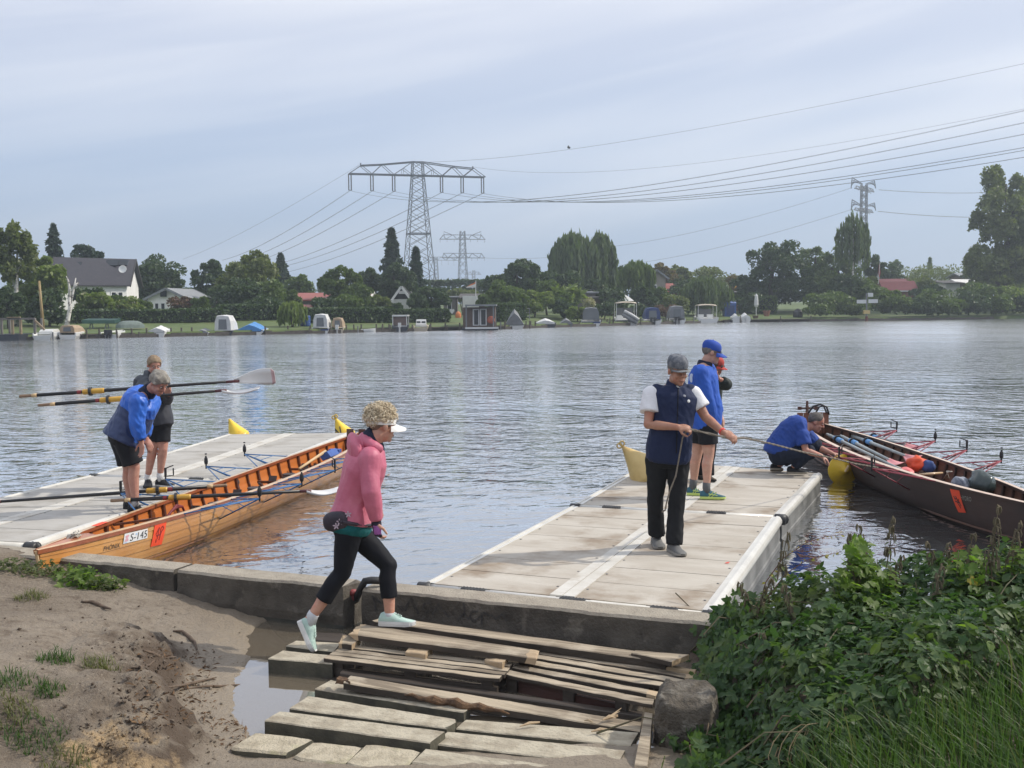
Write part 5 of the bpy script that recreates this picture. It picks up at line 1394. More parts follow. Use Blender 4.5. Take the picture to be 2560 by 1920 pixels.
# --- walking woman in the pink jacket
RW = reg(680, 960, 440, 1043)
J = joints(RW, 7.62, head=(650,247,.02), neck=(588,352,.02), chest=(520,600,.02), pelvis=(468,830,.0), shR=(578,440,-.13), shL=(508,420,.16),
 elR=(588,640,-.20), wrR=(618,815,-.17), elL=(560,600,.22), wrL=(612,700,.27), hipR=(455,880,-.07), hipL=(500,880,.09),
 knR=(415,1120,-.07), anR=(240,1372,-.10), heR=(158,1412,-.10), toR=(238,1594,-.14), knL=(690,1075,.06), anL=(697,1372,.02), heL=(645,1478,.02), toL=(850,1470,-.01))
J['heL'].z = J['toL'].z = .207
pw = Person('woman striding over the boards in a pink hooded jacket and white sun visor', J, (.8,.55,0), (.80,.52,-.12), 1.0, .95, M_SKW,
 hands=dict(R=dict(d=(0.05,.02,-1), n=(.7,.5,0), curl=.75, flip=True), L=dict(curl=.6)))
pw.body(.0072); pw.face()
M_PINKJ = mat('pink_windbreaker', (.56,.15,.225), (.48,.115,.185), scale=5, rough=.5, bump=.25, bscale=22, c3=(.62,.21,.27), s3=3)
mb = MB(); pw.torso(mb, .02, .97, .024, .012, hem=.02); pw.sleeves(mb, b=.98, r0=.080, r1=.066, r2=.058, r3=.046)
jk = pw.garment('jacket', mb, M_PINKJ, .010, 2, .007, 5.5)
tgN, rN, fN = pw.frame(.9); fN = fN if fN.dot(pw.f) > 0 else -fN
mb = MB()                                        # hood lying on the back
c = pw.spine(.86)-fN*.085+Vector((0,0,.01)); mb.ell(c, rN*.135, fN*.060, (tgN*.12-fN*.05), 16, 10)
for k in range(9):
 a = math.pi*(k/8)-0; p = J['neck']+rN*math.cos(a+math.pi)*.105-fN*(math.sin(a)*.085-.03)+Vector((0,0,-.005+.03*math.sin(a)))
 ball(mb, p, .036)
pw.garment('hood', mb, M_PINKJ, .011, 3, .008, 14)
M_NAVYC = cloth('navy_collar', (.022,.028,.055)); mb = MB(); c = J['neck']
mb.tube([c-tgN*.05, c+Vector((0,0,.045))+fN*.01, c+(J['head']-c)*.50], [.090,.080,.072], 18)
mb.ell(c+fN*.070+rN*.02-Vector((0,0,.035)), rN*.045, fN*.025, Vector((0,0,.07)), 12, 8)
pw.garment('collar', mb, M_NAVYC, .009, 3, .003)
M_TEAL = cloth('teal_shirt', (.01,.13,.14)); mb = MB(); pw.torso(mb, -.115, .10, .022, .008); pw.garment('shirt', mb, M_TEAL, .011, 2, .004)
mb = MB(); pw.torso(mb, -.16, .08, .010); pw.legs(mb, .82, .100, .084, .066, .060)
pw.garment('leggings', mb, mat('black_leggings', (.008,.009,.013), (.011,.012,.016), scale=6, rough=.7, spec=.2), .010, 3, .003, 14)
M_MINT = mat('mint_knit', (.47,.62,.56), (.40,.55,.49), scale=20, rough=.8, bump=.3, bscale=120); M_SOCK = cloth('pale_sock', (.60,.62,.64))
for S in 'RL': pw.shoe(S, M_MINT, M_WSOLE, w=.049, h=.095, sole=.034, sock=M_SOCK, lace=cloth('pale_lace', (.55,.68,.62)))
mb = MB(); c = J['head']; f, u, r = pw.fh, pw.uh, pw.rh
def curl(mb, p, n, rad, thick, turns=1.6):
 a = n.orthogonal().normalized(); b = n.cross(a); m = 9; ph = rnd.uniform(0, 6.28); pts = []
 for i in range(m):
  t = i/(m-1); an = ph+t*turns*6.28
  pts.append(p+n*(.03*t-.008)+(a*math.cos(an)+b*math.sin(an))*rad*(1-.3*t))
 mb.tube(pts, [thick*(1-.5*i/m) for i in range(m)], 5)
k = 0
while k < 560:
 n = Vector((rnd.gauss(0,1), rnd.gauss(0,1), rnd.gauss(0,1))).normalized()
 p = Vector((n.x*.074, n.y*.092-.018, n.z*.076+.062))
 if p.z < .040+(.010 if p.y > .04 else 0)-(.030 if p.y < -.05 else 0): continue
 nn = (r*n.x+f*n.y+u*n.z); curl(mb, c+r*p.x+f*p.y+u*p.z+nn*rnd.choice((-.006,0,.004,.010,.018)), nn, rnd.uniform(.007,.018), rnd.uniform(.0022,.0055), rnd.uniform(.8,2.0)); k += 1
M_CURL = mat('ash_blond_hair', (.70,.60,.43), (.50,.41,.29), scale=22, rough=.8, c3=(.80,.72,.56), s3=14)
hr = part('hair', mb, M_CURL, pw.root, smooth=True)
mb = MB(); mb.ell(c+u*.052-f*.012, r*.080, f*.100, u*.080, 20, 14)
q = [i for i, v in enumerate(mb.v) if (Vector(v)-c).dot(u) > .018]; qs = set(q); mb.f = [ff for ff in mb.f if all(i in qs for i in ff)]; mb.m = [0]*len(mb.f)
part('hair_underlayer', mb, M_CURL, hr, smooth=True)
pw.hair(mat('short_neck_hair', (.20,.15,.11), (.13,.10,.075), scale=40, rough=.9), front=.05, side=-.005, back=-.085, amp=.003, grow=.004)
M_VIS = mat('white_visor', (.82,.81,.78), rough=.55); mb = MB(); rings = []
for z, g in ((.000,0),(.034,.002),(.034,-.004),(.000,-.005)): rings.append([c-f*.004+r*math.cos(a)*(.083+g)+f*math.sin(a)*(.104+g)+u*(z+.012+.006*math.sin(a)) for a in [2*math.pi*i/28 for i in range(28)]])
mb.loft(rings+[rings[0]], cap=False); vis = part('visor', mb, M_VIS, pw.root, smooth=False)
mb = MB(); rings = []
for j in range(5):
 q = j/4; ring = []
 for i in range(13):
  a = math.radians(18+144*i/12); e = math.sin(i/12*math.pi)**.6
  ring.append(c+r*math.cos(a)*(.084+.006*q)+f*(math.sin(a)*.104+.085*q*e)+u*(.018-.022*q-abs(math.cos(a))*.014*(1+q)))
 rings.append(ring+[p-u*.004 for p in reversed(ring)])
mb.loft(rings); part('brim', mb, M_VIS, vis)
d = Vector((.05,.02,-1)); p = J['wrR']; mb = MB(); n_ = Vector((.7,.5,0)); n_ = (n_-d*n_.dot(d)).normalized(); w_ = d.cross(n_)
mb.tube([p-d*.03, p, p+d*.03], [.034,.034,.036], 12); mb.ell(p+d*.052, d*.052, w_*.047, n_*.025, 12, 8)
for off in (-.031,-.0105,.0105,.031): mb.tube([p+d*.075+w_*off, p+d*.105+w_*off+n_*.012], .0128, 8)
M_GLOVE = cloth('black_glove', (.03,.025,.04)); pw.garment('glove', mb, [M_GLOVE, cloth('violet_glove', (.40,.14,.42))], .006, 2, .0015, 12, matf=lambda q: 1 if (q-p).dot(d) > .022 and (q-p).dot(d) < .085 and (q-p).dot(Vector((1,-.3,0))) > -.012 else 0)
bc = D(*RW(385,812), 7.50); M_BAGB = mat('dark_flower_cloth', (.022,.018,.03), (.05,.035,.05), scale=9, rough=.6)
mb = MB(); mb.ell((0,0,0),(1,0,0),(0,1,0),(0,0,1),24,14)
mb.v = [tuple(bc+Vector((.6,-.3,.12)).normalized()*math.copysign(abs(x)**.7,x)*.105+Vector((.45,.85,0)).normalized()*math.copysign(abs(y)**.8,y)*.055+Vector((-.1,0,1)).normalized()*math.copysign(abs(z)**.75,z)*.070) for x, y, z in mb.v]
bag = solo('belt_bag', mb, M_BAGB, 'dark flowered belt bag on the hip of the woman in pink', 'belt bag', smooth=True)
mb = MB(); pts = []
for i in range(21):
 a = 2*math.pi*i/20; t_, r_, f_ = pw.frame(.05); pts.append(pw.spine(.05)+r_*math.cos(a)*.195+f_*math.sin(a)*.150)
mb.tube(pts, .014, 6, cap=False); part('strap', mb, M_BAGB, bag, smooth=True)
M_FLW = mat('pale_petal', (.45,.36,.42), rough=.7); mb = MB()
for (x, y) in ((400,820),(378,845),(450,775)):
 pc = D(*RW(x,y), 7.42)
 for a in range(5):
  e = Vector((math.cos(a*1.25+.4), -.2, math.sin(a*1.25+.4)))*.016; mb.ell(pc+e*.8+Vector((0,.015,0)), e*.7, Vector((0,.003,0)), Vector((-e.z,0,e.x))*.35, 8, 5)
part('flower_print', mb, M_FLW, bag)
# --- man in the dark vest pulling the rope
RV = reg(1540, 840, 380, 1087)
J = joints(RV, 9.55, head=(440,252,-.05), neck=(424,362,.02), chest=(400,570,.0), pelvis=(374,850,.0), shR=(256,425,-.02), shL=(552,425,.02),
 elR=(230,632,-.12), wrR=(438,652,-.30), elL=(640,580,-.03), wrL=(768,690,-.22), hipR=(298,880,.02), hipL=(446,880,-.0),
 knR=(282,1150,.05), anR=(292,1430,.16), heR=(280,1470,.24), toR=(318,1505,-.02), knL=(436,1165,-.06), anL=(416,1500,-.12), heL=(392,1540,-.06), toL=(478,1578,-.30))
ground_feet(J, dict(R=.302, L=.302))
pv = Person('man pulling a rope on the dock in a dark navy vest and grey cap', J, (.18,-.98,0), (.32,-.93,-.14), 1.04, .99, M_SKT,
 hands=dict(R=dict(d=(1,-.15,-.05), n=(0,.6,-.8), curl=.85, flip=False), L=dict(d=(.85,-.35,-.42), n=(-.1,.7,-.7), curl=.7, flip=True)))
pv.body(.0075); pv.face()
mb = MB(); pv.torso(mb, .0, .96, .012); pv.sleeves(mb, b=.30, r0=.082, r1=.076); pv.garment('tshirt', mb, cloth('white_tshirt', (.78,.78,.80), .95), .011, 3, .006)
M_NAVYV = mat('navy_vest_cloth', (.013,.021,.058), (.017,.026,.068), scale=4, rough=.7, bump=.2, bscale=40, spec=.2)
mb = MB(); pv.torso(mb, -.10, .985, .024, .02, belly=.05)
for S in 'RL': ball(mb, J['sh'+S].lerp(J['neck'],.22)+Vector((0,0,.012)), .072, 12)
mb.tube([J['neck']-Vector((0,0,.03)), J['neck']+Vector((0.004,-.01,.055))], [.088,.078], 16)
vest = pv.garment('vest', mb, M_NAVYV, .011, 2, .006, 14)
def on_front(x, y, dy): return D(*RV(x, y), dy)
M_BADGE = mat('badge_white', (.75,.76,.75), rough=.4)
from mathutils.bvhtree import BVHTree
def snap(ob, u, v, off=.004):
 o = worg(ob.parent); me = ob.data
 bt_ = BVHTree.FromPolygons([tuple(q.co) for q in me.vertices], [tuple(p.vertices) for p in me.polygons])
 d = ray(u, v).normalized(); h = bt_.ray_cast(Vector((0,0,CAMZ))-o, d)
 return (h[0]+o-d*off, h[1]) if h[0] is not None else (None, None)
for (x, y, rr, nm, mm) in ((520,466,.014,'badge',M_BADGE),(490,428,.010,'emblem',mat('grey_print', (.35,.36,.40), rough=.6)),(442,362,.012,'zip_pull',M_BADGE)):
 q, n = snap(vest, *RV(x, y))
 if q is not None:
  mb = MB(); a = n.orthogonal().normalized(); b = n.cross(a)
  mb.ell(q, a*rr, b*rr*(1 if nm == 'badge' else 1.4), n*.003, 12, 6); e = part(nm, mb, mm, vest, smooth=True)
mb = MB(); pts = []
for y in range(370, 840, 26):
 q, n = snap(vest, *RV(446-(y-370)*.03, y))
 if q is not None: pts.append(q)
mb.tube(pts, .0045, 5); part('zip', mb, M_BLACKC, vest)
mb = MB(); pv.torso(mb, -.17, .12, .020); pv.legs(mb, .985, .104, .082, .069, .070); pv.garment('trousers', mb, mat('black_trousers', (.013,.014,.016), (.018,.019,.021), scale=6, rough=.85, spec=.2), .011, 2, .009, 12)
M_CAPG = mat('washed_grey_cap', (.085,.095,.115), (.16,.17,.19), scale=26, rough=.85, lo=.45, hi=.55, c3=(.22,.225,.235), s3=18); cp = pv.cap(M_CAPG, brimm=mat('grey_brim', (.20,.205,.215), (.16,.165,.175), scale=9, rough=.85), low=.046, brim=.055, droop=.002, top=.9)
mb = MB(); c, f, u, r = J['head'], pv.fh, pv.uh, pv.rh
for a, b in (((-.02,.075),(-.03,.088)),((-.008,.078),(-.01,.097)),((.008,.078),(.014,.096)),((.02,.074),(.036,.083)),((-.026,.068),(.026,.066)),((-.018,.060),(.018,.059))):
 q = [c+r*x+f*(.104-.35*max(y-.055,0)-abs(x)*.25)+u*y for x, y in (a, b)]; mb.tube(q, .0032, 5)
part('emblem', mb, mat('silver_print', (.48,.49,.50), rough=.5), cp)
pv.hair(mat('grey_stubble', (.17,.15,.13), (.12,.105,.09), scale=60, rough=.9), front=.09, side=-.01, back=-.06, amp=.002, grow=.003)
M_GREYSH = mat('grey_shoe', (.16,.16,.155), (.11,.11,.108), scale=10, rough=.75)
for S in 'RL': pv.shoe(S, M_GREYSH, cloth('grey_sole', (.26,.25,.23)), w=.050, h=.088)
mb = MB(); q = J['wrL'].lerp(J['elL'], .06); dq = (J['wrL']-J['elL']).normalized(); mb.tube([q-dq*.008, q+dq*.008], .0335, 14); part('wristband', mb, mat('red_band', (.75,.06,.05), rough=.5), pv.root)
M_ROPE = mat('grey_rope', (.30,.26,.21), (.16,.14,.115), scale=120, rough=.95, bump=.5)
def twist(mb, pts, r):
 fine = []
 for a, b in zip(pts, pts[1:]):
  m = max(2, int((b-a).length/.05)); fine += [a.lerp(b, i/m) for i in range(m)]
 fine.append(pts[-1])
 for ph in (0, math.pi):
  out = [];
  for i, p in enumerate(fine): out.append(p+Vector((0, math.cos(i*1.5+ph), math.sin(i*1.5+ph)))*r*.55)
  mb.tube(out, r*.72, 5)
R4b = reg(1860, 980, 700); mb = MB()
h1 = J['wrR']+Vector((.085,-.015,-.012)); h2 = J['wrL']+Vector((.06,-.025,-.05))
a0 = D(*R4b(0,362), 10.4); a1 = D(*R4b(200,405), 11.0); a2 = D(*R4b(700,522), 12.3); a3 = P(*R9(1180,850), .45)
twist(mb, [h1, h1.lerp(h2,.5), h2, a0, a1, a1.lerp(a2,.5)+Vector((0,0,-.01)), a2, a2.lerp(a3,.5)+Vector((0,0,-.01)), a3], .0095)
tail = [h1, D(*RV(476,730), 9.30), D(*RV(450,880), 9.30), D(*RV(428,1000), 9.32), D(*RV(385,1110), 9.36), D(*RV(362,1190), 9.40), D(*RV(352,1245), 9.42), D(*RV(330,1256), 9.45)]
twist(mb, tail, .0085)
solo('rope', mb, M_ROPE, 'grey rope held by the man in the vest, running to the mahogany boat', 'rope')
# --- man in the blue fleece and cap
J = joints(RV, 12.15, head=(682,118,-.0), neck=(632,205,.02), chest=(622,410,.0), pelvis=(632,620,.0), shR=(606,262,-.19), shL=(662,250,.2),
 elR=(652,450,-.22), wrR=(694,592,-.14), elL=(690,440,.24), wrL=(745,560,.2), hipR=(652,650,-.09), hipL=(600,650,.10),
 knR=(664,850,-.09), anR=(646,1085,-.12), heR=(608,1150,-.12), toR=(786,1150,-.16), knL=(580,845,.09), anL=(552,1058,.12), heL=(512,1125,.12), toL=(640,1125,.08))
ground_feet(J, dict(R=.302, L=.302))
pb = Person('man in a bright blue fleece and blue cap standing behind the man in the vest', J, (.92,.30,0), (.90,.02,-.16), 1.05, 1.02, M_SKP, hands=dict(R=dict(d=(.4,0,-1), n=(.8,.3,0), curl=.5), L=dict(curl=.4)))
pb.body(.008); pb.face()
M_BLUEF = mat('bright_blue_fleece', (.022,.105,.50), (.018,.085,.42), scale=7, rough=.8, bump=.2, bscale=160)
mb = MB(); pb.torso(mb, -.08, .97, .024, .012, belly=.055); pb.sleeves(mb, b=.97, r0=.086, r1=.072, r2=.062, r3=.048); fl_ = pb.garment('fleece', mb, M_BLUEF, .011, 2, .007, 15)
mb = MB(); mb.tube([J['neck']-Vector((.0,0,.03)), J['neck']+Vector((.012,0,.045))], [.090,.078], 18); pb.garment('collar', mb, M_NAVYC, .010, 2, .003)
mb = MB(); c0, n0 = snap(fl_, *RV(540,300))
if c0 is not None:
 a = n0.orthogonal().normalized(); b = n0.cross(a); mb.ell(c0, Vector((0,0,.05)), Vector((.022,-.012,0)), n0*.004, 12, 6); part('emblem', mb, mat('pale_blue_emblem', (.55,.62,.75), rough=.7), fl_)
mb = MB(); pb.torso(mb, -.17, .1, .02); pb.legs(mb, .30, .115, .102); pb.garment('shorts', mb, M_BLACKC, .011, 2, .005)
M_TEALSH = mat('teal_runner', (.02,.085,.13), (.03,.12,.15), scale=12, rough=.7); M_LIME = mat('lime_trim', (.50,.62,.16), rough=.55); M_GSOCK = cloth('grey_sock', (.12,.125,.13))
for S in 'RL': pb.shoe(S, M_TEALSH, M_LIME, w=.050, h=.095, sole=.028, sock=M_GSOCK, extra=M_LIME)
pb.cap(mat('royal_blue_cap', (.020,.075,.40), (.016,.06,.32), scale=9, rough=.8), low=.030, brim=.075, droop=.032)
pb.hair(mat('grey_short_hair', (.22,.20,.175), (.13,.12,.105), scale=50, rough=.9), front=.09, side=-.005, back=-.070, amp=.003, grow=.005)
c, f, u, r = J['head'], pb.fh, pb.uh, pb.rh; mb = MB()
for x in (-1, 1):
 mb.tube([c+f*.098+u*.010+r*x*.030+(r*math.cos(a)*.022+u*math.sin(a)*.017) for a in [2*math.pi*i/10 for i in range(11)]], .0022, 5)
 mb.tube([c+f*.096+u*.014+r*x*.052, c+r*x*.080+u*.012], .0022, 5)
part('glasses', mb, M_LOCK, pb.root)
# --- person in the red cap half hidden behind him
J = joints(RV, 13.3, head=(714,212,.0), neck=(676,286,.02), chest=(672,430,.0), pelvis=(664,640,.0), shR=(676,322,-.18), shL=(700,315,.18),
 elR=(786,346,-.30), wrR=(752,312,-.36), elL=(700,470,.2), wrL=(740,560,.1), hipR=(672,660,-.09), hipL=(655,660,.09),
 knR=(672,830,-.09), anR=(664,1000,-.09), heR=(646,1035,-.09), toR=(718,1038,-.13), knL=(625,830,.09), anL=(604,990,.12), heL=(588,1020,.12), toL=(640,1020,.06))
ground_feet(J, dict(R=.302, L=.302))
pr = Person('person in a red cap and sunglasses half hidden behind the blue fleece', J, (.85,-.35,0), (.80,-.45,-.22), .93, 1.0, M_SKR, hands=dict(R=dict(d=(-.75,.1,.55), n=(.1,-.2,.9), curl=.9), L=dict(curl=.4)))
pr.body(.0085); pr.face()
mb = MB(); pr.torso(mb, -.10, .97, .026, .01); pr.sleeves(mb, b=.95, r0=.080, r1=.076, r2=.072, r3=.050); pr.garment('jacket', mb, cloth('black_green_jacket', (.016,.024,.022), rough=.55), .012, 3, .007)
mb = MB(); mb.tube([J['neck']-Vector((0,0,.02)), J['neck']+Vector((.02,-.01,.05))], [.085,.078], 14); pr.garment('scarf', mb, cloth('orange_red_scarf', (.70,.10,.05)), .012, 2, .006, 20)
mb = MB(); pr.torso(mb, -.17, .1, .02); pr.legs(mb, .99, .105, .09, .075, .07); pr.garment('trousers', mb, M_BLACKC, .012, 2, .005)
for S in 'RL': pr.shoe(S, cloth('brown_shoe', (.13,.11,.085)), M_DSOLE)
pr.cap(cloth('red_cap_cloth', (.52,.085,.07)), low=.030, brim=.07, droop=.02)
pr.hair(mat('brown_hair_short', (.12,.085,.06), rough=.9), front=.09, side=-.02, back=-.07, amp=.003)
c, f, u, r = J['head'], pr.fh, pr.uh, pr.rh; mb = MB()
for x in (-1, 1): mb.ell(c+f*.090+u*.010+r*x*.030, r*.026, f*.008, u*.018, 12, 6); mb.tube([c+f*.09+u*.014+r*x*.052, c+r*x*.074+u*.012], .003, 5)
part('sunglasses', mb, mat('dark_glass', (.01,.01,.012), rough=.15), pr.root, smooth=True)
# --- stooping man in the blue jacket on the left dock
RL = reg(230, 860, 490, 1767)
J = joints(RL, 11.55, head=(598,352,-.10), neck=(492,440,.0), chest=(402,600,.03), pelvis=(275,845,.0), shR=(418,520,-.20), shL=(498,500,.17),
 elR=(404,722,-.22), wrR=(446,880,-.20), elL=(478,705,.14), wrL=(486,850,.06), hipR=(305,880,-.07), hipL=(275,870,.10),
 knR=(382,1115,-.06), anR=(388,1440,-.08), heR=(338,1515,-.06), toR=(492,1500,-.10), knL=(330,1120,.11), anL=(345,1425,.14), heL=(300,1480,.16), toL=(430,1470,.12))
ground_feet(J, dict(R=.302, L=.302))
ps = Person('man stooping over the honey-coloured boat in a two-tone blue jacket', J, (.95,-.25,0), (.74,-.42,-.62), 1.04, 1.05, M_SKR,
 hands=dict(R=dict(d=(.05,0,-1), n=(-.5,-.6,0), curl=.28, flip=True), L=dict(d=(.45,-.1,-.9), n=(-.5,.5,0), curl=.35)))
ps.body(.0075); ps.face()
M_JBLUE = mat('blue_jacket_cloth', (.020,.115,.52), (.026,.14,.60), scale=5, rough=.42, bump=.1, bscale=60); M_JNAVY = mat('navy_jacket_cloth', (.020,.038,.11), (.025,.046,.13), scale=5, rough=.42, bump=.1, bscale=60)
mb = MB(); ps.torso(mb, -.05, .97, .032, .03, hem=.03, belly=.03); ps.sleeves(mb, b=.93, r0=.092, r1=.078, r2=.068, r3=.050)
def jm(q):
 a, b = J['pelvis'], J['neck']; t = (q-a).dot(b-a)/(b-a).length_squared
 ds = min((q-J['shR'].lerp(J['elR'],k)).length for k in (0,.5,1)); dw = min((q-J['elR'].lerp(J['wrR'],k)).length for k in (0,.5,1))
 dl = min((q-J['shL'].lerp(J['elL'],k)).length for k in (0,.5,1)); dl2 = min((q-J['elL'].lerp(J['wrL'],k)).length for k in (0,.5,1))
 if min(ds, dw, dl, dl2) < .105: return 0
 return 0 if t > .60 else 1
ps.garment('jacket', mb, [M_JBLUE, M_JNAVY], .0105, 2, .010, 15, matf=jm)
mb = MB(); mb.tube([J['neck']-ps.frame(1)[0]*.03, J['neck']+(J['head']-J['neck'])*.42], [.092,.076], 16); ps.garment('collar', mb, M_NAVYC, .010, 2, .003)
mb = MB()
for S in 'RL':
 dq = (J['wr'+S]-J['el'+S]).normalized(); mb.tube([J['wr'+S]-dq*.06, J['wr'+S]-dq*.012], [.050,.044], 14)
ps.garment('cuff', mb, M_JNAVY, .009, 2, .002)
mb = MB(); ps.torso(mb, -.17, .12, .022); ps.legs(mb, .43, .116, .100); ps.garment('shorts', mb, M_BLACKC, .011, 2, .004)
mb = MB(); pts = []
for k in range(10):
 p = J['hipR'].lerp(J['knR'], .12+.72*k/9); pts.append(p+Vector((.035,-.092+.004*k,0)))
mb.tube(pts, [.012]*10, 6); part('side_stripe', mb, M_JNAVY, ps.root)
for S in 'RL': ps.shoe(S, M_BLKS, M_DSOLE, w=.049, h=.088, sock=cloth('pale_ankle_sock', (.5,.48,.46)) if S == 'R' else None)
ps.hair(mat('grey_hair', (.30,.275,.235), (.17,.155,.135), scale=34, rough=.8, c3=(.42,.39,.34), s3=16), front=.050, side=-.002, back=-.075, amp=.012, grow=.016, freq=48)
# --- man in the dark vest holding the oars
J = joints(RL, 13.1, head=(560,192,-.03), neck=(530,282,.02), chest=(560,500,.02), pelvis=(586,720,.0), shR=(428,352,-.0), shL=(632,352,.08),
 elR=(420,500,-.12), wrR=(520,435,-.36), elL=(684,500,-.12), wrL=(690,452,-.36), hipR=(535,745,.0), hipL=(632,745,.0),
 knR=(548,950,-.05), anR=(502,1205,.05), heR=(512,1265,.10), toR=(500,1305,-.14), knL=(640,950,-.05), anL=(612,1195,.02), heL=(590,1262,.05), toL=(738,1290,-.05))
ground_feet(J, dict(R=.302, L=.302))
pd_ = Person('man in a dark grey vest carrying two oars across his chest', J, (.45,-.85,0), (.52,-.80,-.34), .97, 1.0, M_SKR,
 hands=dict(R=dict(d=(.3,-.4,.6), n=(.2,.6,.3), curl=.9), L=dict(d=(.1,-.55,.75), n=(-.3,.7,.3), curl=.95, flip=True)))
pd_.body(.008); pd_.face()
M_DKJ = mat('dark_navy_shirt', (.022,.025,.036), (.03,.033,.046), scale=6, rough=.7); M_GVEST = mat('grey_softshell', (.075,.085,.10), (.06,.068,.082), scale=6, rough=.7)
mb = MB(); pd_.torso(mb, .0, .96, .014); pd_.sleeves(mb, b=.96, r0=.080, r1=.066, r2=.060, r3=.046); pd_.garment('shirt', mb, M_DKJ, .012, 3, .006)
mb = MB(); pd_.torso(mb, -.04, .98, .030, .012)
for S in 'RL': ball(mb, J['sh'+S].lerp(J['neck'],.10)+Vector((0,0,.014)), .074, 12)
mb.tube([J['neck']-Vector((0,0,.03)), J['neck']+Vector((.006,-.01,.055))], [.088,.080], 16)
pd_.garment('vest', mb, [M_GVEST, M_DKJ], .012, 3, .006, matf=lambda q: 0 if q.z > J['shR'].z-.03 and q.x < J['neck'].x else 1)
mb = MB(); pd_.torso(mb, -.17, .1, .018); pd_.legs(mb, .34, .110, .096); pd_.garment('shorts', mb, M_BLACKC, .011, 2, .004)
for S in 'RL': pd_.shoe(S, M_BLKS, M_WSOLE if S == 'L' else M_DSOLE, w=.049, h=.088, sock=M_SOCKW)
pd_.hair(mat('sandy_short_hair', (.30,.22,.14), (.20,.145,.095), scale=40, rough=.85), front=.066, side=.0, back=-.072, amp=.005, grow=.008)
# --- crouching man
RC = reg(1860, 980, 700)
J = joints(RC, 13.9, head=(566,238,-.0), neck=(484,292,.0), chest=(372,330,.0), pelvis=(270,478,.0), shR=(462,345,-.19), shL=(490,340,.19),
 elR=(486,462,-.26), wrR=(610,505,-.28), elL=(590,440,.12), wrL=(690,482,.05), hipR=(278,500,-.10), hipL=(275,490,.11),
 knR=(508,478,-.18), anR=(392,588,-.12), heR=(345,640,-.10), toR=(502,640,-.16), knL=(556,420,.15), anL=(300,560,.14), heL=(212,612,.13), toL=(312,612,.10))
J['heR'].z = J['toR'].z = .30; J['heL'].z = J['toL'].z = .30
J['foot'].z = .3
pc = Person('man crouching at the dock corner in a royal blue T-shirt', J, (.9,-.1,-.3), (.90,-.22,-.38), 1.03, 1.10, M_SKR,
 hands=dict(R=dict(d=(.75,-.1,-.55), n=(-.3,.1,-.9), curl=.45), L=dict(d=(.9,-.1,-.2), n=(0,0,-1), curl=.8)))
pc.body(.008); pc.face()
mb = MB(); pc.torso(mb, -.10, .95, .030, .03); pc.sleeves(mb, b=.32, r0=.092, r1=.082); pc.garment('tshirt', mb, mat('royal_blue_tshirt', (.018,.062,.30), (.015,.052,.25), scale=6, rough=.85), .011, 2, .009, 14)
mb = MB(); pc.torso(mb, -.16, .08, .018); pc.legs(mb, .98, .118, .100, .084, .064); pc.garment('trousers', mb, cloth('navy_trousers', (.012,.018,.036)), .011, 2, .010)
for S in 'RL': pc.shoe(S, M_BLKS, cloth('beige_sole', (.34,.30,.24)), w=.050, h=.09)
pc.hair(mat('dark_grey_hair', (.15,.135,.12), (.08,.072,.065), scale=40, rough=.85), front=.056, side=.004, back=-.075, amp=.004, grow=.006, receding=.085)
# ------------------------------------------------------------------ the far bank
ZA = reg(0, 540, 640); ZB = reg(620, 540, 640); ZC = reg(1240, 540, 640); ZD = reg(1840, 380, 720)
def fy(u, off): return bank_y(u)+off
def fpt(q, off):                                            # photo pixel at 'off' metres behind the water's edge
 return D(q[0], q[1], fy(q[0], off))
def ppm(u, off): return FPX/fy(u, off)
def fground(p): return float(far_h(p.x, p.y))
# --- foliage
def leaf_geo(C, size, elong=1.0, vert=0.0, seed=0):
 g = np.random.default_rng(seed); n = len(C)
 a = g.normal(size=(n,3));
 if vert: a = a*(1-vert)+np.array([0,0,-1.0])*vert*2
 a /= np.linalg.norm(a, axis=1)[:,None]
 b = g.normal(size=(n,3)); b -= a*(a*b).sum(1)[:,None]; b /= np.linalg.norm(b, axis=1)[:,None]
 s = (np.asarray(size)*g.uniform(.6,1.3,n))[:,None]
 V = np.stack([C-a*s*elong*.55, C+b*s*.38, C+a*s*elong*.55, C-b*s*.38], 1).reshape(-1,3)
 return V, np.arange(4*n).reshape(n,4)
L_MID = leaf_mat('leaves_mid_green', (0.074,0.115,0.032), (0.135,0.182,0.054), .30)
L_DARK = leaf_mat('leaves_dark_green', (0.041,0.073,0.030), (0.078,0.115,0.043), .22)
L_OLIVE = leaf_mat('leaves_olive', (0.101,0.128,0.041), (0.169,0.196,0.068), .30)
L_LIGHT = leaf_mat('leaves_light_green', (0.121,0.169,0.043), (0.203,0.250,0.074), .35)
L_CON = leaf_mat('needles_blue_green', (0.030,0.057,0.038), (0.057,0.089,0.054), .12)
L_WIL = leaf_mat('willow_leaves', (0.074,0.108,0.046), (0.128,0.169,0.074), .30)
L_AUT = leaf_mat('autumn_leaves', (.16,.095,.025), (.12,.12,.04), .30)
L_RED = leaf_mat('red_leaves', (.13,.055,.035), (.10,.075,.035), .25)
L_PALE = leaf_mat('cream_blossom', (.42,.38,.26), (.26,.26,.14), .25)
M_TRUNK = mat('grey_bark', (.10,.082,.062), (.055,.045,.035), scale=5, rough=.95, stretch=(1,1,.3))
M_BIRCH = mat('birch_bark', (.62,.60,.55), (.10,.09,.08), scale=2.6, rough=.9, stretch=(1,1,1.6), lo=.48, hi=.62)
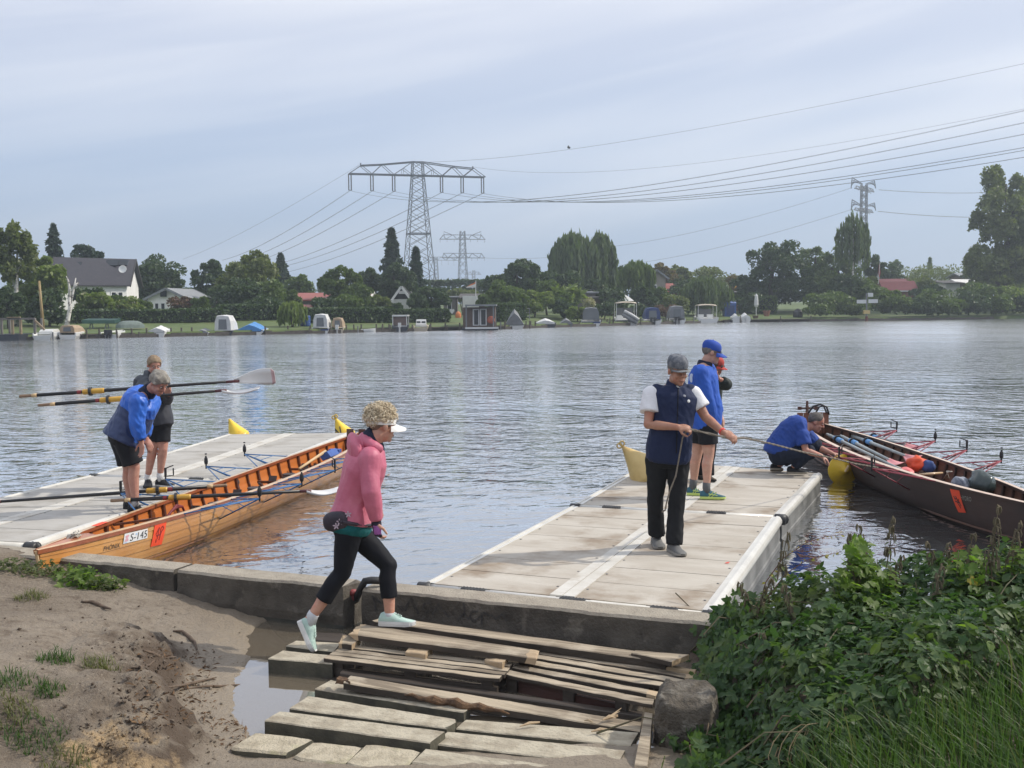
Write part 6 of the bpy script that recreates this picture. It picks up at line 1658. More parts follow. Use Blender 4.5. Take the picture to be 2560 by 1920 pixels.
def lobes(g, n_l, rx, ry, rz, spread=.62, rl=(.30,.50)):
 d = g.normal(size=(n_l,3)); d /= np.linalg.norm(d, axis=1)[:,None]; rad = g.uniform(.15,1,n_l)**.5*spread
 c = d*rad[:,None]; r = g.uniform(*rl, n_l)*(1.1-.35*rad)
 return c*np.array([rx,ry,rz]), r
def crown_cloud(g, kind, rx, ry, rz, n):
 if kind in ('broad', 'airy', 'bush', 'round'):
  nl = {'broad':38,'airy':40,'bush':18,'round':9}[kind]
  c, r = lobes(g, nl, rx, ry, rz, .80 if kind != 'round' else .4, (.16,.36) if kind in ('broad','airy') else ((.24,.46) if kind == 'bush' else (.5,.62)))
  k = g.integers(0, nl, n); d = g.normal(size=(n,3)); d /= np.linalg.norm(d, axis=1)[:,None]
  d[:,2] = np.where(d[:,2] < -.5, -d[:,2], d[:,2])
  rr = g.uniform(.45,1.08,n)**.6
  if kind == 'airy': rr *= g.uniform(.8,1.25,n)
  p = c[k]+d*(r[k]*rr)[:,None]*np.array([rx,ry,(rx+rz)/2])
  return p
 if kind == 'conifer':
  t = g.uniform(0,1,n)**.80; nb = 11; lay = np.floor(t*nb*1.5)/(nb*1.5); t2 = lay+g.uniform(0,.035,n)
  R = rx*(1-t2)**.80*(.66+.34*np.sin(lay*61+1)); a = g.uniform(0,6.283,n); a = np.round(a*3+lay*7)/3+g.normal(0,.13,n)
  hsh = np.abs(np.sin(np.round(a*3)*12.9898+lay*781.2))*43758.5; R = R*(.50+.62*(hsh-np.floor(hsh)))
  q = g.uniform(.05,1,n)**.6
  return np.stack([np.cos(a)*R*q, np.sin(a)*R*q, -rz+2*rz*t2-.30*R*q+g.normal(0,.05,n)*rz*.2], 1)
 if kind == 'weep':
  m = max(40, n//(34 if n < 2500 else 16)); a = g.uniform(0,6.283,m); q = g.uniform(0,1,m)**.5; lumps = 1+.16*np.sin(a*3+1)+.12*np.sin(a*5+2)
  top = rz*(1-.55*q**2.2)*(1+g.normal(0,.07,m)); bot = -rz*g.uniform(.35,1.0,m)*(.55+.45*q)
  k = g.integers(0, m, n); t = g.uniform(0,1,n)
  z = top[k]+(bot[k]-top[k])*t; R = q[k]*lumps[k]*(.86+.16*np.minimum(t*4,1))
  p = np.stack([np.cos(a[k])*R*rx, np.sin(a[k])*R*ry, z], 1); p += g.normal(0,.035,p.shape)*rx
  return p
 if kind == 'box':
  p = g.uniform(-1,1,(n,3)); ax = g.integers(0,3,n); sg = np.where(g.uniform(size=n) < .5, -1, 1); m = g.uniform(size=n) < .8
  for i in range(3):
   w = m & (ax == i); p[w,i] = (sg*g.uniform(.85,1.08,n))[w]
  p[:,2] = np.where((p[:,2] < -.6) & (g.uniform(size=n) < .6), -p[:,2], p[:,2])
  return p*np.array([rx,ry,rz])
TS = [100]
def plant(name, label, cat, c, rx, ry, rz, kind, leafm, n=None, size=.34, trunk=None, group=None, trunkm=None, elong=None, stems=1, extra=None):
 """c: centre of the crown; stands on the far bank's ground below it"""
 TS[0] += 1; g = np.random.default_rng(TS[0]); c = Vector(c)
 gz_ = fground(c); base = Vector((c.x, c.y, gz_))
 root = thing(name, label, cat, base, group)
 if n is None: n = int(min(9000, max(500, 75*rx*2*rz*2)))
 p = crown_cloud(g, kind, rx, ry, rz, n)+np.array(c)
 p[:,2] = np.maximum(p[:,2], gz_+.02)
 vert = {'weep':.8,'conifer':.25}.get(kind, 0)
 V, F = leaf_geo(p, size, elong or (2.2 if kind == 'weep' else (1.4 if kind == 'conifer' else 1.15)), vert, TS[0])
 me = np_mesh('crown', V, F, leafm, base)
 part('crown', me, None, root)
 if extra:
  k = g.choice(len(p), extra[1], replace=False); q = p[k]+(p[k]-np.array(c))*.06; q[:,1] -= .1
  V, F = leaf_geo(q, extra[2], 1.0, 0, TS[0]+5000); part('blossom', np_mesh('blossom', V, F, extra[0], base), None, root)
 if trunk is not False:
  r = trunk or max(.07, .035*rz*2); mb = MB(); h0 = c.z-rz; tm = trunkm or M_TRUNK
  for s in range(stems):
   off = Vector((g.normal()*.25*rx*(stems > 1), g.normal()*.2, 0)); top = c+Vector((g.normal()*.1*rx, 0, rz*(.55 if kind != 'conifer' else .9)))+off
   mb.tube([base+off*.3+Vector((0,0,-.2)), base.lerp(top,.35)+off*.5+Vector((g.normal()*.06*rx,0,0)), base.lerp(top,.7), top], [r*1.15, r*.85, r*.55, r*.18], 7)
   if kind != 'conifer':
    for k in range(5):
     a = g.uniform(0,6.28); st = base.lerp(top, g.uniform(.35,.7)); e = c+Vector((math.cos(a)*rx*.5, math.sin(a)*ry*.45, g.uniform(-.2,.42)*rz)); mb.tube([st, st.lerp(e,.5)+Vector((0,0,.1*rz)), e], [r*.38, r*.25, r*.08], 5)
  part('trunk', mb, tm, root, smooth=True)
 return root
def tree_px(name, label, Z, xc, y0, y1, w, off, kind, leafm, cat='tree', depth=.8, bottom=None, **kw):
 u, v = Z(xc, y0); _, v1 = Z(xc, y1); y = fy(u, off); t = D(u, v, y); b = D(u, v1, y)
 b.z = max(b.z, float(far_h(b.x, b.y))+.1) if bottom is None else b.z
 w *= {'broad':1.22,'airy':1.15,'bush':1.28,'weep':1.16,'conifer':1.6,'round':1.1}.get(kind, 1); wm = abs(Z(xc+w, y0)[0]-Z(xc, y0)[0])*y/FPX; rz = (t.z-b.z)/2; c = Vector((t.x, y, (t.z+b.z)/2))
 return plant(name, label, cat, c, wm/2, wm/2*depth, rz, kind, leafm, **kw)
GT = 'trees on the far bank'
T = tree_px
T('birch_tree','weeping birch at the left edge behind the raft frame',ZA,100,40,700,400,9,'airy',L_OLIVE,group=GT,trunkm=M_BIRCH,n=5200,size=.30,trunk=.2)
T('spruce_tree','ragged dark spruce above the ridge of the big dark-roofed house',ZA,460,85,560,230,38,'conifer',L_CON,group=GT,size=.5,n=2600)
T('conifer_tree','twin-topped green conifer behind the big dark-roofed house',ZA,750,215,560,240,40,'broad',L_CON,group=GT,size=.42,n=2600)
T('oak_tree','round yellow-green tree left of the big dark-roofed house',ZA,310,320,960,470,12,'broad',L_LIGHT,group=GT,n=6500)
T('garden_shrub','dark shrubs below the yellow-green tree at the far left',ZA,420,640,960,420,8,'bush',L_DARK,group=GT,cat='shrub',n=2600)
T('garden_shrub','dark shrubs behind the raft frame at the left edge',ZA,60,640,940,260,7,'bush',L_DARK,group=GT,cat='shrub',n=2000)
T('maple_tree','broad dark green tree between the big house and the small white house',ZA,1330,325,760,520,42,'broad',L_DARK,group=GT,n=7000)
T('maple_tree','dark green tree right behind the small white house',ZA,1720,600,850,240,36,'broad',L_DARK,group=GT,n=2200)
T('linden_tree','dark tree left of the tall light tree, behind the grey shed',ZA,1830,345,820,340,34,'broad',L_DARK,group=GT,n=5200)
T('linden_tree','tall olive tree at the end of the left hedge, above the small willow',ZB,20,285,920,520,24,'airy',L_OLIVE,group=GT,n=9000)
T('elder_shrub','flowering elder shrub with cream blossom under the big house',ZA,850,640,900,360,13,'bush',L_LIGHT,group=GT,cat='shrub',n=3600,extra=(L_PALE,160,.30))
T('elder_shrub','second flowering elder with cream blossom, left of the small white house',ZA,1090,705,900,260,13.5,'bush',L_LIGHT,group=GT,cat='shrub',n=3000,extra=(L_PALE,180,.30))
T('japanese_maple','small red-leaved tree before the small white house',ZA,1560,695,830,230,16,'bush',L_RED,group=GT,n=1200,size=.26)
T('spruce_tree','bluish fir between the tall olive tree and the red roof',ZB,280,335,640,190,44,'conifer',L_CON,group=GT,size=.5,n=2600)
T('linden_tree','rounded tree behind the left end of the red-roofed bungalow',ZB,460,500,740,260,40,'broad',L_MID,group=GT,n=3200)
T('apple_tree','big rounded tree standing before the red-roofed bungalow',ZB,800,430,800,360,20,'broad',L_MID,group=GT,n=7000)
T('poplar_tree','tiny distant poplar between the red roof and the big rounded tree',ZB,620,570,690,40,120,'round',L_MID,group=GT,n=500,size=.6)
T('yew_tree','dark tree behind the right end of the red-roofed bungalow',ZB,1050,435,790,240,30,'broad',L_DARK,group=GT,n=4600)
T('spruce_tree','tallest spruce left of the big pylon',ZB,1240,125,560,190,40,'conifer',L_CON,group=GT,size=.62,n=5200)
T('pine_tree','dense rounded pine in front of the tallest spruce',ZB,1280,355,800,300,26,'broad',L_DARK,group=GT,n=8000)
T('spruce_tree','dark spruce in front of the foot of the big pylon',ZB,1450,285,760,175,32,'conifer',L_CON,group=GT,size=.55,n=5000)
T('garden_shrub','dense round shrub right of the dark-gabled cottage',ZB,1580,590,840,270,18,'bush',L_DARK,group=GT,cat='shrub',n=4000)
T('garden_shrub','distant low tree left of the flagpole',ZB,1710,610,740,100,60,'bush',L_DARK,group=GT,cat='shrub',n=900)
T('garden_shrub','light shrubs behind the two brown sheds',ZB,1850,640,760,230,48,'bush',L_OLIVE,group=GT,cat='shrub',n=1800)
T('garden_shrub','yellowish shrub right of the red-roofed bungalow',ZB,1120,690,830,200,17,'bush',L_OLIVE,group=GT,cat='shrub',n=1800)
T('garden_shrub','dark shrubs on the left half of the lawn behind the willow',ZB,110,700,960,330,13,'bush',L_DARK,group=GT,cat='shrub',n=3600)
T('weeping_willow','small light green weeping willow on the lawn behind the jetty',ZB,385,745,1000,220,3.2,'weep',L_LIGHT,group=GT,n=2200,size=.20,trunk=.12)
T('maple_tree','broad maple behind the brown shed right of the flagpole',ZC,190,335,800,420,26,'broad',L_DARK,group=GT,n=8500)
T('maple_tree','dark tree behind the houseboat beside the brown shed',ZB,2130,520,720,260,40,'broad',L_DARK,group=GT,n=2600)
T('weeping_willow','great weeping willow in the middle of the far bank',ZC,660,170,640,330,30,'weep',L_WIL,group=GT,n=9000,size=.42,trunk=.35)
T('weeping_willow','right-hand crown of the great weeping willow, slightly lower',ZC,900,165,650,210,29,'weep',L_WIL,group=GT,n=6000,size=.42,trunk=.3)
T('garden_shrub','dark thicket under the great weeping willow',ZC,560,480,720,330,24,'bush',L_DARK,group=GT,cat='shrub',n=4200)
T('ash_tree','tree between the great willow and the umbrella-shaped tree',ZC,1050,410,700,210,33,'broad',L_DARK,group=GT,n=3600)
T('catalpa_tree','umbrella-shaped tree with a bare trunk beside the white parasol',ZC,1210,405,640,240,15,'weep',L_MID,group=GT,n=3600,size=.34,trunk=.2)
T('maple_tree','tree turning orange behind the grey gambrel house',ZC,1430,385,620,240,46,'broad',L_AUT,group=GT,n=3600)
T('maple_tree','green tree right behind the orange one',ZC,1580,400,640,210,50,'broad',L_OLIVE,group=GT,n=3000)
T('garden_shrub','distant hedge of trees above the red roof',ZC,1840,455,680,420,56,'bush',L_OLIVE,group=GT,cat='shrub',n=3200)
T('garden_shrub','orange-tinged tree left of the dark spreading tree',ZC,2080,480,700,180,45,'bush',L_AUT,group=GT,cat='shrub',n=1500)
T('round_willow','dome-shaped weeping tree behind the bimini boat',ZC,1800,540,880,350,9,'weep',L_WIL,group=GT,n=6500,size=.26,trunk=.2)
T('garden_shrub','light green shrub under the great willow by the grey covered boat',ZC,330,640,880,300,11,'bush',L_LIGHT,group=GT,cat='shrub',n=3000)
T('garden_shrub','dark garden shrub left of the great willow, over the covered speedboat',ZC,440,540,790,220,16,'bush',L_MID,group=GT,cat='shrub',n=2600)
T('banana_plant','plant with long pale leaves under the great willow',ZC,610,610,800,230,12,'bush',L_LIGHT,group=GT,cat='plant',n=420,size=.6,elong=2.6,trunk=False)
T('hydrangea_tree','small cream-flowering tree above the white cabin cruiser',ZC,800,700,810,140,6,'round',L_PALE,group=GT,n=900,size=.2,trunk=.06)
T('garden_shrub','dark shrub left of the cabin cruiser',ZC,600,720,900,200,6,'bush',L_DARK,group=GT,cat='shrub',n=1800)
T('garden_shrub','spiky green shrub at the water between grey boat and cruiser',ZC,700,790,930,170,3,'bush',L_LIGHT,group=GT,cat='shrub',n=1300,size=.25)
T('garden_shrub','dark shrub between the cruiser and the flybridge boat',ZC,930,740,920,190,6,'bush',L_DARK,group=GT,cat='shrub',n=1800)
T('garden_shrub','shrub below the grey gambrel house',ZC,1400,600,800,220,13,'bush',L_MID,group=GT,cat='shrub',n=2200)
T('garden_shrub','dark shrub behind the blue canopy boat',ZC,1260,770,900,180,5,'bush',L_DARK,group=GT,cat='shrub',n=1300)
T('garden_shrub','reddish shrub behind the grey canopy boat',ZC,1470,770,900,200,5,'bush',L_RED,group=GT,cat='shrub',n=1300)
T('oak_tree','dark spreading tree on the lawn left of the birch',ZD,300,600,1190,520,16,'broad',L_DARK,group=GT,n=9000)
T('oak_tree','lighter tree behind the right side of the dark spreading tree',ZD,590,690,1160,260,22,'broad',L_MID,group=GT,n=5200)
T('birch_tree','weeping birch in front of the right-hand pylon',ZD,900,480,940,205,12,'weep',L_WIL,group=GT,n=2300,size=.32,trunk=.22,trunkm=M_BIRCH)
T('garden_shrub','dark trees under the weeping birch on the right',ZD,790,720,1160,300,16,'broad',L_MID,group=GT,cat='shrub',n=4200)
T('cherry_tree','tree right of the weeping birch by the red and white flag',ZD,1060,770,1000,170,24,'broad',L_DARK,group=GT,n=2000)
T('cherry_tree','tree behind the red barn roof',ZD,1180,840,1060,220,40,'broad',L_DARK,group=GT,n=2400)
T('poplar_tree','tall poplar at the right edge of the far bank',ZD,2085,10,1050,520,12,'airy',L_OLIVE,group=GT,n=15000,size=.42,trunk=.42)
T('poplar_tree','lower right part of the tall poplar stand, with hanging boughs',ZD,2040,640,1250,620,13,'broad',L_OLIVE,group=GT,n=9000,size=.46)
T('poplar_tree','tall tree beyond the right edge beside the poplar',ZD,2330,60,1250,420,16,'airy',L_OLIVE,group=GT,n=6000,size=.5)
T('larch_tree','thin larch top between the red barn and the poplar',ZD,1490,815,960,60,80,'conifer',L_MID,group=GT,n=500,size=.5)
T('larch_tree','fine distant tree above the red barn',ZD,1225,815,960,120,90,'airy',L_MID,group=GT,n=700,size=.45)
T('pine_tree','small pine left of the tall poplar',ZD,1790,800,1000,110,36,'conifer',L_DARK,group=GT,n=900,size=.45)
T('garden_shrub','far line of treetops right of the red barn',ZD,1560,905,1080,640,70,'bush',L_OLIVE,group=GT,cat='shrub',n=4200)
for i, (x, y0, y1, w, off, m, lab) in enumerate([
 (700,1060,1285,300,2.8,L_MID,'flowering shrubs at the end of the small lawn by the navigation sign'),
 (880,1130,1290,260,1.0,L_MID,'green shrubs left of the post of the navigation sign'),
 (1130,1040,1290,280,2.8,L_MID,'green shrubs right behind the navigation sign'),
 (1030,960,1180,220,14,L_OLIVE,'yellowish shrubs between the birch trunk and the red barn'),
 (1350,1120,1290,260,1.7999999999999998,L_DARK,'dark round shrub at the water below the red barn'),
 (1540,1060,1290,330,3.8,L_MID,'bank shrubs right of the red barn'),
 (1480,1040,1160,260,14,L_DARK,'clipped hedge beside the red barn'),
 (1740,1100,1280,300,2.8,L_DARK,'bank shrubs below the white sheds'),
 (1900,1010,1270,330,4.8,L_MID,'bank shrubs left of the poplar trunk'),
 (2140,1040,1275,320,3.8,L_LIGHT,'light bank shrubs at the right edge'),
 (2330,980,1275,340,5.8,L_MID,'bank shrubs beyond the right edge')]):
 T('bank_shrub', lab, ZD, x, y0, y1, w, off, 'bush', m, cat='shrub', group='shrubs along the far bank', n=2600, trunk=False)
T('treeline','far line of trees closing the gaps behind the gardens, at the left',ZA,1000,640,780,2600,80,'box',L_DARK,cat='treeline',n=5000,size=.8,trunk=False,depth=.03)
T('treeline','far line of trees closing the gaps behind the gardens, in the middle',ZC,300,560,720,2400,85,'box',L_DARK,cat='treeline',n=5000,size=.8,trunk=False,depth=.03)
T('treeline','far line of trees closing the gaps behind the gardens, at the right',ZD,1000,1000,1100,3000,95,'box',L_MID,cat='treeline',n=4200,size=.8,trunk=False,depth=.03)
for i, (Z, x, y0, y1, w, off, m, lab) in enumerate([
 (ZA,760,620,940,300,15,L_DARK,'dark shrub between the yellow-green tree and the first elder'),
 (ZA,960,670,900,260,14,L_MID,'leafy shrub between the two flowering elders'),
 (ZA,1235,720,930,110,14,L_MID,'shrub at the left corner of the small white house'),
 (ZA,1730,690,880,150,15,L_MID,'shrub between the small white house and the grey shed'),
 (ZA,2060,560,930,420,17,L_DARK,'dense shrub below the tall olive tree at the left'),
 (ZB,200,560,930,330,16,L_MID,'shrub at the foot of the tall olive tree at the right'),
 (ZB,360,640,800,160,18,L_MID,'shrub left of the red-roofed bungalow'),
 (ZB,640,720,810,220,14,L_DARK,'low shrub in front of the bungalow'),
 (ZB,860,700,820,260,13,L_MID,'low shrub below the big rounded tree'),
 (ZB,1010,600,830,200,16,L_MID,'shrub between the bungalow and the pine'),
 (ZB,1460,680,840,170,17,L_DARK,'shrub beside the porch of the dark-gabled cottage'),
 (ZB,1280,760,815,90,16,L_DARK,'little round shrub before the wall of the cottage'),
 (ZB,2060,640,800,160,15,L_MID,'shrub between the two brown sheds'),
 (ZB,2230,560,880,300,14,L_MID,'shrub right of the longer brown shed'),
 (ZC,130,600,860,260,12,L_MID,'garden shrub above the grey covered boat'),
 (ZC,560,660,870,200,9,L_MID,'garden shrub at the left below the plant with long leaves'),
 (ZC,850,560,780,260,21,L_DARK,'shrub at the right foot of the great willow'),
 (ZC,1020,600,860,220,13,L_DARK,'shrub left of the umbrella-shaped tree'),
 (ZC,1260,620,830,240,11,L_DARK,'shrub under the umbrella-shaped tree'),
 (ZC,1540,690,860,230,8,L_OLIVE,'shrub in front of the terrace shelter'),
 (ZC,1640,560,720,240,24,L_DARK,'shrub over the red tin roof, left of the dome-shaped tree'),
 (ZC,1960,620,800,200,16,L_DARK,'shrub behind the blue toilet cabin'),
 (ZC,2180,640,860,240,12,L_DARK,'shrub right of the red-walled shed'),
 (ZD,340,960,1195,330,19,L_DARK,'dark shrubs right behind the trunk of the spreading tree'),
 (ZD,200,1000,1195,260,21,L_MID,'shrubs left behind the trunk of the spreading tree'),
 (ZD,80,940,1180,220,18,L_DARK,'dark shrubs at the left of the spreading tree'),
 (ZD,520,960,1190,260,15,L_DARK,'dark shrubs under the spreading tree, right side'),
 (ZD,690,900,1180,280,15,L_MID,'tall shrubs left of the white birch trunk'),
 (ZD,640,1170,1290,200,1.0,L_MID,'flowering plants right of the small lawn'),
 (ZD,860,940,1200,240,11,L_DARK,'dark shrubs around the birch trunk'),
 (ZD,1050,980,1250,230,9,L_MID,'shrubs in front of the red barn, left side'),
 (ZD,1230,1090,1290,240,1.7999999999999998,L_MID,'shrubs below the brick wall of the barn'),
 (ZD,1420,960,1130,260,22,L_OLIVE,'shrubs right of the barn roof'),
 (ZD,1450,1130,1290,220,1.0,L_DARK,'dark bank shrubs right of the round shrub'),
 (ZD,1640,1130,1285,260,1.0,L_MID,'bank shrubs overhanging the water, right of the barn'),
 (ZD,1820,1080,1280,280,1.7999999999999998,L_DARK,'dark bank shrubs left of the poplar'),
 (ZD,1980,1100,1278,260,1.0,L_MID,'bank shrubs under the poplar'),
 (ZD,2080,880,1180,360,14,L_MID,'tall shrubs around the poplar trunk'),
 (ZD,2230,1090,1276,260,1.7999999999999998,L_DARK,'dark bank shrubs at the right edge'),
 (ZD,2250,760,1150,340,18,L_OLIVE,'tall trees at the right edge behind the poplar')]):
 T('bank_shrub', lab, Z, x, y0, y1, w, off, 'bush', m, cat='shrub', group='shrubs along the far bank', n=2400, trunk=False)
def hedge(label, Z, x0, x1, y0, y1, off, m=L_DARK, dep=.9, n=3600):
 u0, v0 = Z(x0, y0); u1, v1 = Z(x1, y1); um = (u0+u1)/2; y = fy(um, off); a = D(u0, v0, fy(u0, off)); b = D(u1, v0, fy(u1, off)); c = (a+b)/2; bz = fground(c)
 TS[0] += 1; g = np.random.default_rng(TS[0]); rz = (a.z-bz)/2; L = (b-a).length/2
 p = crown_cloud(g, 'box', L, dep, rz, n); ang = math.atan2(b.y-a.y, b.x-a.x); ca, sa = math.cos(ang), math.sin(ang)
 q = np.stack([c.x+p[:,0]*ca-p[:,1]*sa, c.y+p[:,0]*sa+p[:,1]*ca, bz+rz+p[:,2]], 1); q[:,2] = np.maximum(q[:,2], bz)
 base = Vector((c.x, c.y, bz)); root = thing('garden_hedge', label, 'hedge', base, 'garden hedges')
 V, F = leaf_geo(q, .24, 1.1, 0, TS[0]); part('foliage', np_mesh('foliage', V, F, m, base), None, root)
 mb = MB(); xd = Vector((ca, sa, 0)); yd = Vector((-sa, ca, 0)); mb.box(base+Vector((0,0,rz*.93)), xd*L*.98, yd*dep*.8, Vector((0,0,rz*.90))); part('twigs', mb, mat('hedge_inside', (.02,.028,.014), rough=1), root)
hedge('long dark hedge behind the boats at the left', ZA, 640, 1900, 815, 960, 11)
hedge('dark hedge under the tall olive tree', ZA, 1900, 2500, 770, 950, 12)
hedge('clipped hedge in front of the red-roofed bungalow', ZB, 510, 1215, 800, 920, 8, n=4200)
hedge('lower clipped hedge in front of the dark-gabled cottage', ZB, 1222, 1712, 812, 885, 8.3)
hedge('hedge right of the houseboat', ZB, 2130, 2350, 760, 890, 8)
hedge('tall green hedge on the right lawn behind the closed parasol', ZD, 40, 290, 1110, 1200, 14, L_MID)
# --- buildings
M_WHITEW = mat('white_render', (.80,.79,.76), (.70,.69,.66), scale=1.2, rough=.9); M_GREYW = mat('grey_boards', (.22,.20,.18), (.16,.145,.13), scale=3, stretch=(4,4,1), rough=.9)
M_SLATE = mat('dark_slate_roof', (.026,.025,.034), (.038,.036,.044), scale=3, rough=.7, bump=.4, bscale=6); M_REDROOF = mat('red_tin_roof', (.34,.095,.075), (.27,.075,.06), scale=2, rough=.6)
M_BROWNW = mat('brown_boards', (.13,.085,.06), (.085,.058,.042), scale=3, stretch=(5,5,1), rough=.9); M_DGREEN = mat('dark_green_gable', (.030,.034,.036), rough=.8); M_BITU = mat('bitumen_roof', (.10,.095,.09), (.07,.066,.063), scale=2, rough=.9)
M_TILEL = mat('light_grey_roof', (.26,.27,.28), (.2,.21,.22), scale=3, rough=.75); M_BRICK = mat('reddish_brick', (.30,.14,.095), (.22,.10,.07), scale=5, rough=.9); M_BARNR = mat('dark_red_shingle', (.16,.035,.04), (.12,.03,.034), scale=3, rough=.8)
M_GLASS = mat('window_glass', (.025,.03,.036), rough=.12); M_WFRAME = mat('white_frame', (.70,.70,.69), rough=.6)
def corners(Z, xl, xr, yb, off0, depth, twist_=0.0):
 uL, vb = Z(xl, yb); uR, _ = Z(xr, yb); yL = yR = fy((uL+uR)/2, off0)
 FL = D(uL, vb, yL); FR = D(uR, vb, yR); d = (FR-FL); d.z = 0; d.normalize(); n = Vector((-d.y, d.x, 0))
 return Vector((FL.x,FL.y,0)), Vector((FR.x,FR.y,0)), Vector((FR.x,FR.y,0))+n*depth, Vector((FL.x,FL.y,0))+n*depth
def zlev(Z, x, y, off): return fpt(Z(x, y), off).z
def house(name, label, cat, Q, z0, ze, zr, ridge, wallm, roofm, wins=(), over=.35, gablem=None, trim=None, door=None, chimney=None, knee=None):
 FL, FR, BR, BL = Q; c = (FL+FR+BR+BL)/4; z0 = min(z0, fground(c))-.1
 root = thing(name, label, cat, (c.x, c.y, z0))
 up = lambda p, z: Vector((p.x, p.y, z))
 mb = MB()
 for a, b in ((FL,FR),(FR,BR),(BR,BL),(BL,FL)): mb.add([up(a,z0), up(b,z0), up(b,ze), up(a,ze)], [(0,1,2,3)])
 part('wall', mb, wallm, root)
 if ridge == 'x': R0_, R1_ = (FL+BL)/2, (FR+BR)/2; pairs = ((FL,BL,R0_),(FR,BR,R1_))
 elif ridge == 'y': R0_, R1_ = (FL+FR)/2, (BL+BR)/2; pairs = ((FL,FR,R0_),(BL,BR,R1_))
 if ridge in 'xy':
  for a, b, r in pairs: mb = MB(); mb.add([up(a,ze), up(b,ze), up(r,zr)], [(0,1,2)]); part('gable', mb, gablem or wallm, root)
  ax = (R1_-R0_).normalized()*over; th = Vector((0,0,.16))
  for s in (0, 1):
   if ridge == 'x': e0, e1 = ((FL,FR),(BL,BR))[s]
   else: e0, e1 = ((FL,BL),(FR,BR))[s]
   mid = (R0_+R1_)/2; o = (e0-R0_).normalized()*over; dz = (zr-ze)/max((e0-R0_).length,.1)*over
   q = [up(e0,ze-dz)+o-ax, up(e1,ze-dz)+o+ax, up(R1_,zr)+ax, up(R0_,zr)-ax]; mb = MB(); mb.prism([p+th for p in q], .14)
   rf = part('roof', mb, roofm, root)
   if trim:
    for i_, j_ in ((0,3),(1,2)): mb = MB(); mb.beam(q[i_]+th*.5, q[j_]+th*.5, .10, .24); part('bargeboard', mb, trim, rf)
  if chimney:
   mb = MB(); p = R0_.lerp(R1_, chimney); mb.box(up(p, zr+.3), Vector((.3,0,0)), Vector((0,.3,0)), Vector((0,0,.7))); part('chimney', mb, M_BRICK, root)
 else:                                         # flat or single pitch
  mb = MB(); o = (FR-FL).normalized()*over; n = (BL-FL).normalized()*over
  mb.prism([up(FL,ze)-o-n+Vector((0,0,.14)), up(FR,ze)+o-n+Vector((0,0,.14)), up(BR,zr)+o+n+Vector((0,0,.14)), up(BL,zr)-o+n+Vector((0,0,.14))], .14); part('roof', mb, roofm, root)
 d = (FR-FL); L = d.length; d = d/L; n = Vector((d.y,-d.x,0))
 for w in wins:
  x0, x1, y0, y1 = w[:4]; kind = w[4] if len(w) > 4 else 'window'
  p = lambda x, y, o: up(FL+d*L*x, z0+(ze-z0)*y)+n*o
  mb = MB(); mb.prism([p(x0,y0,.06), p(x1,y0,.06), p(x1,y1,.06), p(x0,y1,.06)], .05, down=-n); f_ = part(kind, mb, M_WFRAME, root)
  m_ = .12*min((x1-x0), .3); k = 2 if kind == 'window' and (x1-x0)*L > .9 else 1
  for i in range(k):
   a = x0+m_+(x1-x0-2*m_)*i/k+.004; b = x0+m_+(x1-x0-2*m_)*(i+1)/k-.004; dy = .08*(y1-y0)
   mb = MB(); mb.add([p(a,y0+dy,.064), p(b,y0+dy,.064), p(b,y1-dy,.064), p(a,y1-dy,.064)], [(0,1,2,3)]); part('pane', mb, M_GLASS, f_)
 return root
u, v = ZA(1092,590); Yh = fy(u, 26); FRb = D(u, v, Yh); FRb.z = 0
BRb = D(*ZA(1198,690), Yh+10); BRb.z = 0; FLb = D(*ZA(430,590), Yh-6); FLb.z = 0; BLb = BRb+(FLb-FRb)
zE = D(u, v, Yh).z; zR = D(*ZA(1130,385), Yh+5).z
hb = house('country_house', 'big house with a long dark slate roof, white gable and satellite dish', 'house', (FLb,FRb,BRb,BLb), 1.0, zE, zR, 'x', M_WHITEW, M_SLATE, wins=((.78,.86,.52,.80),(.87,.95,.52,.80)), over=.5, trim=mat('dark_bargeboard', (.035,.03,.03), rough=.7))
mb = MB(); dp = D(*ZA(1067,462), Yh+1.0); mb.lathe([(.0,.0),(.2,.03),(.38,.11),(.40,.12),(.37,.115),(.2,.04),(0,.025)], dp+Vector((0,-.2,0)), 20, axis=(0.1,-1,.25)); part('satellite_dish', mb, M_WHITEW, hb, smooth=True)
for (x, y) in ((645,424),(970,406),(1052,404)):
 mb = MB(); p = D(*ZA(x,y), Yh+3.6-(1092-x)*.004); p.y = Yh+3.2-(1092-x)*.0085
 p = D(*ZA(x,y), p.y); mb.box(p, Vector((.62,.05,0)), Vector((0,.30,.30)), Vector((0,-.05,.05))); part('skylight', mb, M_GLASS, hb)
Q = corners(ZA, 1283, 1610, 820, 24, 9); rr = house('garden_house', 'small white house with a grey gable roof behind the hedge', 'house', Q, 1, zlev(ZA,1283,715,24), zlev(ZA,1440,635,24), 'y', M_WHITEW, M_TILEL, wins=((.17,.28,.35,.82),(.33,.45,.35,.82)), over=.4, trim=M_TILEL)
mb = MB(); p = fpt(ZA(1412,672), 23.9); mb.box(p, Vector((.32,0,0)), Vector((0,.03,0)), Vector((0,0,.3))); part('attic_window', mb, M_GLASS, rr)
Q = corners(ZA, 1755, 1945, 835, 25, 6); sh = house('garden_shed', 'grey flat-roofed shed right of the small white house', 'shed', Q, 1, zlev(ZA,1800,718,25), zlev(ZA,1800,708,25), 'f', M_GREYW, M_BITU, wins=((.70,.84,.35,.62),), over=.3)
mb = MB(); a, b = fpt(ZA(1745,768), 23.6), fpt(ZA(1862,768), 23.6); mb.prism([a, b, b+Vector((0,1.6,.12)), a+Vector((0,1.6,.12))], .08); part('awning', mb, M_WHITEW, sh)
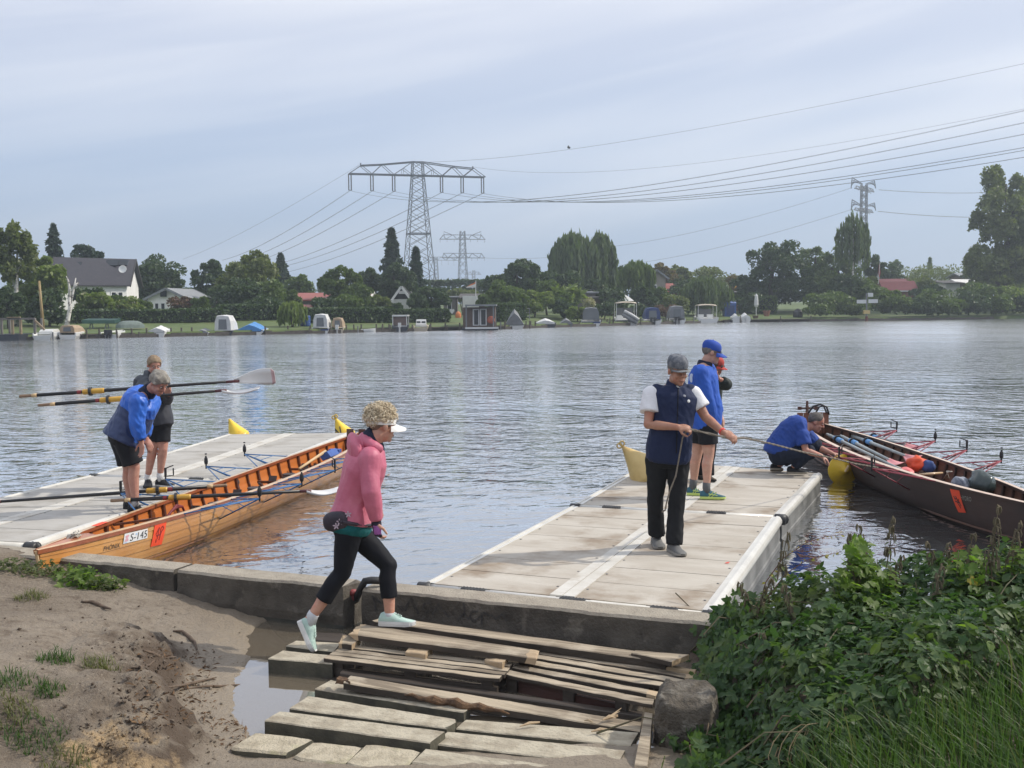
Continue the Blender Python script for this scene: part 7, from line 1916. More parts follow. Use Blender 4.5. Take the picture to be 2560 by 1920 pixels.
Q = corners(ZA, 1945, 2150, 830, 27, 6); house('garden_shed', 'second flat-roofed shed, at the foot of the tall olive tree', 'shed', Q, 1, zlev(ZA,2000,735,27), zlev(ZA,2000,712,27), 'f', M_GREYW, M_TILEL, over=.4)
Q = corners(ZB, 405, 668, 800, 22, 7); house('bungalow', 'bungalow with a red tin roof and white eaves, left part', 'bungalow', Q, 1, zlev(ZB,500,728,22), zlev(ZB,500,676,25), 'x', M_GREYW, M_REDROOF, wins=((.15,.3,.3,.7),(.55,.8,.3,.7)), over=.5, trim=M_WHITEW)
Q = corners(ZB, 690, 1025, 800, 23, 7); house('bungalow', 'right part of the red-roofed bungalow, mostly behind the rounded tree', 'bungalow', Q, 1, zlev(ZB,980,715,23), zlev(ZB,980,668,26), 'x', M_BROWNW, M_REDROOF, wins=((.85,.95,.1,.7),), over=.4, trim=M_WHITEW)
Q = corners(ZB, 470, 565, 830, 14, 2.5); house('garden_shed', 'tiny shed with a pink roof before the red-roofed bungalow', 'shed', Q, 1, zlev(ZB,520,805,14), zlev(ZB,520,780,15), 'x', M_BROWNW, M_REDROOF, over=.2)
Q = corners(ZB, 1258, 1402, 815, 21, 6); cot = house('cottage', 'small steep cottage with dark gable, white trim and white walls', 'cottage', Q, 1, zlev(ZB,1330,718,21), zlev(ZB,1330,618,21), 'y', M_WHITEW, M_DGREEN, wins=((.36,.62,.05,.72,'door'),), over=.45, gablem=M_DGREEN, trim=M_WHITEW)
mb = MB(); p = fpt(ZB(1330,660), 20.7); mb.box(p, Vector((.35,0,0)), Vector((0,.03,0)), Vector((0,0,.16))); part('attic_window', mb, M_WHITEW, cot)
mb = MB(); a, b = fpt(ZB(1400,702), 20.6), fpt(ZB(1456,712), 20.6); mb.prism([a, b, b+Vector((0,3,0)), a+Vector((0,3,0))], .10); part('porch_roof', mb, M_WHITEW, cot)
mb = MB(); a, b = fpt(ZB(1215,728), 20.8), fpt(ZB(1258,722), 20.8); mb.prism([a, b, b+Vector((0,3,0)), a+Vector((0,3,0))], .10); mb.prism([Vector((a.x+.1,a.y,a.z-.1)), Vector((b.x,b.y,b.z-.1)), Vector((b.x,b.y+3,b.z-.1)), Vector((a.x+.1,a.y+3,a.z-.1))], 3.2); part('side_shed', mb, M_WHITEW, cot)
Q = corners(ZB, 1690, 1800, 805, 24, 4); house('garden_shed', 'open pale shed between the round shrub and the brown shed', 'shed', Q, 1, zlev(ZB,1740,706,24), zlev(ZB,1740,700,24), 'f', M_GREYW, M_TILEL, wins=((.3,.65,.1,.8),), over=.3)
Q = corners(ZB, 1850, 2070, 810, 20, 5); bs = house('garden_shed', 'brown shed with a dark pitched roof behind the houseboat', 'shed', Q, 1, zlev(ZB,1950,712,20), zlev(ZB,1950,682,22), 'x', M_BROWNW, M_BITU, over=.35)
mb = MB(); p = fpt(ZB(1925,760), 19.8); mb.box(p, Vector((.9,0,0)), Vector((0,.05,0)), Vector((0,0,.9))); part('door', mb, M_WHITEW, bs)
Q = corners(ZB, 2080, 2300, 800, 22, 5); house('garden_shed', 'longer brown shed right of the flagpole', 'shed', Q, 1, zlev(ZB,2150,708,22), zlev(ZB,2150,677,24), 'x', M_BROWNW, M_BITU, wins=((.0,.16,.3,.85),), over=.35)
Q = corners(ZC, 690, 860, 720, 20, 4); house('garden_shed', 'grey lean-to with a sloping roof under the great willow', 'shed', Q, 1, zlev(ZC,700,668,20), zlev(ZC,850,645,22), 'f', M_GREYW, M_TILEL, over=.4)
Q = corners(ZC, 800, 1030, 790, 15, 4); house('garden_shed', 'low dark shed behind the cream-flowering tree', 'shed', Q, 1, zlev(ZC,900,712,15), zlev(ZC,900,700,16), 'f', M_BROWNW, M_BITU, over=.4)
Q = corners(ZC, 1310, 1465, 690, 30, 7); gh = house('garden_house', 'grey gabled house between the umbrella-shaped tree and the orange tree', 'house', Q, 1, zlev(ZC,1390,530,30), zlev(ZC,1390,472,30), 'y', mat('greige_render', (.34,.31,.27), (.28,.255,.22), scale=1.2, rough=.9), M_SLATE, wins=((.25,.52,.45,.80),(.58,.9,.35,.65)), over=.45, trim=M_TILEL)
Q = corners(ZC, 1505, 1720, 720, 26, 7); house('bungalow', 'house with a red tin roof left of the dome-shaped tree', 'bungalow', Q, 1, zlev(ZC,1600,655,26), zlev(ZC,1600,590,29), 'x', M_BRICK, M_REDROOF, over=.5, trim=M_WHITEW, wins=((.3,.6,.4,.8),))
mb = MB(); a, b = fpt(ZC(1490,690), 22), fpt(ZC(1632,690), 22); pg = thing('pergola', 'white-roofed terrace shelter in front of the red-roofed house', 'shelter', (a.x, a.y, fground(a)))
mb.prism([a, b, b+Vector((0,3,.1)), a+Vector((0,3,.1))], .14); part('roof', mb, M_WHITEW, pg)
for x in (a+Vector((.2,.2,0)), b+Vector((-.2,.2,0))):
 mb = MB(); mb.beam((x.x,x.y,fground(a)), (x.x,x.y,a.z-.1), .12, .12, up=(1,0,0)); part('post', mb, M_WHITEW, pg)
Q = corners(ZC, 1985, 2110, 780, 22, 4); house('garden_shed', 'red-walled shed right of the dome-shaped tree', 'shed', Q, 1, zlev(ZC,2040,668,22), zlev(ZC,2040,655,23), 'f', M_BRICK, M_BITU, wins=((.1,.4,.3,.8),), over=.3)
Q = corners(ZD, 1150, 1370, 1120, 20, 7)
FL, FR, BR, BL = Q; c = (FL+FR+BR+BL)/4; z0 = fground(c)-.1; zE, zK, zR = zlev(ZD,1260,1062,20), zlev(ZD,1260,1000,21), zlev(ZD,1260,978,23)
barn = thing('barn', 'barn with a dark red gambrel roof and brick walls', 'barn', (c.x, c.y, z0)); up_ = lambda p, z: Vector((p.x,p.y,z))
mb = MB()
for a, b in ((FL,FR),(FR,BR),(BR,BL),(BL,FL)): mb.add([up_(a,z0),up_(b,z0),up_(b,zE),up_(a,zE)], [(0,1,2,3)])
for a, b in ((FL,BL),(FR,BR)): mb.add([up_(a,zE),up_(a.lerp(b,.2),zK),up_(a.lerp(b,.5),zR),up_(a.lerp(b,.8),zK),up_(b,zE)], [(0,1,2,3,4)])
part('wall', mb, M_BRICK, barn); e = (FR-FL).normalized()*.5; n_ = (FL-BL).normalized()*.35
for q in ([up_(FL,zE-.1)-e+n_,up_(FR,zE-.1)+e+n_,up_(FR.lerp(BR,.2),zK)+e,up_(FL.lerp(BL,.2),zK)-e],[up_(FL.lerp(BL,.2),zK)-e,up_(FR.lerp(BR,.2),zK)+e,up_(FR.lerp(BR,.5),zR)+e,up_(FL.lerp(BL,.5),zR)-e],[up_(FL.lerp(BL,.5),zR)-e,up_(FR.lerp(BR,.5),zR)+e,up_(BR,zE)+e,up_(BL,zE)-e]):
 mb = MB(); mb.prism([p+Vector((0,0,.1)) for p in q], .1); part('roof', mb, M_BARNR, barn)
mb = MB(); mb.beam(up_(FL,zE-.12)-e+n_*1.1, up_(FR,zE-.12)+e+n_*1.1, .10, .16); part('gutter', mb, M_WHITEW, barn)
Q = corners(ZD, 1610, 1720, 1080, 22, 5); house('garden_shed', 'white shed with a sloping dark roof left of the poplar', 'shed', Q, 1, zlev(ZD,1620,1012,22), zlev(ZD,1700,990,24), 'f', M_WHITEW, M_BITU, over=.5)
Q = corners(ZD, 1715, 1850, 1080, 23, 5); house('garden_shed', 'glazed pale shed half behind the poplar', 'shed', Q, 1, zlev(ZD,1760,1010,23), zlev(ZD,1760,985,25), 'x', M_GREYW, M_WHITEW, wins=((.1,.45,.2,.9),(.5,.9,.2,.9)), over=.3)
Q = corners(ZD, 1745, 1900, 1000, 45, 6); house('garden_house', 'brown house high behind the poplar', 'house', Q, 1, zlev(ZD,1790,960,45), zlev(ZD,1790,935,48), 'x', M_BROWNW, M_TILEL, over=.5)
# --- boats along the far bank
M_GEL = mat('white_gelcoat', (.74,.74,.72), (.66,.66,.64), scale=2, rough=.3, coat=.3); M_NAVYH = mat('dark_hull', (.03,.034,.045), rough=.4); M_TARPW = mat('white_tarp', (.66,.66,.65), (.55,.55,.54), scale=3, rough=.7)
M_TAN = mat('tan_canvas', (.40,.30,.20), (.34,.25,.165), scale=3, rough=.8); M_GREYC = mat('grey_canvas', (.22,.23,.24), (.17,.175,.185), scale=3, rough=.8); M_BLUEC2 = mat('blue_canvas', (.03,.055,.17), (.025,.045,.14), scale=3, rough=.75); M_BTARP = mat('light_blue_tarp', (.07,.25,.55), (.055,.20,.47), scale=3, rough=.6); M_BEIGE = mat('beige_gelcoat', (.55,.47,.36), (.47,.40,.30), scale=2, rough=.5); M_CLEAR = mat('clear_vinyl', (.14,.15,.16), rough=.15)
GB = 'boats moored along the far bank'
def far_boat(label, Z, x, w, L=2.6, H=.62, hullm=M_GEL, side=0, top=None, motor=None, dy=-1.2, band=None, cat='boat', name='motorboat'):
 H *= .76; top = (top[0], top[1]*(.80 if Z is ZC else .77), top[2]) if top else None
 u, v = Z(x, 1000); y = fy(u, dy); B = w*abs(Z(1,0)[0]-Z(0,0)[0])*y/FPX; p = D(u, v, y); o = Vector((p.x, y, 0))
 d = Vector((0,1,0)); r = Vector((1,0,0))
 if side: d, r = Vector((side,.08,0)).normalized(), Vector((.08,-side,0)).normalized(); L, B = B, B/2.6; o = o-d*L/2
 root = thing(name, label, cat, o, GB); ln = L*(1 if side else B*.55+.4)
 if not side: ln = B*1.9+.6
 mb = MB(); rings = []; hw = lambda t: B/2*(1-max(0,(t-.35)/.65)**2.2)*.98+.02
 for i in range(11):
  t = i/10; c = o+d*ln*t; sh = H*(1+.30*t*t); w_ = hw(t)
  rings.append([c-r*w_+Vector((0,0,sh)), c-r*w_*.96+Vector((0,0,sh*.45)), c-r*w_*.72+Vector((0,0,-.12)), c+r*w_*.72+Vector((0,0,-.12)), c+r*w_*.96+Vector((0,0,sh*.45)), c+r*w_+Vector((0,0,sh)), c+r*w_*.9+Vector((0,0,sh+.03)), c+r*w_*.85+Vector((0,0,sh-.16)), c-r*w_*.85+Vector((0,0,sh-.16)), c-r*w_*.9+Vector((0,0,sh+.03))])
 mb.loft(rings); part('hull', mb, hullm, root, smooth=False)
 if band:
  mb = MB()
  for sg in (-1, 1): mb.prism([o+d*ln*t+r*sg*(hw(t)+.012)+Vector((0,0,H*.80*(1+.3*t*t))) for t in (0,.5,.9)]+[o+d*ln*t+r*sg*(hw(t)+.012)+Vector((0,0,H*.62*(1+.3*t*t))) for t in (.9,.5,0)], .0)
  mb.box(o-d*.012+Vector((0,0,H*.6)), r*B*.47, d*.004, Vector((0,0,H*.13))); part('hull_band', mb, band, root)
 P_ = lambda t, s, z: o+d*ln*t+r*B/2*s+Vector((0,0,z))
 kind, h, m = top if top else (None, 0, None)
 if kind == 'canopy':                       # framed canvas cover with clear panels
  mb = MB(); rings = []
  for t, k in ((.0,.96),(.06,1.0),(.42,1.0),(.62,.72),(.70,.05)):
   hh = H+(h-H)*k; w_ = .86
   rings.append([P_(t,-w_,H), P_(t,-w_*.95,H+(hh-H)*.6), P_(t,-w_*.72,H+(hh-H)*.95), P_(t,0,hh), P_(t,w_*.72,H+(hh-H)*.95), P_(t,w_*.95,H+(hh-H)*.6), P_(t,w_,H)])
  mb.loft(rings, smooth) if False else mb.loft(rings); cp_ = part('canopy', mb, m, root, smooth=False)
  mb = MB(); mb.add([P_(-.004,-.45,H+.10)-d*.01, P_(-.004,.45,H+.10)-d*.01, P_(0,.40,H+(h-H)*.72)-d*.012, P_(0,-.40,H+(h-H)*.72)-d*.012], [(0,1,2,3)]); part('window', mb, M_CLEAR, cp_)
 elif kind == 'tarp':
  mb = MB(); rings = []
  for i in range(9):
   t = i/8; hh = h*(1-.35*abs(t-.4)*1.6)+.05*math.sin(i*2.2); w_ = hw(min(t,.97))/(B/2)*1.04
   rings.append([P_(t,-w_,H*.72), P_(t,-w_*.9,H*1.02), P_(t,-w_*.4,H+(hh-H)*(.62+.1*math.sin(i*3.1))), P_(t,0.02*math.sin(i*4),hh), P_(t,w_*.4,H+(hh-H)*(.6+.1*math.cos(i*2.3))), P_(t,w_*.9,H*1.02), P_(t,w_,H*.72)])
  mb.loft(rings); part('tarp', mb, m, root, smooth=False)
 elif kind == 'cabin':
  mb = MB(); rings = []
  for t, w_ in ((.22,.80),(.30,.74),(.62,.66),(.80,.42)):
   hh = h if .25 < t < .7 else H+.12
   rings.append([P_(t,-w_,H-.1), P_(t,-w_*.88,hh), P_(t,w_*.88,hh), P_(t,w_,H-.1)])
  mb.loft(rings); cb = part('cabin', mb, m, root)
  for s0, s1 in ((-.62,-.08),(.08,.62)):
   mb = MB(); z0_, z1_ = H+(h-H)*.15, H+(h-H)*.72; mb.add([P_(.232,s0,z0_)-d*.03, P_(.232,s1,z0_)-d*.03, P_(.275,s1,z1_)-d*.04, P_(.275,s0,z1_)-d*.04], [(0,1,2,3)]); part('window', mb, M_GLASS, cb)
 elif kind == 'roof':                       # hard top on posts with a dark back panel
  mb = MB(); mb.prism([P_(-.02,-.95,h), P_(-.02,.95,h), P_(.6,.95,h), P_(.6,-.95,h)], .12); part('roof', mb, M_GEL, root)
  for t in (.02,.56):
   for s in (-.86,.86):
    mb = MB(); mb.beam(P_(t,s,H-.1), P_(t,s,h-.12), .07, .07, up=(1,0,0)); part('post', mb, M_GEL, root)
  mb = MB(); mb.add([P_(.03,-.84,H), P_(.03,.84,H), P_(.03,.84,h-.14), P_(.03,-.84,h-.14)], [(0,1,2,3)]); part('window', mb, m, root)
 elif kind == 'bimini':
  mb = MB(); rings = []
  for t in (.05,.2,.4,.5): rings.append([P_(t,s,h-.14*abs(s)**2-(.10 if t in (.05,.5) else 0)) for s in (-.85,-.4,0,.4,.85)]+[P_(t,s,h-.14*abs(s)**2-.05-(.10 if t in (.05,.5) else 0)) for s in (.85,.4,0,-.4,-.85)])
  mb.loft(rings); part('bimini', mb, m, root, smooth=True)
  for t in (.06,.48):
   for s in (-.85,.85):
    mb = MB(); mb.tube([P_(t,s,H-.1), P_(t,s*.98,h-.2)], .03, 5); part('pole', mb, M_GEL, root)
  mb = MB(); mb.add([P_(.5,-.75,H), P_(.5,.75,H), P_(.47,.68,H+(h-H)*.62), P_(.47,-.68,H+(h-H)*.62)], [(0,1,2,3)]); part('windscreen', mb, M_CLEAR, root)
  for s in (-.45,.4): mb = MB(); mb.box(P_(.30,s,H+.05), r*B*.13, d*.2, Vector((0,0,.28))); part('seat', mb, M_GEL, root)
 if motor:
  for s in ([0] if motor == 1 else (-.2,.2)):
   mb = MB(); q = P_(0,s,0)-d*.16; mm = M_GEL if motor == 1 else M_LOCK
   mb.box(q+Vector((0,0,H+.02)), r*.13, d*.16, Vector((0,0,.20))); mb.box(q+Vector((0,0,H*.3)), r*.06, d*.07, Vector((0,0,H*.5))); part('outboard_motor', mb, mm if motor != 'b' else M_LOCK, root)
 return root
F_ = far_boat
F_('small white cabin boat beside the raft frame',ZA,360,165,top=('cabin',.98,M_GEL))
F_('white motorboat with a tan canopy at the left, under the pollarded birch',ZA,580,150,top=('canopy',1.35,M_TAN))
F_('small open white motorboat with a dark outboard at the left',ZA,940,150,H=.55,motor='b')
F_('white boat under a tight white cover, left of the middle jetty',ZA,1350,140,top=('tarp',1.15,M_TARPW))
F_('low grey-covered boat beside the small jetty, left of the tall covered boat',ZA,1740,120,H=.35,top=('tarp',.78,M_GREYC))
F_('boat under a tall white cover',ZA,1925,165,hullm=M_NAVYH,H=.5,top=('canopy',2.15,M_TARPW))
F_('boat under a light blue tarpaulin',ZB,10,235,H=.5,top=('tarp',1.35,M_BTARP))
F_('white motorboat with a tall white canopy right of the small willow',ZB,625,145,top=('canopy',2.15,M_TARPW),band=M_BLUEC2)
F_('motorboat with a tan canopy and white outboard',ZB,772,105,hullm=M_BEIGE,top=('canopy',1.70,M_TAN),motor=1)
F_('low pale rowing boat lying at the bank left of the pontoon boat',ZB,1040,125,H=.32,side=1,hullm=M_GEL,name='rowing_boat')
F_('pontoon boat with a flat roof on posts and a reddish back panel',ZB,1312,140,H=.75,hullm=M_NAVYH,top=('roof',1.9,mat('reddish_panel', (.16,.11,.095), (.12,.085,.075), scale=3, rough=.7)),motor=1)
F_('white cabin boat with a split rear window left of the houseboat',ZB,1490,125,hullm=M_BEIGE,top=('cabin',1.35,M_GEL))
F_('boat under a grey peaked cover right of the houseboat',ZC,160,165,H=.6,top=('tarp',2.4,M_GREYC))
F_('speedboat with a white and brown cover and dark hull',ZC,430,180,H=.62,hullm=M_NAVYH,top=('tarp',1.15,M_TARPW))
F_('small grey boat with a grey cover left of the cabin cruiser',ZC,608,112,H=.5,hullm=M_GREYC,top=('tarp',1.15,M_GREYC))
F_('white cabin cruiser with a dark screened cockpit and blue stripe',ZC,822,168,H=.85,top=('canopy',2.45,M_CLEAR),band=M_BLUEC2)
fb = F_('white flybridge boat with an arched roof and a dinghy hung at its stern',ZC,1130,205,H=.95,top=('bimini',3.2,M_BEIGE),band=M_NAVYH)
F_('white motorboat with a dark blue canopy and two outboards',ZC,1355,155,H=.75,top=('canopy',2.35,M_BLUEC2),motor=2)
F_('white motorboat with a dark grey canopy and clear rear window',ZC,1565,150,H=.75,top=('canopy',2.55,M_GREYC),motor='b')
F_('white motorboat with a beige bimini, below the dome-shaped tree',ZC,1830,188,H=.85,top=('bimini',2.75,M_BEIGE))
F_('left of two small white boats beside the blue toilet cabin',ZC,2075,72,H=.75,top=('tarp',1.35,M_GEL))
F_('right of two small white boats, with a white outboard',ZC,2160,80,H=.80,top=('tarp',1.45,M_GEL),motor=1)
F_('black rubber boat low in the water beside the two small white boats',ZC,2005,80,H=.30,hullm=M_LOCK)
u, v = ZC(1160,880); yy = fy(u, -1.9); a, b = D(*ZC(1100,835), yy), D(*ZC(1225,910), yy); root = thing('dinghy', 'grey inflatable dinghy hanging across the stern of the flybridge boat', 'dinghy', a)
mb = MB(); s_ = Vector((.10,0,.17))
mb.tube([a+s_, a.lerp(b,.5)+s_*1.3, b+s_], .17, 8); part('tube', mb, M_TARPW, root, smooth=True)
mb = MB(); mb.tube([a-s_, a.lerp(b,.5)-s_*1.3, b-s_], .17, 8); part('tube', mb, M_GREYC, root, smooth=True)
mb = MB(); mb.add([a+s_, b+s_, b-s_, a-s_], [(0,1,2,3)]); part('floor', mb, M_GREYC, root)
u, v = ZB(2000,990); yy = fy(u, -2.2); pxm = FPX/yy; zv = lambda y_: D(u, ZB(0,y_)[1], yy).z; X = lambda x: D(ZB(x,0)[0], v, yy).x
hbt = thing('houseboat', 'small brown houseboat with a flat roof and white glass doors', 'houseboat', (X(2000), yy, 0), GB)
mb = MB(); mb.abox(X(1850), X(2160), yy-.4, yy+5, -.2, zv(968)); part('pontoon', mb, M_NAVYH, hbt)
mb = MB(); mb.abox(X(1880), X(2165), yy-.75, yy-.38, zv(974), zv(960)); part('foredeck', mb, M_GEL, hbt)
M_CLAD = mat('brown_cladding', (.15,.105,.08), (.11,.078,.06), scale=3, stretch=(5,5,1), rough=.8)
mb = MB(); mb.abox(X(1855), X(2135), yy+.9, yy+4.6, zv(966), zv(790)); part('wall', mb, M_CLAD, hbt)
mb = MB(); mb.abox(X(1880), X(2148), yy-.5, yy+4.8, zv(779), zv(765)); part('roof', mb, M_TILEL, hbt)
for x in (1888, 2122):
 mb = MB(); mb.beam((X(x), yy-.25, zv(966)), (X(x), yy-.25, zv(779)), .12, .12, up=(1,0,0)); part('post', mb, M_GREYC, hbt)
for x0, x1 in ((1940,1998),(2002,2062)):
 mb = MB(); mb.abox(X(x0), X(x1), yy+.82, yy+.88, zv(948), zv(802)); d_ = part('glass_door', mb, M_WFRAME, hbt); mb = MB(); mb.abox(X(x0+12), X(x1-10), yy+.79, yy+.825, zv(940), zv(812)); part('pane', mb, M_GLASS, d_)
mb = MB(); mb.ell((X(2098), yy+.7, zv(900)), (.36,0,0), (0,.12,0), (0,0,.36), 14, 8); solo('life_ring', mb, mat('dull_orange', (.42,.10,.05), rough=.6), 'orange life ring beside the glass doors of the houseboat', 'life ring', smooth=True)
# --- jetties, bank edge, posts
M_JET = mat('old_jetty_wood', (.115,.10,.085), (.07,.06,.05), scale=4, rough=.9)
mb = MB()
for x in np.arange(-45, 62, 1.0):
 a = Vector((x, float(edge_y(x))-.12, 0)); b = Vector((x+1.0, float(edge_y(x+1.0))-.12, 0)); h = .26+.05*math.sin(x*2.3)
 mb.beam(a+Vector((0,0,h*.5-.2)), b+Vector((0,0,h*.5-.2)), .12, h+.4)
solo('bank_edging', mb, M_JET, kind='structure')
def jetty(label, Z, x0, x1, y, w=1.2, dy=-1.0):
 u0, v0 = Z(x0, y); u1, _ = Z(x1, y); a = D(u0, v0, fy(u0, dy)); b = D(u1, v0, fy(u1, dy)); a.z = b.z = .34
 root = thing('jetty', label, 'jetty', (a.x, a.y, 0), 'small jetties on the far bank'); n = Vector((-(b-a).y, (b-a).x, 0)).normalized()*w; k = max(2, int((b-a).length/.5))
 mb = MB(); mb.prism([a, b, b+n, a+n], .10); part('deck', mb, M_JET, root)
 for i in range(3):
  p = a.lerp(b, i/2); mb = MB(); mb.tube([p+Vector((0,-.05,-.8)), p+Vector((0,-.05,.35))], .07, 6); part('post', mb, M_JET, root)
for lab, Z, x0, x1, y in (('jetty between the tan canopy boat and the small open boat',ZA,640,860,1030),('jetty left of the covered white boat',ZA,1010,1270,1030),('jetty left of the tall covered boat',ZA,1480,1660,1025),('jetty below the small weeping willow',ZB,150,540,1010),
 ('jetty between the tan canopy boat and the rowing boat',ZB,850,980,1000),('jetty left of the pontoon boat',ZB,1110,1220,990),('jetty left of the houseboat',ZB,1580,1830,980),('jetty right of the houseboat',ZC,0,80,970),('jetty between the grey boat and the speedboat',ZC,260,340,965),
 ('jetty left of the flybridge boat',ZC,910,1010,950),('jetty between the canopy boats',ZC,1450,1490,935),('long jetty in front of the small lawn on the right',ZD,105,575,1295)):
 jetty(lab, Z, x0, x1, y)
gp = 'mooring posts along the far bank'
PL = ['right of the small cabin boat by the raft frame','right of the small open white motorboat','left of the covered white boat','right of the blue tarpaulin boat','left of the tall white canopy','between the tall white canopy and the tan canopy','right of the tan canopy boat','left of the low pale rowing boat','left of the pontoon boat, taller of two','close beside the pontoon boat','right of the pontoon boat','right of the boat with the split rear window','between the split-window boat and the houseboat','at the right corner of the houseboat','left of the grey peaked cover, shorter of two','close beside the grey peaked cover','right of the grey peaked cover','left of the cabin cruiser','left of the flybridge boat, shorter of two','close beside the flybridge boat','between the flybridge boat and the blue canopy','left of the beige bimini boat','between the two small white boats']
for i, (Z, x, h) in enumerate([(ZA,455,.9),(ZA,1010,.8),(ZA,1200,.7),(ZB,150,.9),(ZB,530,.7),(ZB,710,1.0),(ZB,850,.8),(ZB,950,.9),(ZB,1160,.9),(ZB,1230,1.0),(ZB,1420,1.0),(ZB,1570,.9),(ZB,1720,.8),(ZB,2185,1.0),(ZC,40,1.1),(ZC,75,1.3),(ZC,290,1.2),(ZC,720,1.0),(ZC,985,1.4),(ZC,1015,1.6),(ZC,1250,1.2),(ZC,1710,1.1),(ZC,2110,1.3)]):
 u, v = Z(x, 980); p = D(u, v, fy(u, -1.6)); mb = MB(); mb.tube([(p.x,p.y,-.8),(p.x,p.y,h*.62)], .06, 6); solo('mooring_post', mb, M_JET if i % 7 else M_GREYC, ('weathered' if i % 7 else 'grey')+' mooring post '+PL[i], 'post', gp)
# --- things on the gardens
u, v = ZA(150,1000); yy = fy(u, -1.0); X = lambda x: D(ZA(x,0)[0], v, yy).x; zv = lambda y_: D(u, ZA(0,y_)[1], yy).z
M_NEWW = mat('new_timber', (.36,.27,.17), (.28,.21,.13), scale=4, rough=.85)
rf = thing('raft', 'raft with an open timber frame at the left edge', 'raft', (X(120), yy, 0)); mb = MB(); mb.abox(X(-60), X(175), yy-.3, yy+3.2, -.2, zv(1022)); part('pontoon', mb, M_NAVYH, rf)
for x in (-20, 10, 75, 105, 175, 205, 262, 295):
 mb = MB(); mb.abox(X(x)-.07, X(x)+.07, yy+(.05 if x in (10,105,175,295) else 1.9), yy+(.19 if x in (10,105,175,295) else 2.04), zv(1022), zv(885)); part('post', mb, M_NEWW if x in (105,175) else M_GREYW, rf)
for a, b in (((-60,888),(300,888)),((60,880),(175,878)),((300,905),(380,985))):
 mb = MB(); mb.beam((X(a[0]),yy+.1,zv(a[1])), (X(b[0]),yy+.1,zv(b[1])), .12, .14); part('beam', mb, M_NEWW if a[0] >= 0 else M_GREYW, rf)
mb = MB(); a, b = fpt(ZA(375,985), 1), fpt(ZA(338,560), 1); mb.tube([a, b], [.13,.09], 8); solo('mast', mb, mat('varnished_mast', (.34,.25,.11), (.27,.19,.08), scale=4, rough=.6), 'tall leaning yellow wooden mast by the raft', 'mast', smooth=True)
pb_ = thing('pollarded_birch', 'pollarded white birch trunk forked in two without leaves', 'tree', fpt(ZA(575,985), 2.5)); mb = MB(); q = lambda x, y: fpt(ZA(x, y), 2.5)
mb.tube([q(570,990), q(585,900), q(605,800), q(600,700)], [.24,.19,.16,.13], 8); part('trunk', mb, M_BIRCH, pb_, smooth=True)
for st in ([(600,720),(600,620),(590,560),(572,520)], [(605,760),(630,660),(645,590),(655,535)], [(640,620),(665,590),(680,575)]):
 mb = MB(); mb.tube([q(*p) for p in st], [.13-.032*i for i in range(len(st))], 7); part('branch', mb, M_BIRCH, pb_, smooth=True)
sw = thing('swing_seat', 'garden swing with a dark green canopy', 'swing seat', fpt(ZA(855,975), 5)); a, b = fpt(ZA(705,900), 5), fpt(ZA(990,900), 5)
mb = MB(); mb.prism([a, b, b+Vector((0,1.4,.12)), a+Vector((0,1.4,.12))], .28); part('canopy', mb, mat('dark_green_canvas', (.012,.055,.045), rough=.7), sw)
for x in (790, 925):
 for e in (-18, 18): mb = MB(); mb.tube([fpt(ZA(x,905), 5.5), fpt(ZA(x+e,975), 5.2)], .05, 5); part('leg', mb, M_GREYC, sw)
mb = MB(); a, b = fpt(ZA(1000,975), 4), fpt(ZA(1250,965), 4); rings = []
for i in range(9):
 t = i/8; c = a.lerp(b, t); w_ = .55*(1-abs(2*t-1)**2.5)+.05; z_ = fground(c); rings.append([Vector((c.x,c.y+w_*math.cos(x),z_+.12+.62*max(0,math.sin(x))*(1-abs(2*t-1)**4*.6))) for x in [math.pi*k/6 for k in range(7)]])
mb.loft(rings); solo('upturned_boat', mb, mat('faded_green_paint', (.16,.20,.18), (.12,.15,.14), scale=3, rough=.8), 'upturned greenish rowing boat on the lawn at the left', 'boat')
def barrel(label, Z, x, y, off, r, h, m):
 p = fpt(Z(x, y), off); p.z = fground(p); mb = MB(); mb.lathe([(r*.92,0),(r,.05*h),(r,.3*h),(r*1.05,.33*h),(r,.36*h),(r,.66*h),(r*1.05,.69*h),(r,.72*h),(r,.95*h),(r*.9,h)], p, 14); solo('barrel', mb, m, label, 'barrel', smooth=False)
M_BLUEP = mat('blue_plastic', (.025,.085,.30), (.02,.07,.25), scale=3, rough=.5)
barrel('blue plastic barrel on the lawn right of the small willow', ZB, 510, 955, 4, .32, .95, M_BLUEP); barrel('second darker blue barrel beside the small willow', ZB, 462, 955, 4.3, .3, .7, M_BLUEC2)
tp = fpt(ZC(2025,865), 7); tp.z = fground(tp); tl = thing('portable_toilet', 'blue portable toilet cabin beside the small white boats', 'toilet cabin', tp); zt_ = fpt(ZC(2025,752), 7).z
mb = MB(); mb.abox(tp.x-.72, tp.x+.72, tp.y, tp.y+1.4, tp.z, zt_); part('cabin', mb, M_BLUEP, tl); mb = MB(); mb.abox(tp.x-.5, tp.x+.5, tp.y-.04, tp.y-.003, tp.z+.15, zt_-.3); part('door', mb, M_BLUEC2, tl); mb = MB(); mb.lathe([(.95,0),(.7,.18),(.1,.28)], Vector((tp.x,tp.y+.7,zt_)), 4); part('roof', mb, M_BLUEP, tl)
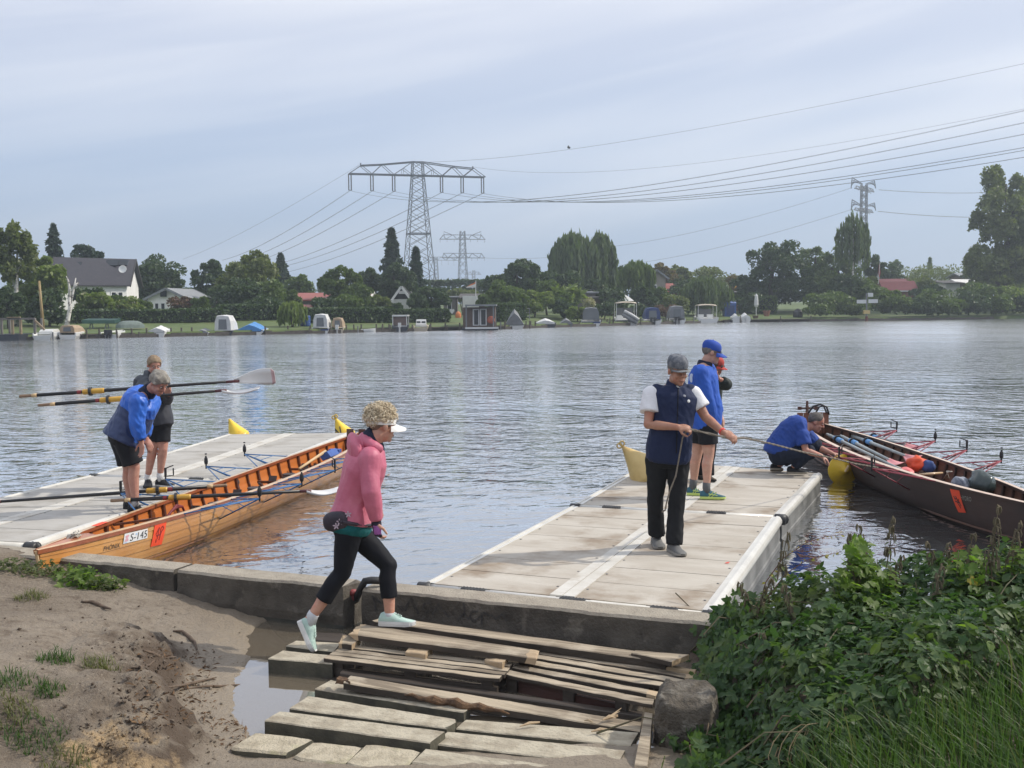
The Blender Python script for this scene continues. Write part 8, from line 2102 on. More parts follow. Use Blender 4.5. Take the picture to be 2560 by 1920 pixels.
def parasol(label, Z, x, ytop, ybase, off, wpx, closed):
 b = fpt(Z(x, ybase), off); t = fpt(Z(x, ytop), off); r = wpx/2*abs(Z(1,0)[0]-Z(0,0)[0])*b.y/FPX; root = thing('parasol', label, 'parasol', b)
 mb = MB(); mb.tube([b, t], .05, 6); part('pole', mb, M_TARPW, root)
 mb = MB(); h = t.z-b.z
 if closed: mb.lathe([(r*.55,h*.38),(r,h*.48),(r*.9,h*.7),(r*.7,h*.9),(.03,h*1.0)], Vector((b.x,b.y,b.z)), 10)
 else: mb.lathe([(r,h-.75),(r*.5,h-.3),(.02,h)], Vector((b.x,b.y,b.z)), 8)
 part('canopy', mb, M_TARPW, root)
parasol('open white parasol beside the umbrella-shaped tree', ZC, 1112, 680, 760, 12, 165, False); parasol('closed grey-white parasol on the right lawn', ZD, 155, 1088, 1255, 4, 34, True)
def flag(label, Z, x, y0, y1, off, pts, mats_, rake=0):
 b = fpt(Z(x, y1), off); t = fpt(Z(x+rake, y0), off); root = thing('flagpole', label, 'flagpole', b); mb = MB(); mb.tube([b, t], [.06,.04], 6); part('pole', mb, M_TARPW, root)
 q = [D(*Z(px_, py_), t.y) for px_, py_ in pts]; n = len(mats_); mb = MB(); cols = []
 A_, B_, C_, D_ = q
 for k in range(n):
  for i in range(6):
   s0, s1 = i/6, (i+1)/6; w0, w1 = .12*math.sin(s0*6), .12*math.sin(s1*6); a0, a1 = k/n, (k+1)/n
   P__ = lambda s, v, w: (A_.lerp(B_, s)).lerp(D_.lerp(C_, s), v)+Vector((0,w,0)); mb.add([P__(s0,a0,w0), P__(s1,a0,w1), P__(s1,a1,w1), P__(s0,a1,w0)], [(0,1,2,3)], k)
 part('flag', mb, mats_, root)
M_FW = mat('flag_white', (.68,.66,.64), rough=.8); M_FO = mat('flag_orange', (.60,.20,.07), rough=.8); M_FR = mat('flag_red', (.45,.03,.035), rough=.8); M_FB = mat('flag_black', (.02,.02,.02), rough=.8); M_FY = mat('flag_gold', (.62,.36,.03), rough=.8)
flag('flagpole with an orange and white flag behind the houseboat', ZB, 1968, 558, 735, 14, [(1965,570),(1890,610),(1885,620),(1965,618)], [M_FO, M_FW, M_FW], 0)
flag('flagpole with a hanging black, red and gold flag left of the spreading tree', ZC, 2112, 540, 640, 24, [(2112,548),(2112,590),(2052,635),(2085,580)], [M_FB, M_FR, M_FY], 0)
flag('flagpole with a long red and white flag by the red barn', ZD, 1092, 845, 1015, 16, [(1103,850),(1108,930),(1092,1012),(1078,1000)], [M_FR, M_FW], 14)
b = fpt(ZD(1003,1290), -1.6); sg = thing('navigation_sign', 'navigation mark with three white boards on a post at the water', 'sign', (b.x, b.y, 0)); q = lambda x, y: D(*ZD(x, y), b.y)
mb = MB(); mb.tube([q(1003,1300), q(1003,1085)], .10, 8); part('post', mb, M_GREYC, sg)
for x0, x1, y0, y1 in ((925,997,1135,1163),(1014,1087,1131,1160),(1012,1050,1082,1112)):
 mb = MB(); c = q((x0+x1)/2, (y0+y1)/2); w_ = (q(x1,y0)-q(x0,y0)).length/2; h_ = (q(x0,y0)-q(x0,y1)).length/2; mb.box(c+Vector((0,-.14,0)), Vector((w_,0,0)), Vector((0,.03,0)), Vector((0,0,h_))); part('board', mb, M_GEL, sg)
mb = MB(); c = q(1002,1229); mb.box(c, Vector((.40,0,0)), Vector((0,.16,0)), Vector((0,0,.22))); part('board', mb, mat('yellow_board', (.62,.46,.18), rough=.6), sg, label='small yellow board on the post')
mb = MB(); mb.tube([q(1003,1262), q(1003,1305)], .18, 8); part('base', mb, mat('rust_red', (.14,.04,.03), rough=.8), sg)
for nm, lab, cat, Z, x, y, off, rx, rz, m in (('covered_grill','black domed cover on the small lawn at the right','cover',ZD,475,1240,5,.62,.62,M_LOCK),('orange_bag','orange bag hanging by the gate left of the houseboat','bag',ZB,1817,852,7,.30,.32,M_FO),('heart_sign','pale heart-shaped board on the fence left of the houseboat','sign',ZB,1762,822,7.2,.22,.28,M_TARPW),('garden_pot','reddish garden pots on the right lawn by the parasol','pot',ZD,235,1240,4,.5,.35,M_BRICK),('garden_pot','brown tub at the left end of the right lawn','pot',ZD,150,1275,2.5,.4,.30,M_BROWNW),('garden_chair','dark garden chair at the right end of the small lawn','chair',ZD,580,1230,5,.45,.5,M_BROWNW),('garden_bench','pale wooden bench among the shrubs under the birch','bench',ZD,785,1160,8,.5,.38,M_NEWW)):
 p = fpt(Z(x, y), off); mb = MB()
 if nm == 'heart_sign': mb.prism([p+Vector((math.copysign(abs(math.sin(a))**3, math.sin(a))*.26, 0, .02*(13*math.cos(a)-5*math.cos(2*a)-2*math.cos(3*a)-math.cos(4*a))*.9)) for a in [2*math.pi*k/20 for k in range(20)]], .04, down=(0,1,0))
 elif nm in ('garden_chair','garden_bench'):
  mb.box(p, Vector((rx,0,0)), Vector((0,.25,0)), Vector((0,0,.03))); mb.box(p+Vector((0,.25,.3)), Vector((rx,0,0)), Vector((0,.03,0)), Vector((0,0,.28)))
  for sx in (-1,1):
   for sy in (-1,1): mb.box(p+Vector((rx*.9*sx,.2*sy,-.22)), Vector((.03,0,0)), Vector((0,.03,0)), Vector((0,0,.22)))
 elif nm == 'garden_pot': mb.lathe([(rx*.6,-rz),(rx*.9,rz*.7),(rx,rz*.75),(rx,rz),(rx*.8,rz)], p, 10)
 else: mb.lathe([(rx*.9,-rz),(rx,-rz*.4),(rx*.9,rz*.3),(rx*.55,rz*.8),(.02,rz)], p, 12)
 solo(nm, mb, m, lab, cat)
fa, fb_ = fpt(ZC(0,800), 7.5), fpt(ZC(290,800), 7.5); fn = thing('garden_fence', 'thin wire fence behind the grey covered boat', 'fence', (fa.x, fa.y, fground(fa))); z1 = fa.z
for k in range(5):
 p = fa.lerp(fb_, k/4); mb = MB(); mb.tube([(p.x,p.y,fground(p)),(p.x,p.y,z1)], .05, 6); part('post', mb, M_GREYC, fn)
for k in range(3):
 mb = MB(); mb.tube([(fa.x,fa.y,z1-.05-.4*k),(fb_.x,fb_.y,z1-.05-.4*k)], .02, 4); part('rail', mb, M_GREYC, fn)
# --- pylons and lines
M_STEEL = mat('galvanised_lattice', (.105,.115,.135), (.085,.095,.115), scale=.5, rough=.7)
M_WIRE = mat('aluminium_wire', (.16,.17,.19), rough=.6)
PZ = reg(820, 380, 440, 1921)
def lattice(mb, c, x, y, zs, ws, leg, br):
 pts = []
 for z, w in zip(zs, ws): pts.append([c+x*sx*w+y*sy*w+Vector((0,0,z)) for sx, sy in ((-1,-1),(1,-1),(1,1),(-1,1))])
 for a, b in zip(pts, pts[1:]):
  for k in range(4):
   mb.beam(a[k], b[k], leg, leg, up=(1,.1,0)); k2 = (k+1)%4
   mb.beam(a[k], b[k2], br, br, up=(1,.1,0)); mb.beam(a[k2], b[k], br, br, up=(1,.1,0))
 return pts
def zat(v, y, u): return D(u, v, y).z
Y1 = 300.; c1_ = D(*PZ(958,258), Y1); zc = c1_.z; base1 = Vector((c1_.x+.5, Y1, 2.2)); ax_ = Vector((.96,.28,0)).normalized(); ay_ = Vector((-.28,.96,0)).normalized()
pyl = thing('pylon', 'big electricity pylon with one wide truss crossarm', 'pylon', base1, 'electricity pylons'); c0 = Vector((base1.x, Y1, 0)); mb = MB()
ztop = zat(PZ(958,112)[1], Y1, 1040)
zs = [2.0];
while zs[-1] < zc: zs.append(zs[-1]+max(1.9, 4.6*(1-zs[-1]/zc*.62)))
zs[-1] = zc; wf = lambda z: 1.50+(zc-z)/zc*2.95
lattice(mb, c0, ax_, ay_, zs, [wf(z) for z in zs], .20, .105); tw = [ (c0+Vector((0,0,z))) for z in (zc,ztop)]
lattice(mb, c0, ax_, ay_, [zc, (zc+ztop)/2, ztop], [1.5,1.42,1.35], .20, .11)
zp = zat(PZ(958,893)[1], Y1, 1040)
for k in range(4):
 s = [(-1,-1),(1,-1),(1,1),(-1,1)]; a = s[k]; b = s[(k+1)%4]; w_ = wf(zp); mb.beam(c0+ax_*a[0]*w_+ay_*a[1]*w_+Vector((0,0,zp)), c0+ax_*b[0]*w_+ay_*b[1]*w_+Vector((0,0,zp)), .28, .28, up=(1,.1,0))
part('tower', mb, M_STEEL, pyl, kind='stuff')
half = 18.4; zte = zat(PZ(958,167)[1], Y1, 1040); zt2 = zat(PZ(958,150)[1], Y1, 1040); mb = MB()
for sy in (-1, 1):
 q = lambda a, z, w=1.25: c0+ax_*a+ay_*sy*w+Vector((0,0,z))
 bot = [-half,-12.4,-6.6,-1.5,1.5,6.6,12.4,half]; top_ = [(-15.2,zte),(-9.6,zt2),(-1.4,ztop),(1.4,ztop),(9.6,zt2),(15.2,zte)]
 for a, b in zip(bot, bot[1:]): mb.beam(q(a,zc), q(b,zc), .26, .26, up=(0,0,1))
 for a, b in zip(top_, top_[1:]): mb.beam(q(*a), q(*b), .24, .24, up=(0,1,0))
 for a, b in ((-half,-15.2),(-12.4,-15.2),(-12.4,-9.6),(-6.6,-9.6),(-6.6,-1.4),(half,15.2),(12.4,15.2),(12.4,9.6),(6.6,9.6),(6.6,1.4)):
  mb.beam(q(a,zc), q(b, dict(top_)[b]), .16, .16, up=(0,1,0))
 for s in (-1, 1):
  m_ = 4.1*s; zm = zc+(ztop-zc)*.5; mb.beam(q(m_,zm), q(1.5*s,zc), .12, .12, up=(0,1,0)); mb.beam(q(m_,zm), q(m_,zc), .10, .10, up=(0,1,0))
for a in bot: mb.beam(c0+ax_*a-ay_*1.25+Vector((0,0,zc)), c0+ax_*a+ay_*1.25+Vector((0,0,zc)), .14, .14, up=(0,0,1))
for a, z in top_: mb.beam(c0+ax_*a-ay_*1.25+Vector((0,0,z)), c0+ax_*a+ay_*1.25+Vector((0,0,z)), .12, .12, up=(0,0,1));
for a, z in (top_[0], top_[-1]): mb.box(c0+ax_*a+Vector((0,0,z+.3)), Vector((.15,0,0)), Vector((0,.15,0)), Vector((0,0,.4)))
part('crossarm', mb, M_STEEL, pyl, kind='stuff')
att = []; zi = zat(PZ(958,433)[1], Y1, 1040)
for a in (-18.1,-12.3,-6.5,6.5,12.2,17.9):
 for e in (-.33,.33):
  mb = MB(); p = c0+ax_*(a+e); mb.tube([p+Vector((0,0,zc)), p+Vector((0,0,zi))], .17, 6); part('insulator', mb, mat('brown_porcelain', (.06,.055,.06), rough=.5), pyl)
 mb = MB(); mb.beam(c0+ax_*(a-.5)+Vector((0,0,zi)), c0+ax_*(a+.5)+Vector((0,0,zi)), .14, .14); part('yoke', mb, M_STEEL, pyl); att.append(c0+ax_*a+Vector((0,0,zi-.1)))
def simple_pylon(label, Y, xc, ybase_z, arms, wt, wb, ytop, Z=PZ, leg=.26, br=.16, rot=(.97,.24)):
 u, v = Z(xc, ytop); top = D(u, v, Y); c = Vector((top.x, Y, 0)); x = Vector((rot[0],rot[1],0)).normalized(); y = Vector((-x.y,x.x,0)); k = abs(Z(1,0)[0]-Z(0,0)[0])*Y/FPX
 root = thing('pylon', label, 'pylon', (top.x, Y, 2), 'electricity pylons'); mb = MB(); z = 2.0; zs = [z]; w = lambda z: (wb+(wt-wb)*min(1,(z-2)/(top.z-2)))*k/2
 while zs[-1] < top.z-1: zs.append(min(top.z, zs[-1]+max(2.6, w(zs[-1])*2.0)))
 lattice(mb, c, x, y, zs, [w(z) for z in zs], leg, br); part('tower', mb, M_STEEL, root, kind='stuff'); ends = []
 for (yt, yb, xl0, xl1, xr1, xr0, ins) in arms:
  zt, zb = D(u, Z(0,yt)[1], Y).z, D(u, Z(0,yb)[1], Y).z; q = lambda xx, z, s: c+x*((xx-xc)*k/x.x)+y*s*.8+Vector((0,0,z)); mb = MB()
  for s in (-1, 1):
   mb.beam(q(xl0,zb,s), q(xr0,zb,s), leg, leg); mb.beam(q(xl1,zt,s), q(xr1,zt,s), leg*.8, leg*.8); mb.beam(q(xl0,zb,s), q(xl1,zt,s), br, br, up=(0,1,0)); mb.beam(q(xr0,zb,s), q(xr1,zt,s), br, br, up=(0,1,0))
   n = 8
   for i in range(n):
    t0, t1 = i/n, (i+1)/n; xa, xb = xl0+(xr0-xl0)*t0, xl0+(xr0-xl0)*t1; ta, tb = xl1+(xr1-xl1)*t0, xl1+(xr1-xl1)*t1
    mb.beam(q(xa,zb,s), q(tb,zt,s), br, br, up=(0,1,0)) if i % 2 else mb.beam(q(ta,zt,s), q(xb,zb,s), br, br, up=(0,1,0))
  part('crossarm', mb, M_STEEL, root, kind='stuff')
  for xx in ins: mb = MB(); p = q(xx,zb,0); mb.tube([p, p-Vector((0,0,ins[xx]*k))], .09, 5); part('insulator', mb, M_STEEL, root); ends.append(p-Vector((0,0,ins[xx]*k)))
 return root, ends
p2r, e2 = simple_pylon('smaller pylon with two crossarms right of the big pylon', 560., 1467, 2, [(905,953,1225,1265,1668,1710,{1228:35,1302:28,1378:28,1553:28,1630:28,1706:35}),(1106,1156,1250,1265,1668,1705,{1300:30,1378:30,1565:30,1628:30,1700:30})], 48, 112, 860)
for s in (-1, 1):
 mb = MB(); a = D(*PZ(1467+s*200, 905), 560); b = D(*PZ(1467+s*203, 868), 560); e = D(*PZ(1467+s*110, 905), 560); mb.tube([a, b, e], .16, 5); part('earth_peak', mb, M_STEEL, p2r)
simple_pylon('small distant pylon between the two larger pylons', 820., 1178, 2, [(1146,1181,1040,1060,1412,1432,{1060:40,1240:55,1310:50,1370:60})], 26, 74, 1142, leg=.30, br=.2)
simple_pylon('tiny far pylon behind the maple right of the flagpole', 1000., 1590, 2, [(1308,1338,1500,1530,1640,1670,{1530:40,1570:40})], 20, 60, 1290, leg=.3, br=.2)
Y4 = 400.;
p4r, e4 = simple_pylon('pylon with two crossarms behind the birch at the right', Y4, 984, 2, [(272,292,885,905,1080,1098,{900:14,1085:14}),(438,455,878,898,1070,1090,{895:14,1075:14})], 38, 52, 244, Z=ZD, rot=(.55,.83), leg=.3, br=.16)
for y0 in (240, 410):
 for s in (-1, 1):
  mb = MB(); a = D(*ZD(984+s*12, y0+6), Y4); t = D(*ZD(984+s*86-6, y0-44 if s < 0 else y0-20), Y4); bq = D(*ZD(984+s*94-6, y0+40), Y4)
  for k in range(4): mb.beam(a.lerp(t,k/4)+Vector((0,0,-.3)), t.lerp(bq,.2+.2*k), .2, .2, up=(0,1,0))
  mb.beam(a, t, .26, .26, up=(0,1,0)); mb.beam(t, bq, .26, .26, up=(0,1,0)); part('earth_peak', mb, M_STEEL, p4r)
GW = 'power lines over the river'
def wire(label, a, b, sag, pair=0, n=40, wpx=.34):
 mb = MB(); a = Vector(a); b = Vector(b)
 for off in ((0,) if not pair else (-pair/2, pair/2)):
  pts = [a.lerp(b, i/n)+Vector((off*.3, off, -sag*4*(i/n)*(1-i/n))) for i in range(n+1)]
  mb.tube(pts, [max(.010, wpx*max(p.y, 20)/FPX) for p in pts], 4)
 solo('power_line', mb, M_WIRE, label, 'power line', GW)
q = lambda x, y: (x*1.1573, y*1.1573)
wire('topmost earth wire rising from the big pylon to the upper right edge', c0+ax_*0+Vector((0,0,ztop)), D(*q(2330,112), 95), 2.2)
wire('second earth wire, from the right tip of the big crossarm to the right edge', c0+ax_*15.2+Vector((0,0,zte+.5)), D(*q(2330,212), 100), 3.6, wpx=.28)
for i, (a, (x, y), Ye, sg, lab) in enumerate([(att[0],(2330,212),82,5.0,'uppermost conductor to the right, from the leftmost insulator'),(att[1],(2330,240),88,4.8,'second conductor from the top on the right'),(att[2],(2330,267),94,4.5,'third conductor from the top on the right'),(att[3],(2330,298),102,4.0,'fourth conductor from the top on the right'),(att[4],(2330,304),108,4.0,'fifth conductor on the right, close under the fourth'),(att[5],(2330,320),114,3.8,'lowest conductor on the right, from the rightmost insulator')]):
 wire(lab, a, D(*q(x, y), Ye), sg, .4)
wire('earth wire falling left from the left tip of the big crossarm', c0-ax_*15.2+Vector((0,0,zte+.4)), D(*q(395,560), 640), 2.0)
for a, (x, y), lab in ((att[0],(480,562),'leftmost conductor falling to the left'),(att[1],(505,568),'second conductor falling to the left'),(att[2],(520,575),'third conductor falling to the left'),(att[3],(570,578),'fourth conductor falling to the left'),(att[4],(600,578),'fifth conductor falling to the left'),(att[5],(610,590),'lowest conductor falling to the left')):
 wire(lab, a, D(*q(x, y), 640), 2.5, .4)
wire('line from the two-armed pylon to the great willow', D(*PZ(1705,1156), 560), D(*q(1290,545), 620), 1.5, 1.0, wpx=.28)
wire('faint upper line running left from the right-hand pylon', D(*ZD(890,275), Y4), D(*q(1300,535), 640), 3, 1.5, wpx=.20)
wire('faint lower line running left from the right-hand pylon', D(*ZD(885,442), Y4), D(*q(1320,575), 640), 3, 1.5, wpx=.20)
wire('upper line from the right-hand pylon behind the poplar', D(*ZD(1095,290), Y4), D(*q(2212,412), 420), 1.0, 1.0, wpx=.34)
wire('lower line from the right-hand pylon behind the poplar', D(*ZD(1090,455), Y4), D(*q(2212,468), 420), 1.0, 1.0, wpx=.4)
bp = D(*q(1229,319), 230); mb = MB(); mb.ell(bp, (.35,0,0), (0,.2,0), (0,0,.22), 8, 6); mb.prism([bp+Vector((-.2,0,.1)), bp+Vector((.1,.0,.15)), bp+Vector((-.1,-.7,.35)), bp+Vector((-.3,-.6,.3))], .04); mb.prism([bp+Vector((-.2,0,.1)), bp+Vector((.1,.0,.15)), bp+Vector((-.1,.7,.35)), bp+Vector((-.3,.6,.3))], .04)
solo('bird', mb, M_LOCK, 'small dark bird at the topmost earth wire', 'bird')
# ------------------------------------------------------------------ plants on the near bank
V7 = reg(1640, 1260, 920)
L_BUSH = leaf_mat('bush_leaves', (.034,.078,.028), (.075,.13,.046), .36, rough=.5, cc=((.095,.135,.04), 2.2))
L_BUSHL = leaf_mat('young_hop_leaves', (.10,.175,.035), (.17,.24,.055), .55, rough=.45)
L_YELL = leaf_mat('yellowing_leaves', (.36,.30,.06), (.26,.24,.06), .4)
L_NET = leaf_mat('nettle_leaves', (.075,.10,.035), (.12,.14,.05), .40)
L_GRASS = leaf_mat('grass_blades', (.040,.085,.022), (.080,.135,.040), .40, rough=.5)
L_TUFT = leaf_mat('dry_grass_blades', (.10,.12,.045), (.17,.165,.075), .35)
M_SEED = mat('nettle_seed', (.17,.14,.085), (.10,.085,.055), scale=40, rough=.95)
M_STEM = mat('green_stem', (.085,.085,.04), (.12,.085,.05), scale=12, rough=.8)
M_STRAW = mat('dry_straw', (.40,.31,.17), (.30,.22,.12), scale=20, rough=.9)
def leaf_shape(kind, g):
 """unit leaf lying in xy, base at the origin, tip at (0,1); returns verts, faces"""
 if kind == 'trefoil':
  V, F = [], []
  for ang, L, oy in ((0,.62,.36),(1.15,.55,.30),(-1.15,.55,.30)):
   o = len(V); ca, sa = math.cos(ang), math.sin(ang)
   out = [(0,0,0),(.20,.25,.03),(.24,.55,.02),(.12,.82,-.02),(0,1,-.06),(-.12,.82,-.02),(-.24,.55,.02),(-.20,.25,.03),(0,.5,-.05)]
   for x, y, z in out:
    x, y = x*L*1.25, y*L; V.append((x*ca+y*sa*(-1)*-1, -x*sa+y*ca+oy, z*L*1.6+g.normal()*.012))
   F += [(o+i, o+(i+1)%8, o+8) for i in range(8)]
  o = len(V); V += [(-.012,0,0),(.012,0,0),(.012,.38,0),(-.012,.38,0)]; F += [(o,o+1,o+2),(o,o+2,o+3)]
  return V, F
 if kind == 'lobed':
  out = [(0,.12,0),(.26,0,.03),(.50,.22,-.03),(.36,.36,.03),(.55,.62,-.04),(.24,.62,.03),(.12,.88,0),(0,1.05,-.06),(-.12,.88,0),(-.24,.62,.03),(-.55,.62,-.04),(-.36,.36,.03),(-.50,.22,-.03),(-.26,0,.03)]
  V = [(x*.95, y, z+g.normal()*.01) for x, y, z in out]+[(0,.42,-.05)]; n = len(out)
  return V, [(i,(i+1)%n,n) for i in range(n)]
 out = [(0,0,0),(.17,.18,.03),(.24,.42,.02),(.16,.72,-.03),(0,1,-.12),(-.16,.72,-.03),(-.24,.42,.02),(-.17,.18,.03)]
 V = [(x, y, z+g.normal()*.008) for x, y, z in out]+[(0,.45,-.06)]
 return V, [(i,(i+1)%8,8) for i in range(8)]
g7 = np.random.default_rng(77)
def leaf_frames(P_, N_, g, droop=.3):
 """rotation matrices: y along the leaf, z its normal"""
 n = len(P_); z = N_+g.normal(size=(n,3))*.42; z /= np.linalg.norm(z, axis=1)[:,None]
 y = g.normal(size=(n,3))+np.array([-.1,-.5,-droop*1.6]); y -= z*(y*z).sum(1)[:,None]; y /= np.linalg.norm(y, axis=1)[:,None]
 x = np.cross(y, z); return np.stack([x, y, z], 2)
def bush_top(x, y):
 b = .30*ss(x-.40*ss(y, 5.6, 7.0), .82, 1.65)*(1-ss(y, 7.2, 7.6))*ss(y, 4.5, 5.3)
 b = b*(.75+.25*ss(x, 1.4, 3.2))+(vnoise(x, y, 1.9, 31)*.20+vnoise(x, y, 4.7, 32)*.14)*ss(b, .05, .3)
 b = b-.34*ss(x-.9*(y-5.4)/.7, 2.1, 2.6)*(1-ss(y, 6.0, 6.6))
 return np.maximum(ground_h(x, np.minimum(y, wall_y(x)-.15)), -.02)+np.maximum(b, 0)
def bush_points(n, g):
 x = g.uniform(.80, 4.3, n*3); y = g.uniform(4.7, 7.7, n*3)
 t = bush_top(x, y); gr = np.maximum(ground_h(x, np.minimum(y, wall_y(x)-.15)), -.02); k = (t-gr) > .06
 x, y, t, gr = x[k][:n], y[k][:n], t[k][:n], gr[k][:n]; e = .04
 nx_ = -(bush_top(x+e, y)-bush_top(x-e, y))/(2*e); ny_ = -(bush_top(x, y+e)-bush_top(x, y-e))/(2*e)
 N_ = np.stack([nx_, ny_, np.ones_like(nx_)], 1); N_ /= np.linalg.norm(N_, axis=1)[:,None]
 q = g.uniform(0,1,len(x))**2.2
 z = t-(t-gr)*q*.85+g.normal(0,.02,len(x))
 return np.stack([x, y, z], 1), N_, q
BP, BN, BQ = bush_points(8600, g7)
m_ = 1300; yy_ = g7.uniform(5.3, 7.5, m_); xx_ = .96+.50*(yy_-5.3)/2.2+g7.normal(0,.09,m_); gr_ = np.maximum(ground_h(xx_, yy_), 0); zz_ = gr_+g7.uniform(0,.22,m_)*np.clip((yy_-5.0)/1.3,.3,1)*(1-.6*ss(yy_,6.9,7.4))
BP = np.concatenate([BP, np.stack([xx_, yy_, zz_], 1)]); BN = np.concatenate([BN, np.tile(np.array([[-.75,-.45,.5]]), (m_,1))])
SZ = g7.uniform(.045,.095,len(BP))
RM = leaf_frames(BP, BN, g7)
camp = np.array([0,0,CAMZ]); dist_ = np.linalg.norm(BP-camp, axis=1)
uu = (BP[:,0]/BP[:,1])*FPX+CX
score = SZ/dist_*np.where((uu < 2540) & (BQ.mean() > -1), 1, 0)*np.where(np.concatenate([BQ, np.zeros(m_)]) < .12, 1, .3)
order = np.argsort(-score)
bc_ = (1.9, 6.3, .2)
bush = thing('bramble_bush', 'big dark green bramble bush overgrowing the quay wall at the right', 'bush', bc_)
protos = []
for i in range(6):
 V, F = leaf_shape(('trefoil','lobed','ovate','trefoil','lobed','ovate')[i], g7); me = bpy.data.meshes.new('leaf'); me.from_pydata(V, [], F); me.materials.append(L_BUSH if i < 5 else L_BUSHL); me.update(); protos.append((np.array(V), np.array(F), me))
for k in order[:300]:
 i = int(g7.choice([0,3,2,5,2,0,4])); o = bpy.data.objects.new('leaf', protos[i][2]); col.objects.link(o); o.parent = bush
 M = Matrix([list(map(float, r)) for r in RM[k]]).to_4x4(); M.translation = Vector(BP[k].tolist())-Vector(bc_); s_ = float(SZ[k])*1.12
 o.matrix_local = M @ Matrix.Diagonal((s_, s_, s_, 1))
def leaves_joined(name, idx, shapes, mats_, parent, szs, PP, RR, mi=None):
 Vs, Fs, off, mm = [], [], 0, []
 for c, k in enumerate(idx):
  V, F = shapes[c % len(shapes)][:2]
  W = (V*szs[k]) @ RR[k].T+PP[k]; Vs.append(W); Fs.append(F+off); off += len(V)
 me = np_mesh(name, np.concatenate(Vs), np.concatenate(Fs), mats_, worg(parent)); return part(name, me, None, parent, kind='stuff')
rest = order[300:]
sh3 = [protos[0], protos[2], protos[3], protos[2], protos[4], protos[0]]
leaves_joined('leaves', rest, sh3, [L_BUSH], bush, SZ, BP, RM)
mb = MB()
for k in range(150):
 j = int(g7.integers(0, len(BP))); p = Vector(BP[j].tolist()); b = Vector((p.x+g7.normal()*.25, p.y+g7.normal()*.2, max(gz(p.x, min(p.y, float(wall_y(p.x))-.15)), 0)))
 mb.tube([b, b.lerp(p,.6)+Vector((g7.normal()*.05,0,.06)), p], [.006,.004,.002], 4)
part('twigs', mb, M_STEM, bush, kind='stuff')
# --- upright shoots: nettles and hop shoots
GN = 'nettles standing out of the bush'
def shoot(label, tip, base, kind, seedy, leafy, n_pairs=7, lsz=.075, name='nettle', lm=None, bright=0):
 tip = Vector(tip); base = Vector(base); L = (tip-base).length; root = thing(name, label, 'plant', base, GN)
 bend = Vector((rnd.gauss(0,.05)*L, rnd.gauss(0,.04)*L, 0)); Q = lambda t: base.lerp(tip, t)+bend*math.sin(t*math.pi)
 mb = MB(); mb.tube([Q(i/8) for i in range(9)], [.0055*(1-.6*i/8) for i in range(9)], 5); part('stem', mb, M_STEM, root, smooth=True)
 if seedy:
  mb = MB()
  for i in range(seedy):
   t = 1-(.050/L)*i*1.15*rnd.uniform(.85,1.2)
   if t < .3: break
   p = Q(t); r = .014+.006*min(i, 5)
   for a in range(6):
    an = rnd.uniform(0,6.28); d = Vector((math.cos(an), math.sin(an), rnd.uniform(.0,.5))); e = p+d*r*rnd.uniform(.5,1.1)+Vector((0,0,rnd.uniform(-.018,.012)))
    mb.tube([p, e, e+Vector((d.x*.006, d.y*.006, -.022-.004*i)), e+Vector((d.x*.004, d.y*.004, -.040-.004*i))], [.002,.0045,.0050,.002], 5)
  part('seed_cluster', mb, M_SEED, root, smooth=False, kind='stuff')
 Vs, Fs, off = [], [], 0; g = g7
 for i in range(n_pairs):
  t = .97-.72*(i+.6)/n_pairs if leafy else .80-.6*(i+.5)/n_pairs; p = Q(t); s = lsz*(.45+.75*(i+1)/n_pairs)
  for sg in (0, 1):
   an = i*1.57+sg*math.pi+rnd.uniform(-.3,.3); d = Vector((math.cos(an), math.sin(an), -.30+rnd.uniform(-.25,.2))).normalized(); z = (Vector((0,0,1))-d*d.z).normalized(); x = d.cross(z)
   V, F = leaf_shape(kind, g); V = np.array(V)*s; R_ = np.array([list(x), list(d), list(z)]); st = np.array(p+d*.015)
   Vs.append(V @ R_+st); Fs.append(np.array(F)+off); off += len(V)
 part('leaves', np_mesh('leaves', np.concatenate(Vs), np.concatenate(Fs), lm or L_NET, base), None, root, kind='stuff')
spec = [((505,480),(640,760),6.95,5,'thin nettle at the left end of the bush, leaning to the dock'),((690,448),(640,740),6.95,6,'nettle with dense seed tufts, second from the left'),((792,180),(840,760),6.9,5,'tall bare nettle crossing the dock rail'),((770,488),(820,780),6.7,5,'short drooping nettle before the tall bare one'),
 ((1218,132),(1240,620),6.9,5,'nettle at the left of the bright green hop clump'),((1160,190),(1190,700),6.8,6,'nettle with brown tufts in the hop clump'),((1428,80),(1310,660),6.9,5,'tall leaning nettle right of the hop clump'),((1480,320),(1330,640),6.8,4,'side nettle bent far to the right over the water'),
 ((1632,235),(1700,700),6.9,6,'slender nettle alone in the gap between the clumps'),((1760,235),(1740,640),6.9,6,'brown nettle left of the right-hand clump'),((1905,185),(1890,700),6.8,5,'nettle in the middle of the right-hand clump'),((2062,20),(2040,700),6.6,11,'tallest nettle, thick with seed tufts, before the mahogany bow'),
 ((2185,110),(2120,560),6.6,6,'nettle at the right edge of the picture'),((1720,380),(1730,760),6.5,6,'low brown nettle under the right-hand clump'),((640,790),(700,1000),6.2,3,'small withered nettle on the left flank of the bush'),((1265,700),(1270,980),6.3,4,'yellowing nettle in front of the hop clump')]
for (tx, bx, Y_, sd, lab) in spec:
 t = D(*V7(*tx), Y_); b = D(*V7(*bx), Y_-.05); b.z = max(.05, min(b.z, t.z-.15)); shoot(lab, t, b, 'ovate', sd, False, 7, .07)
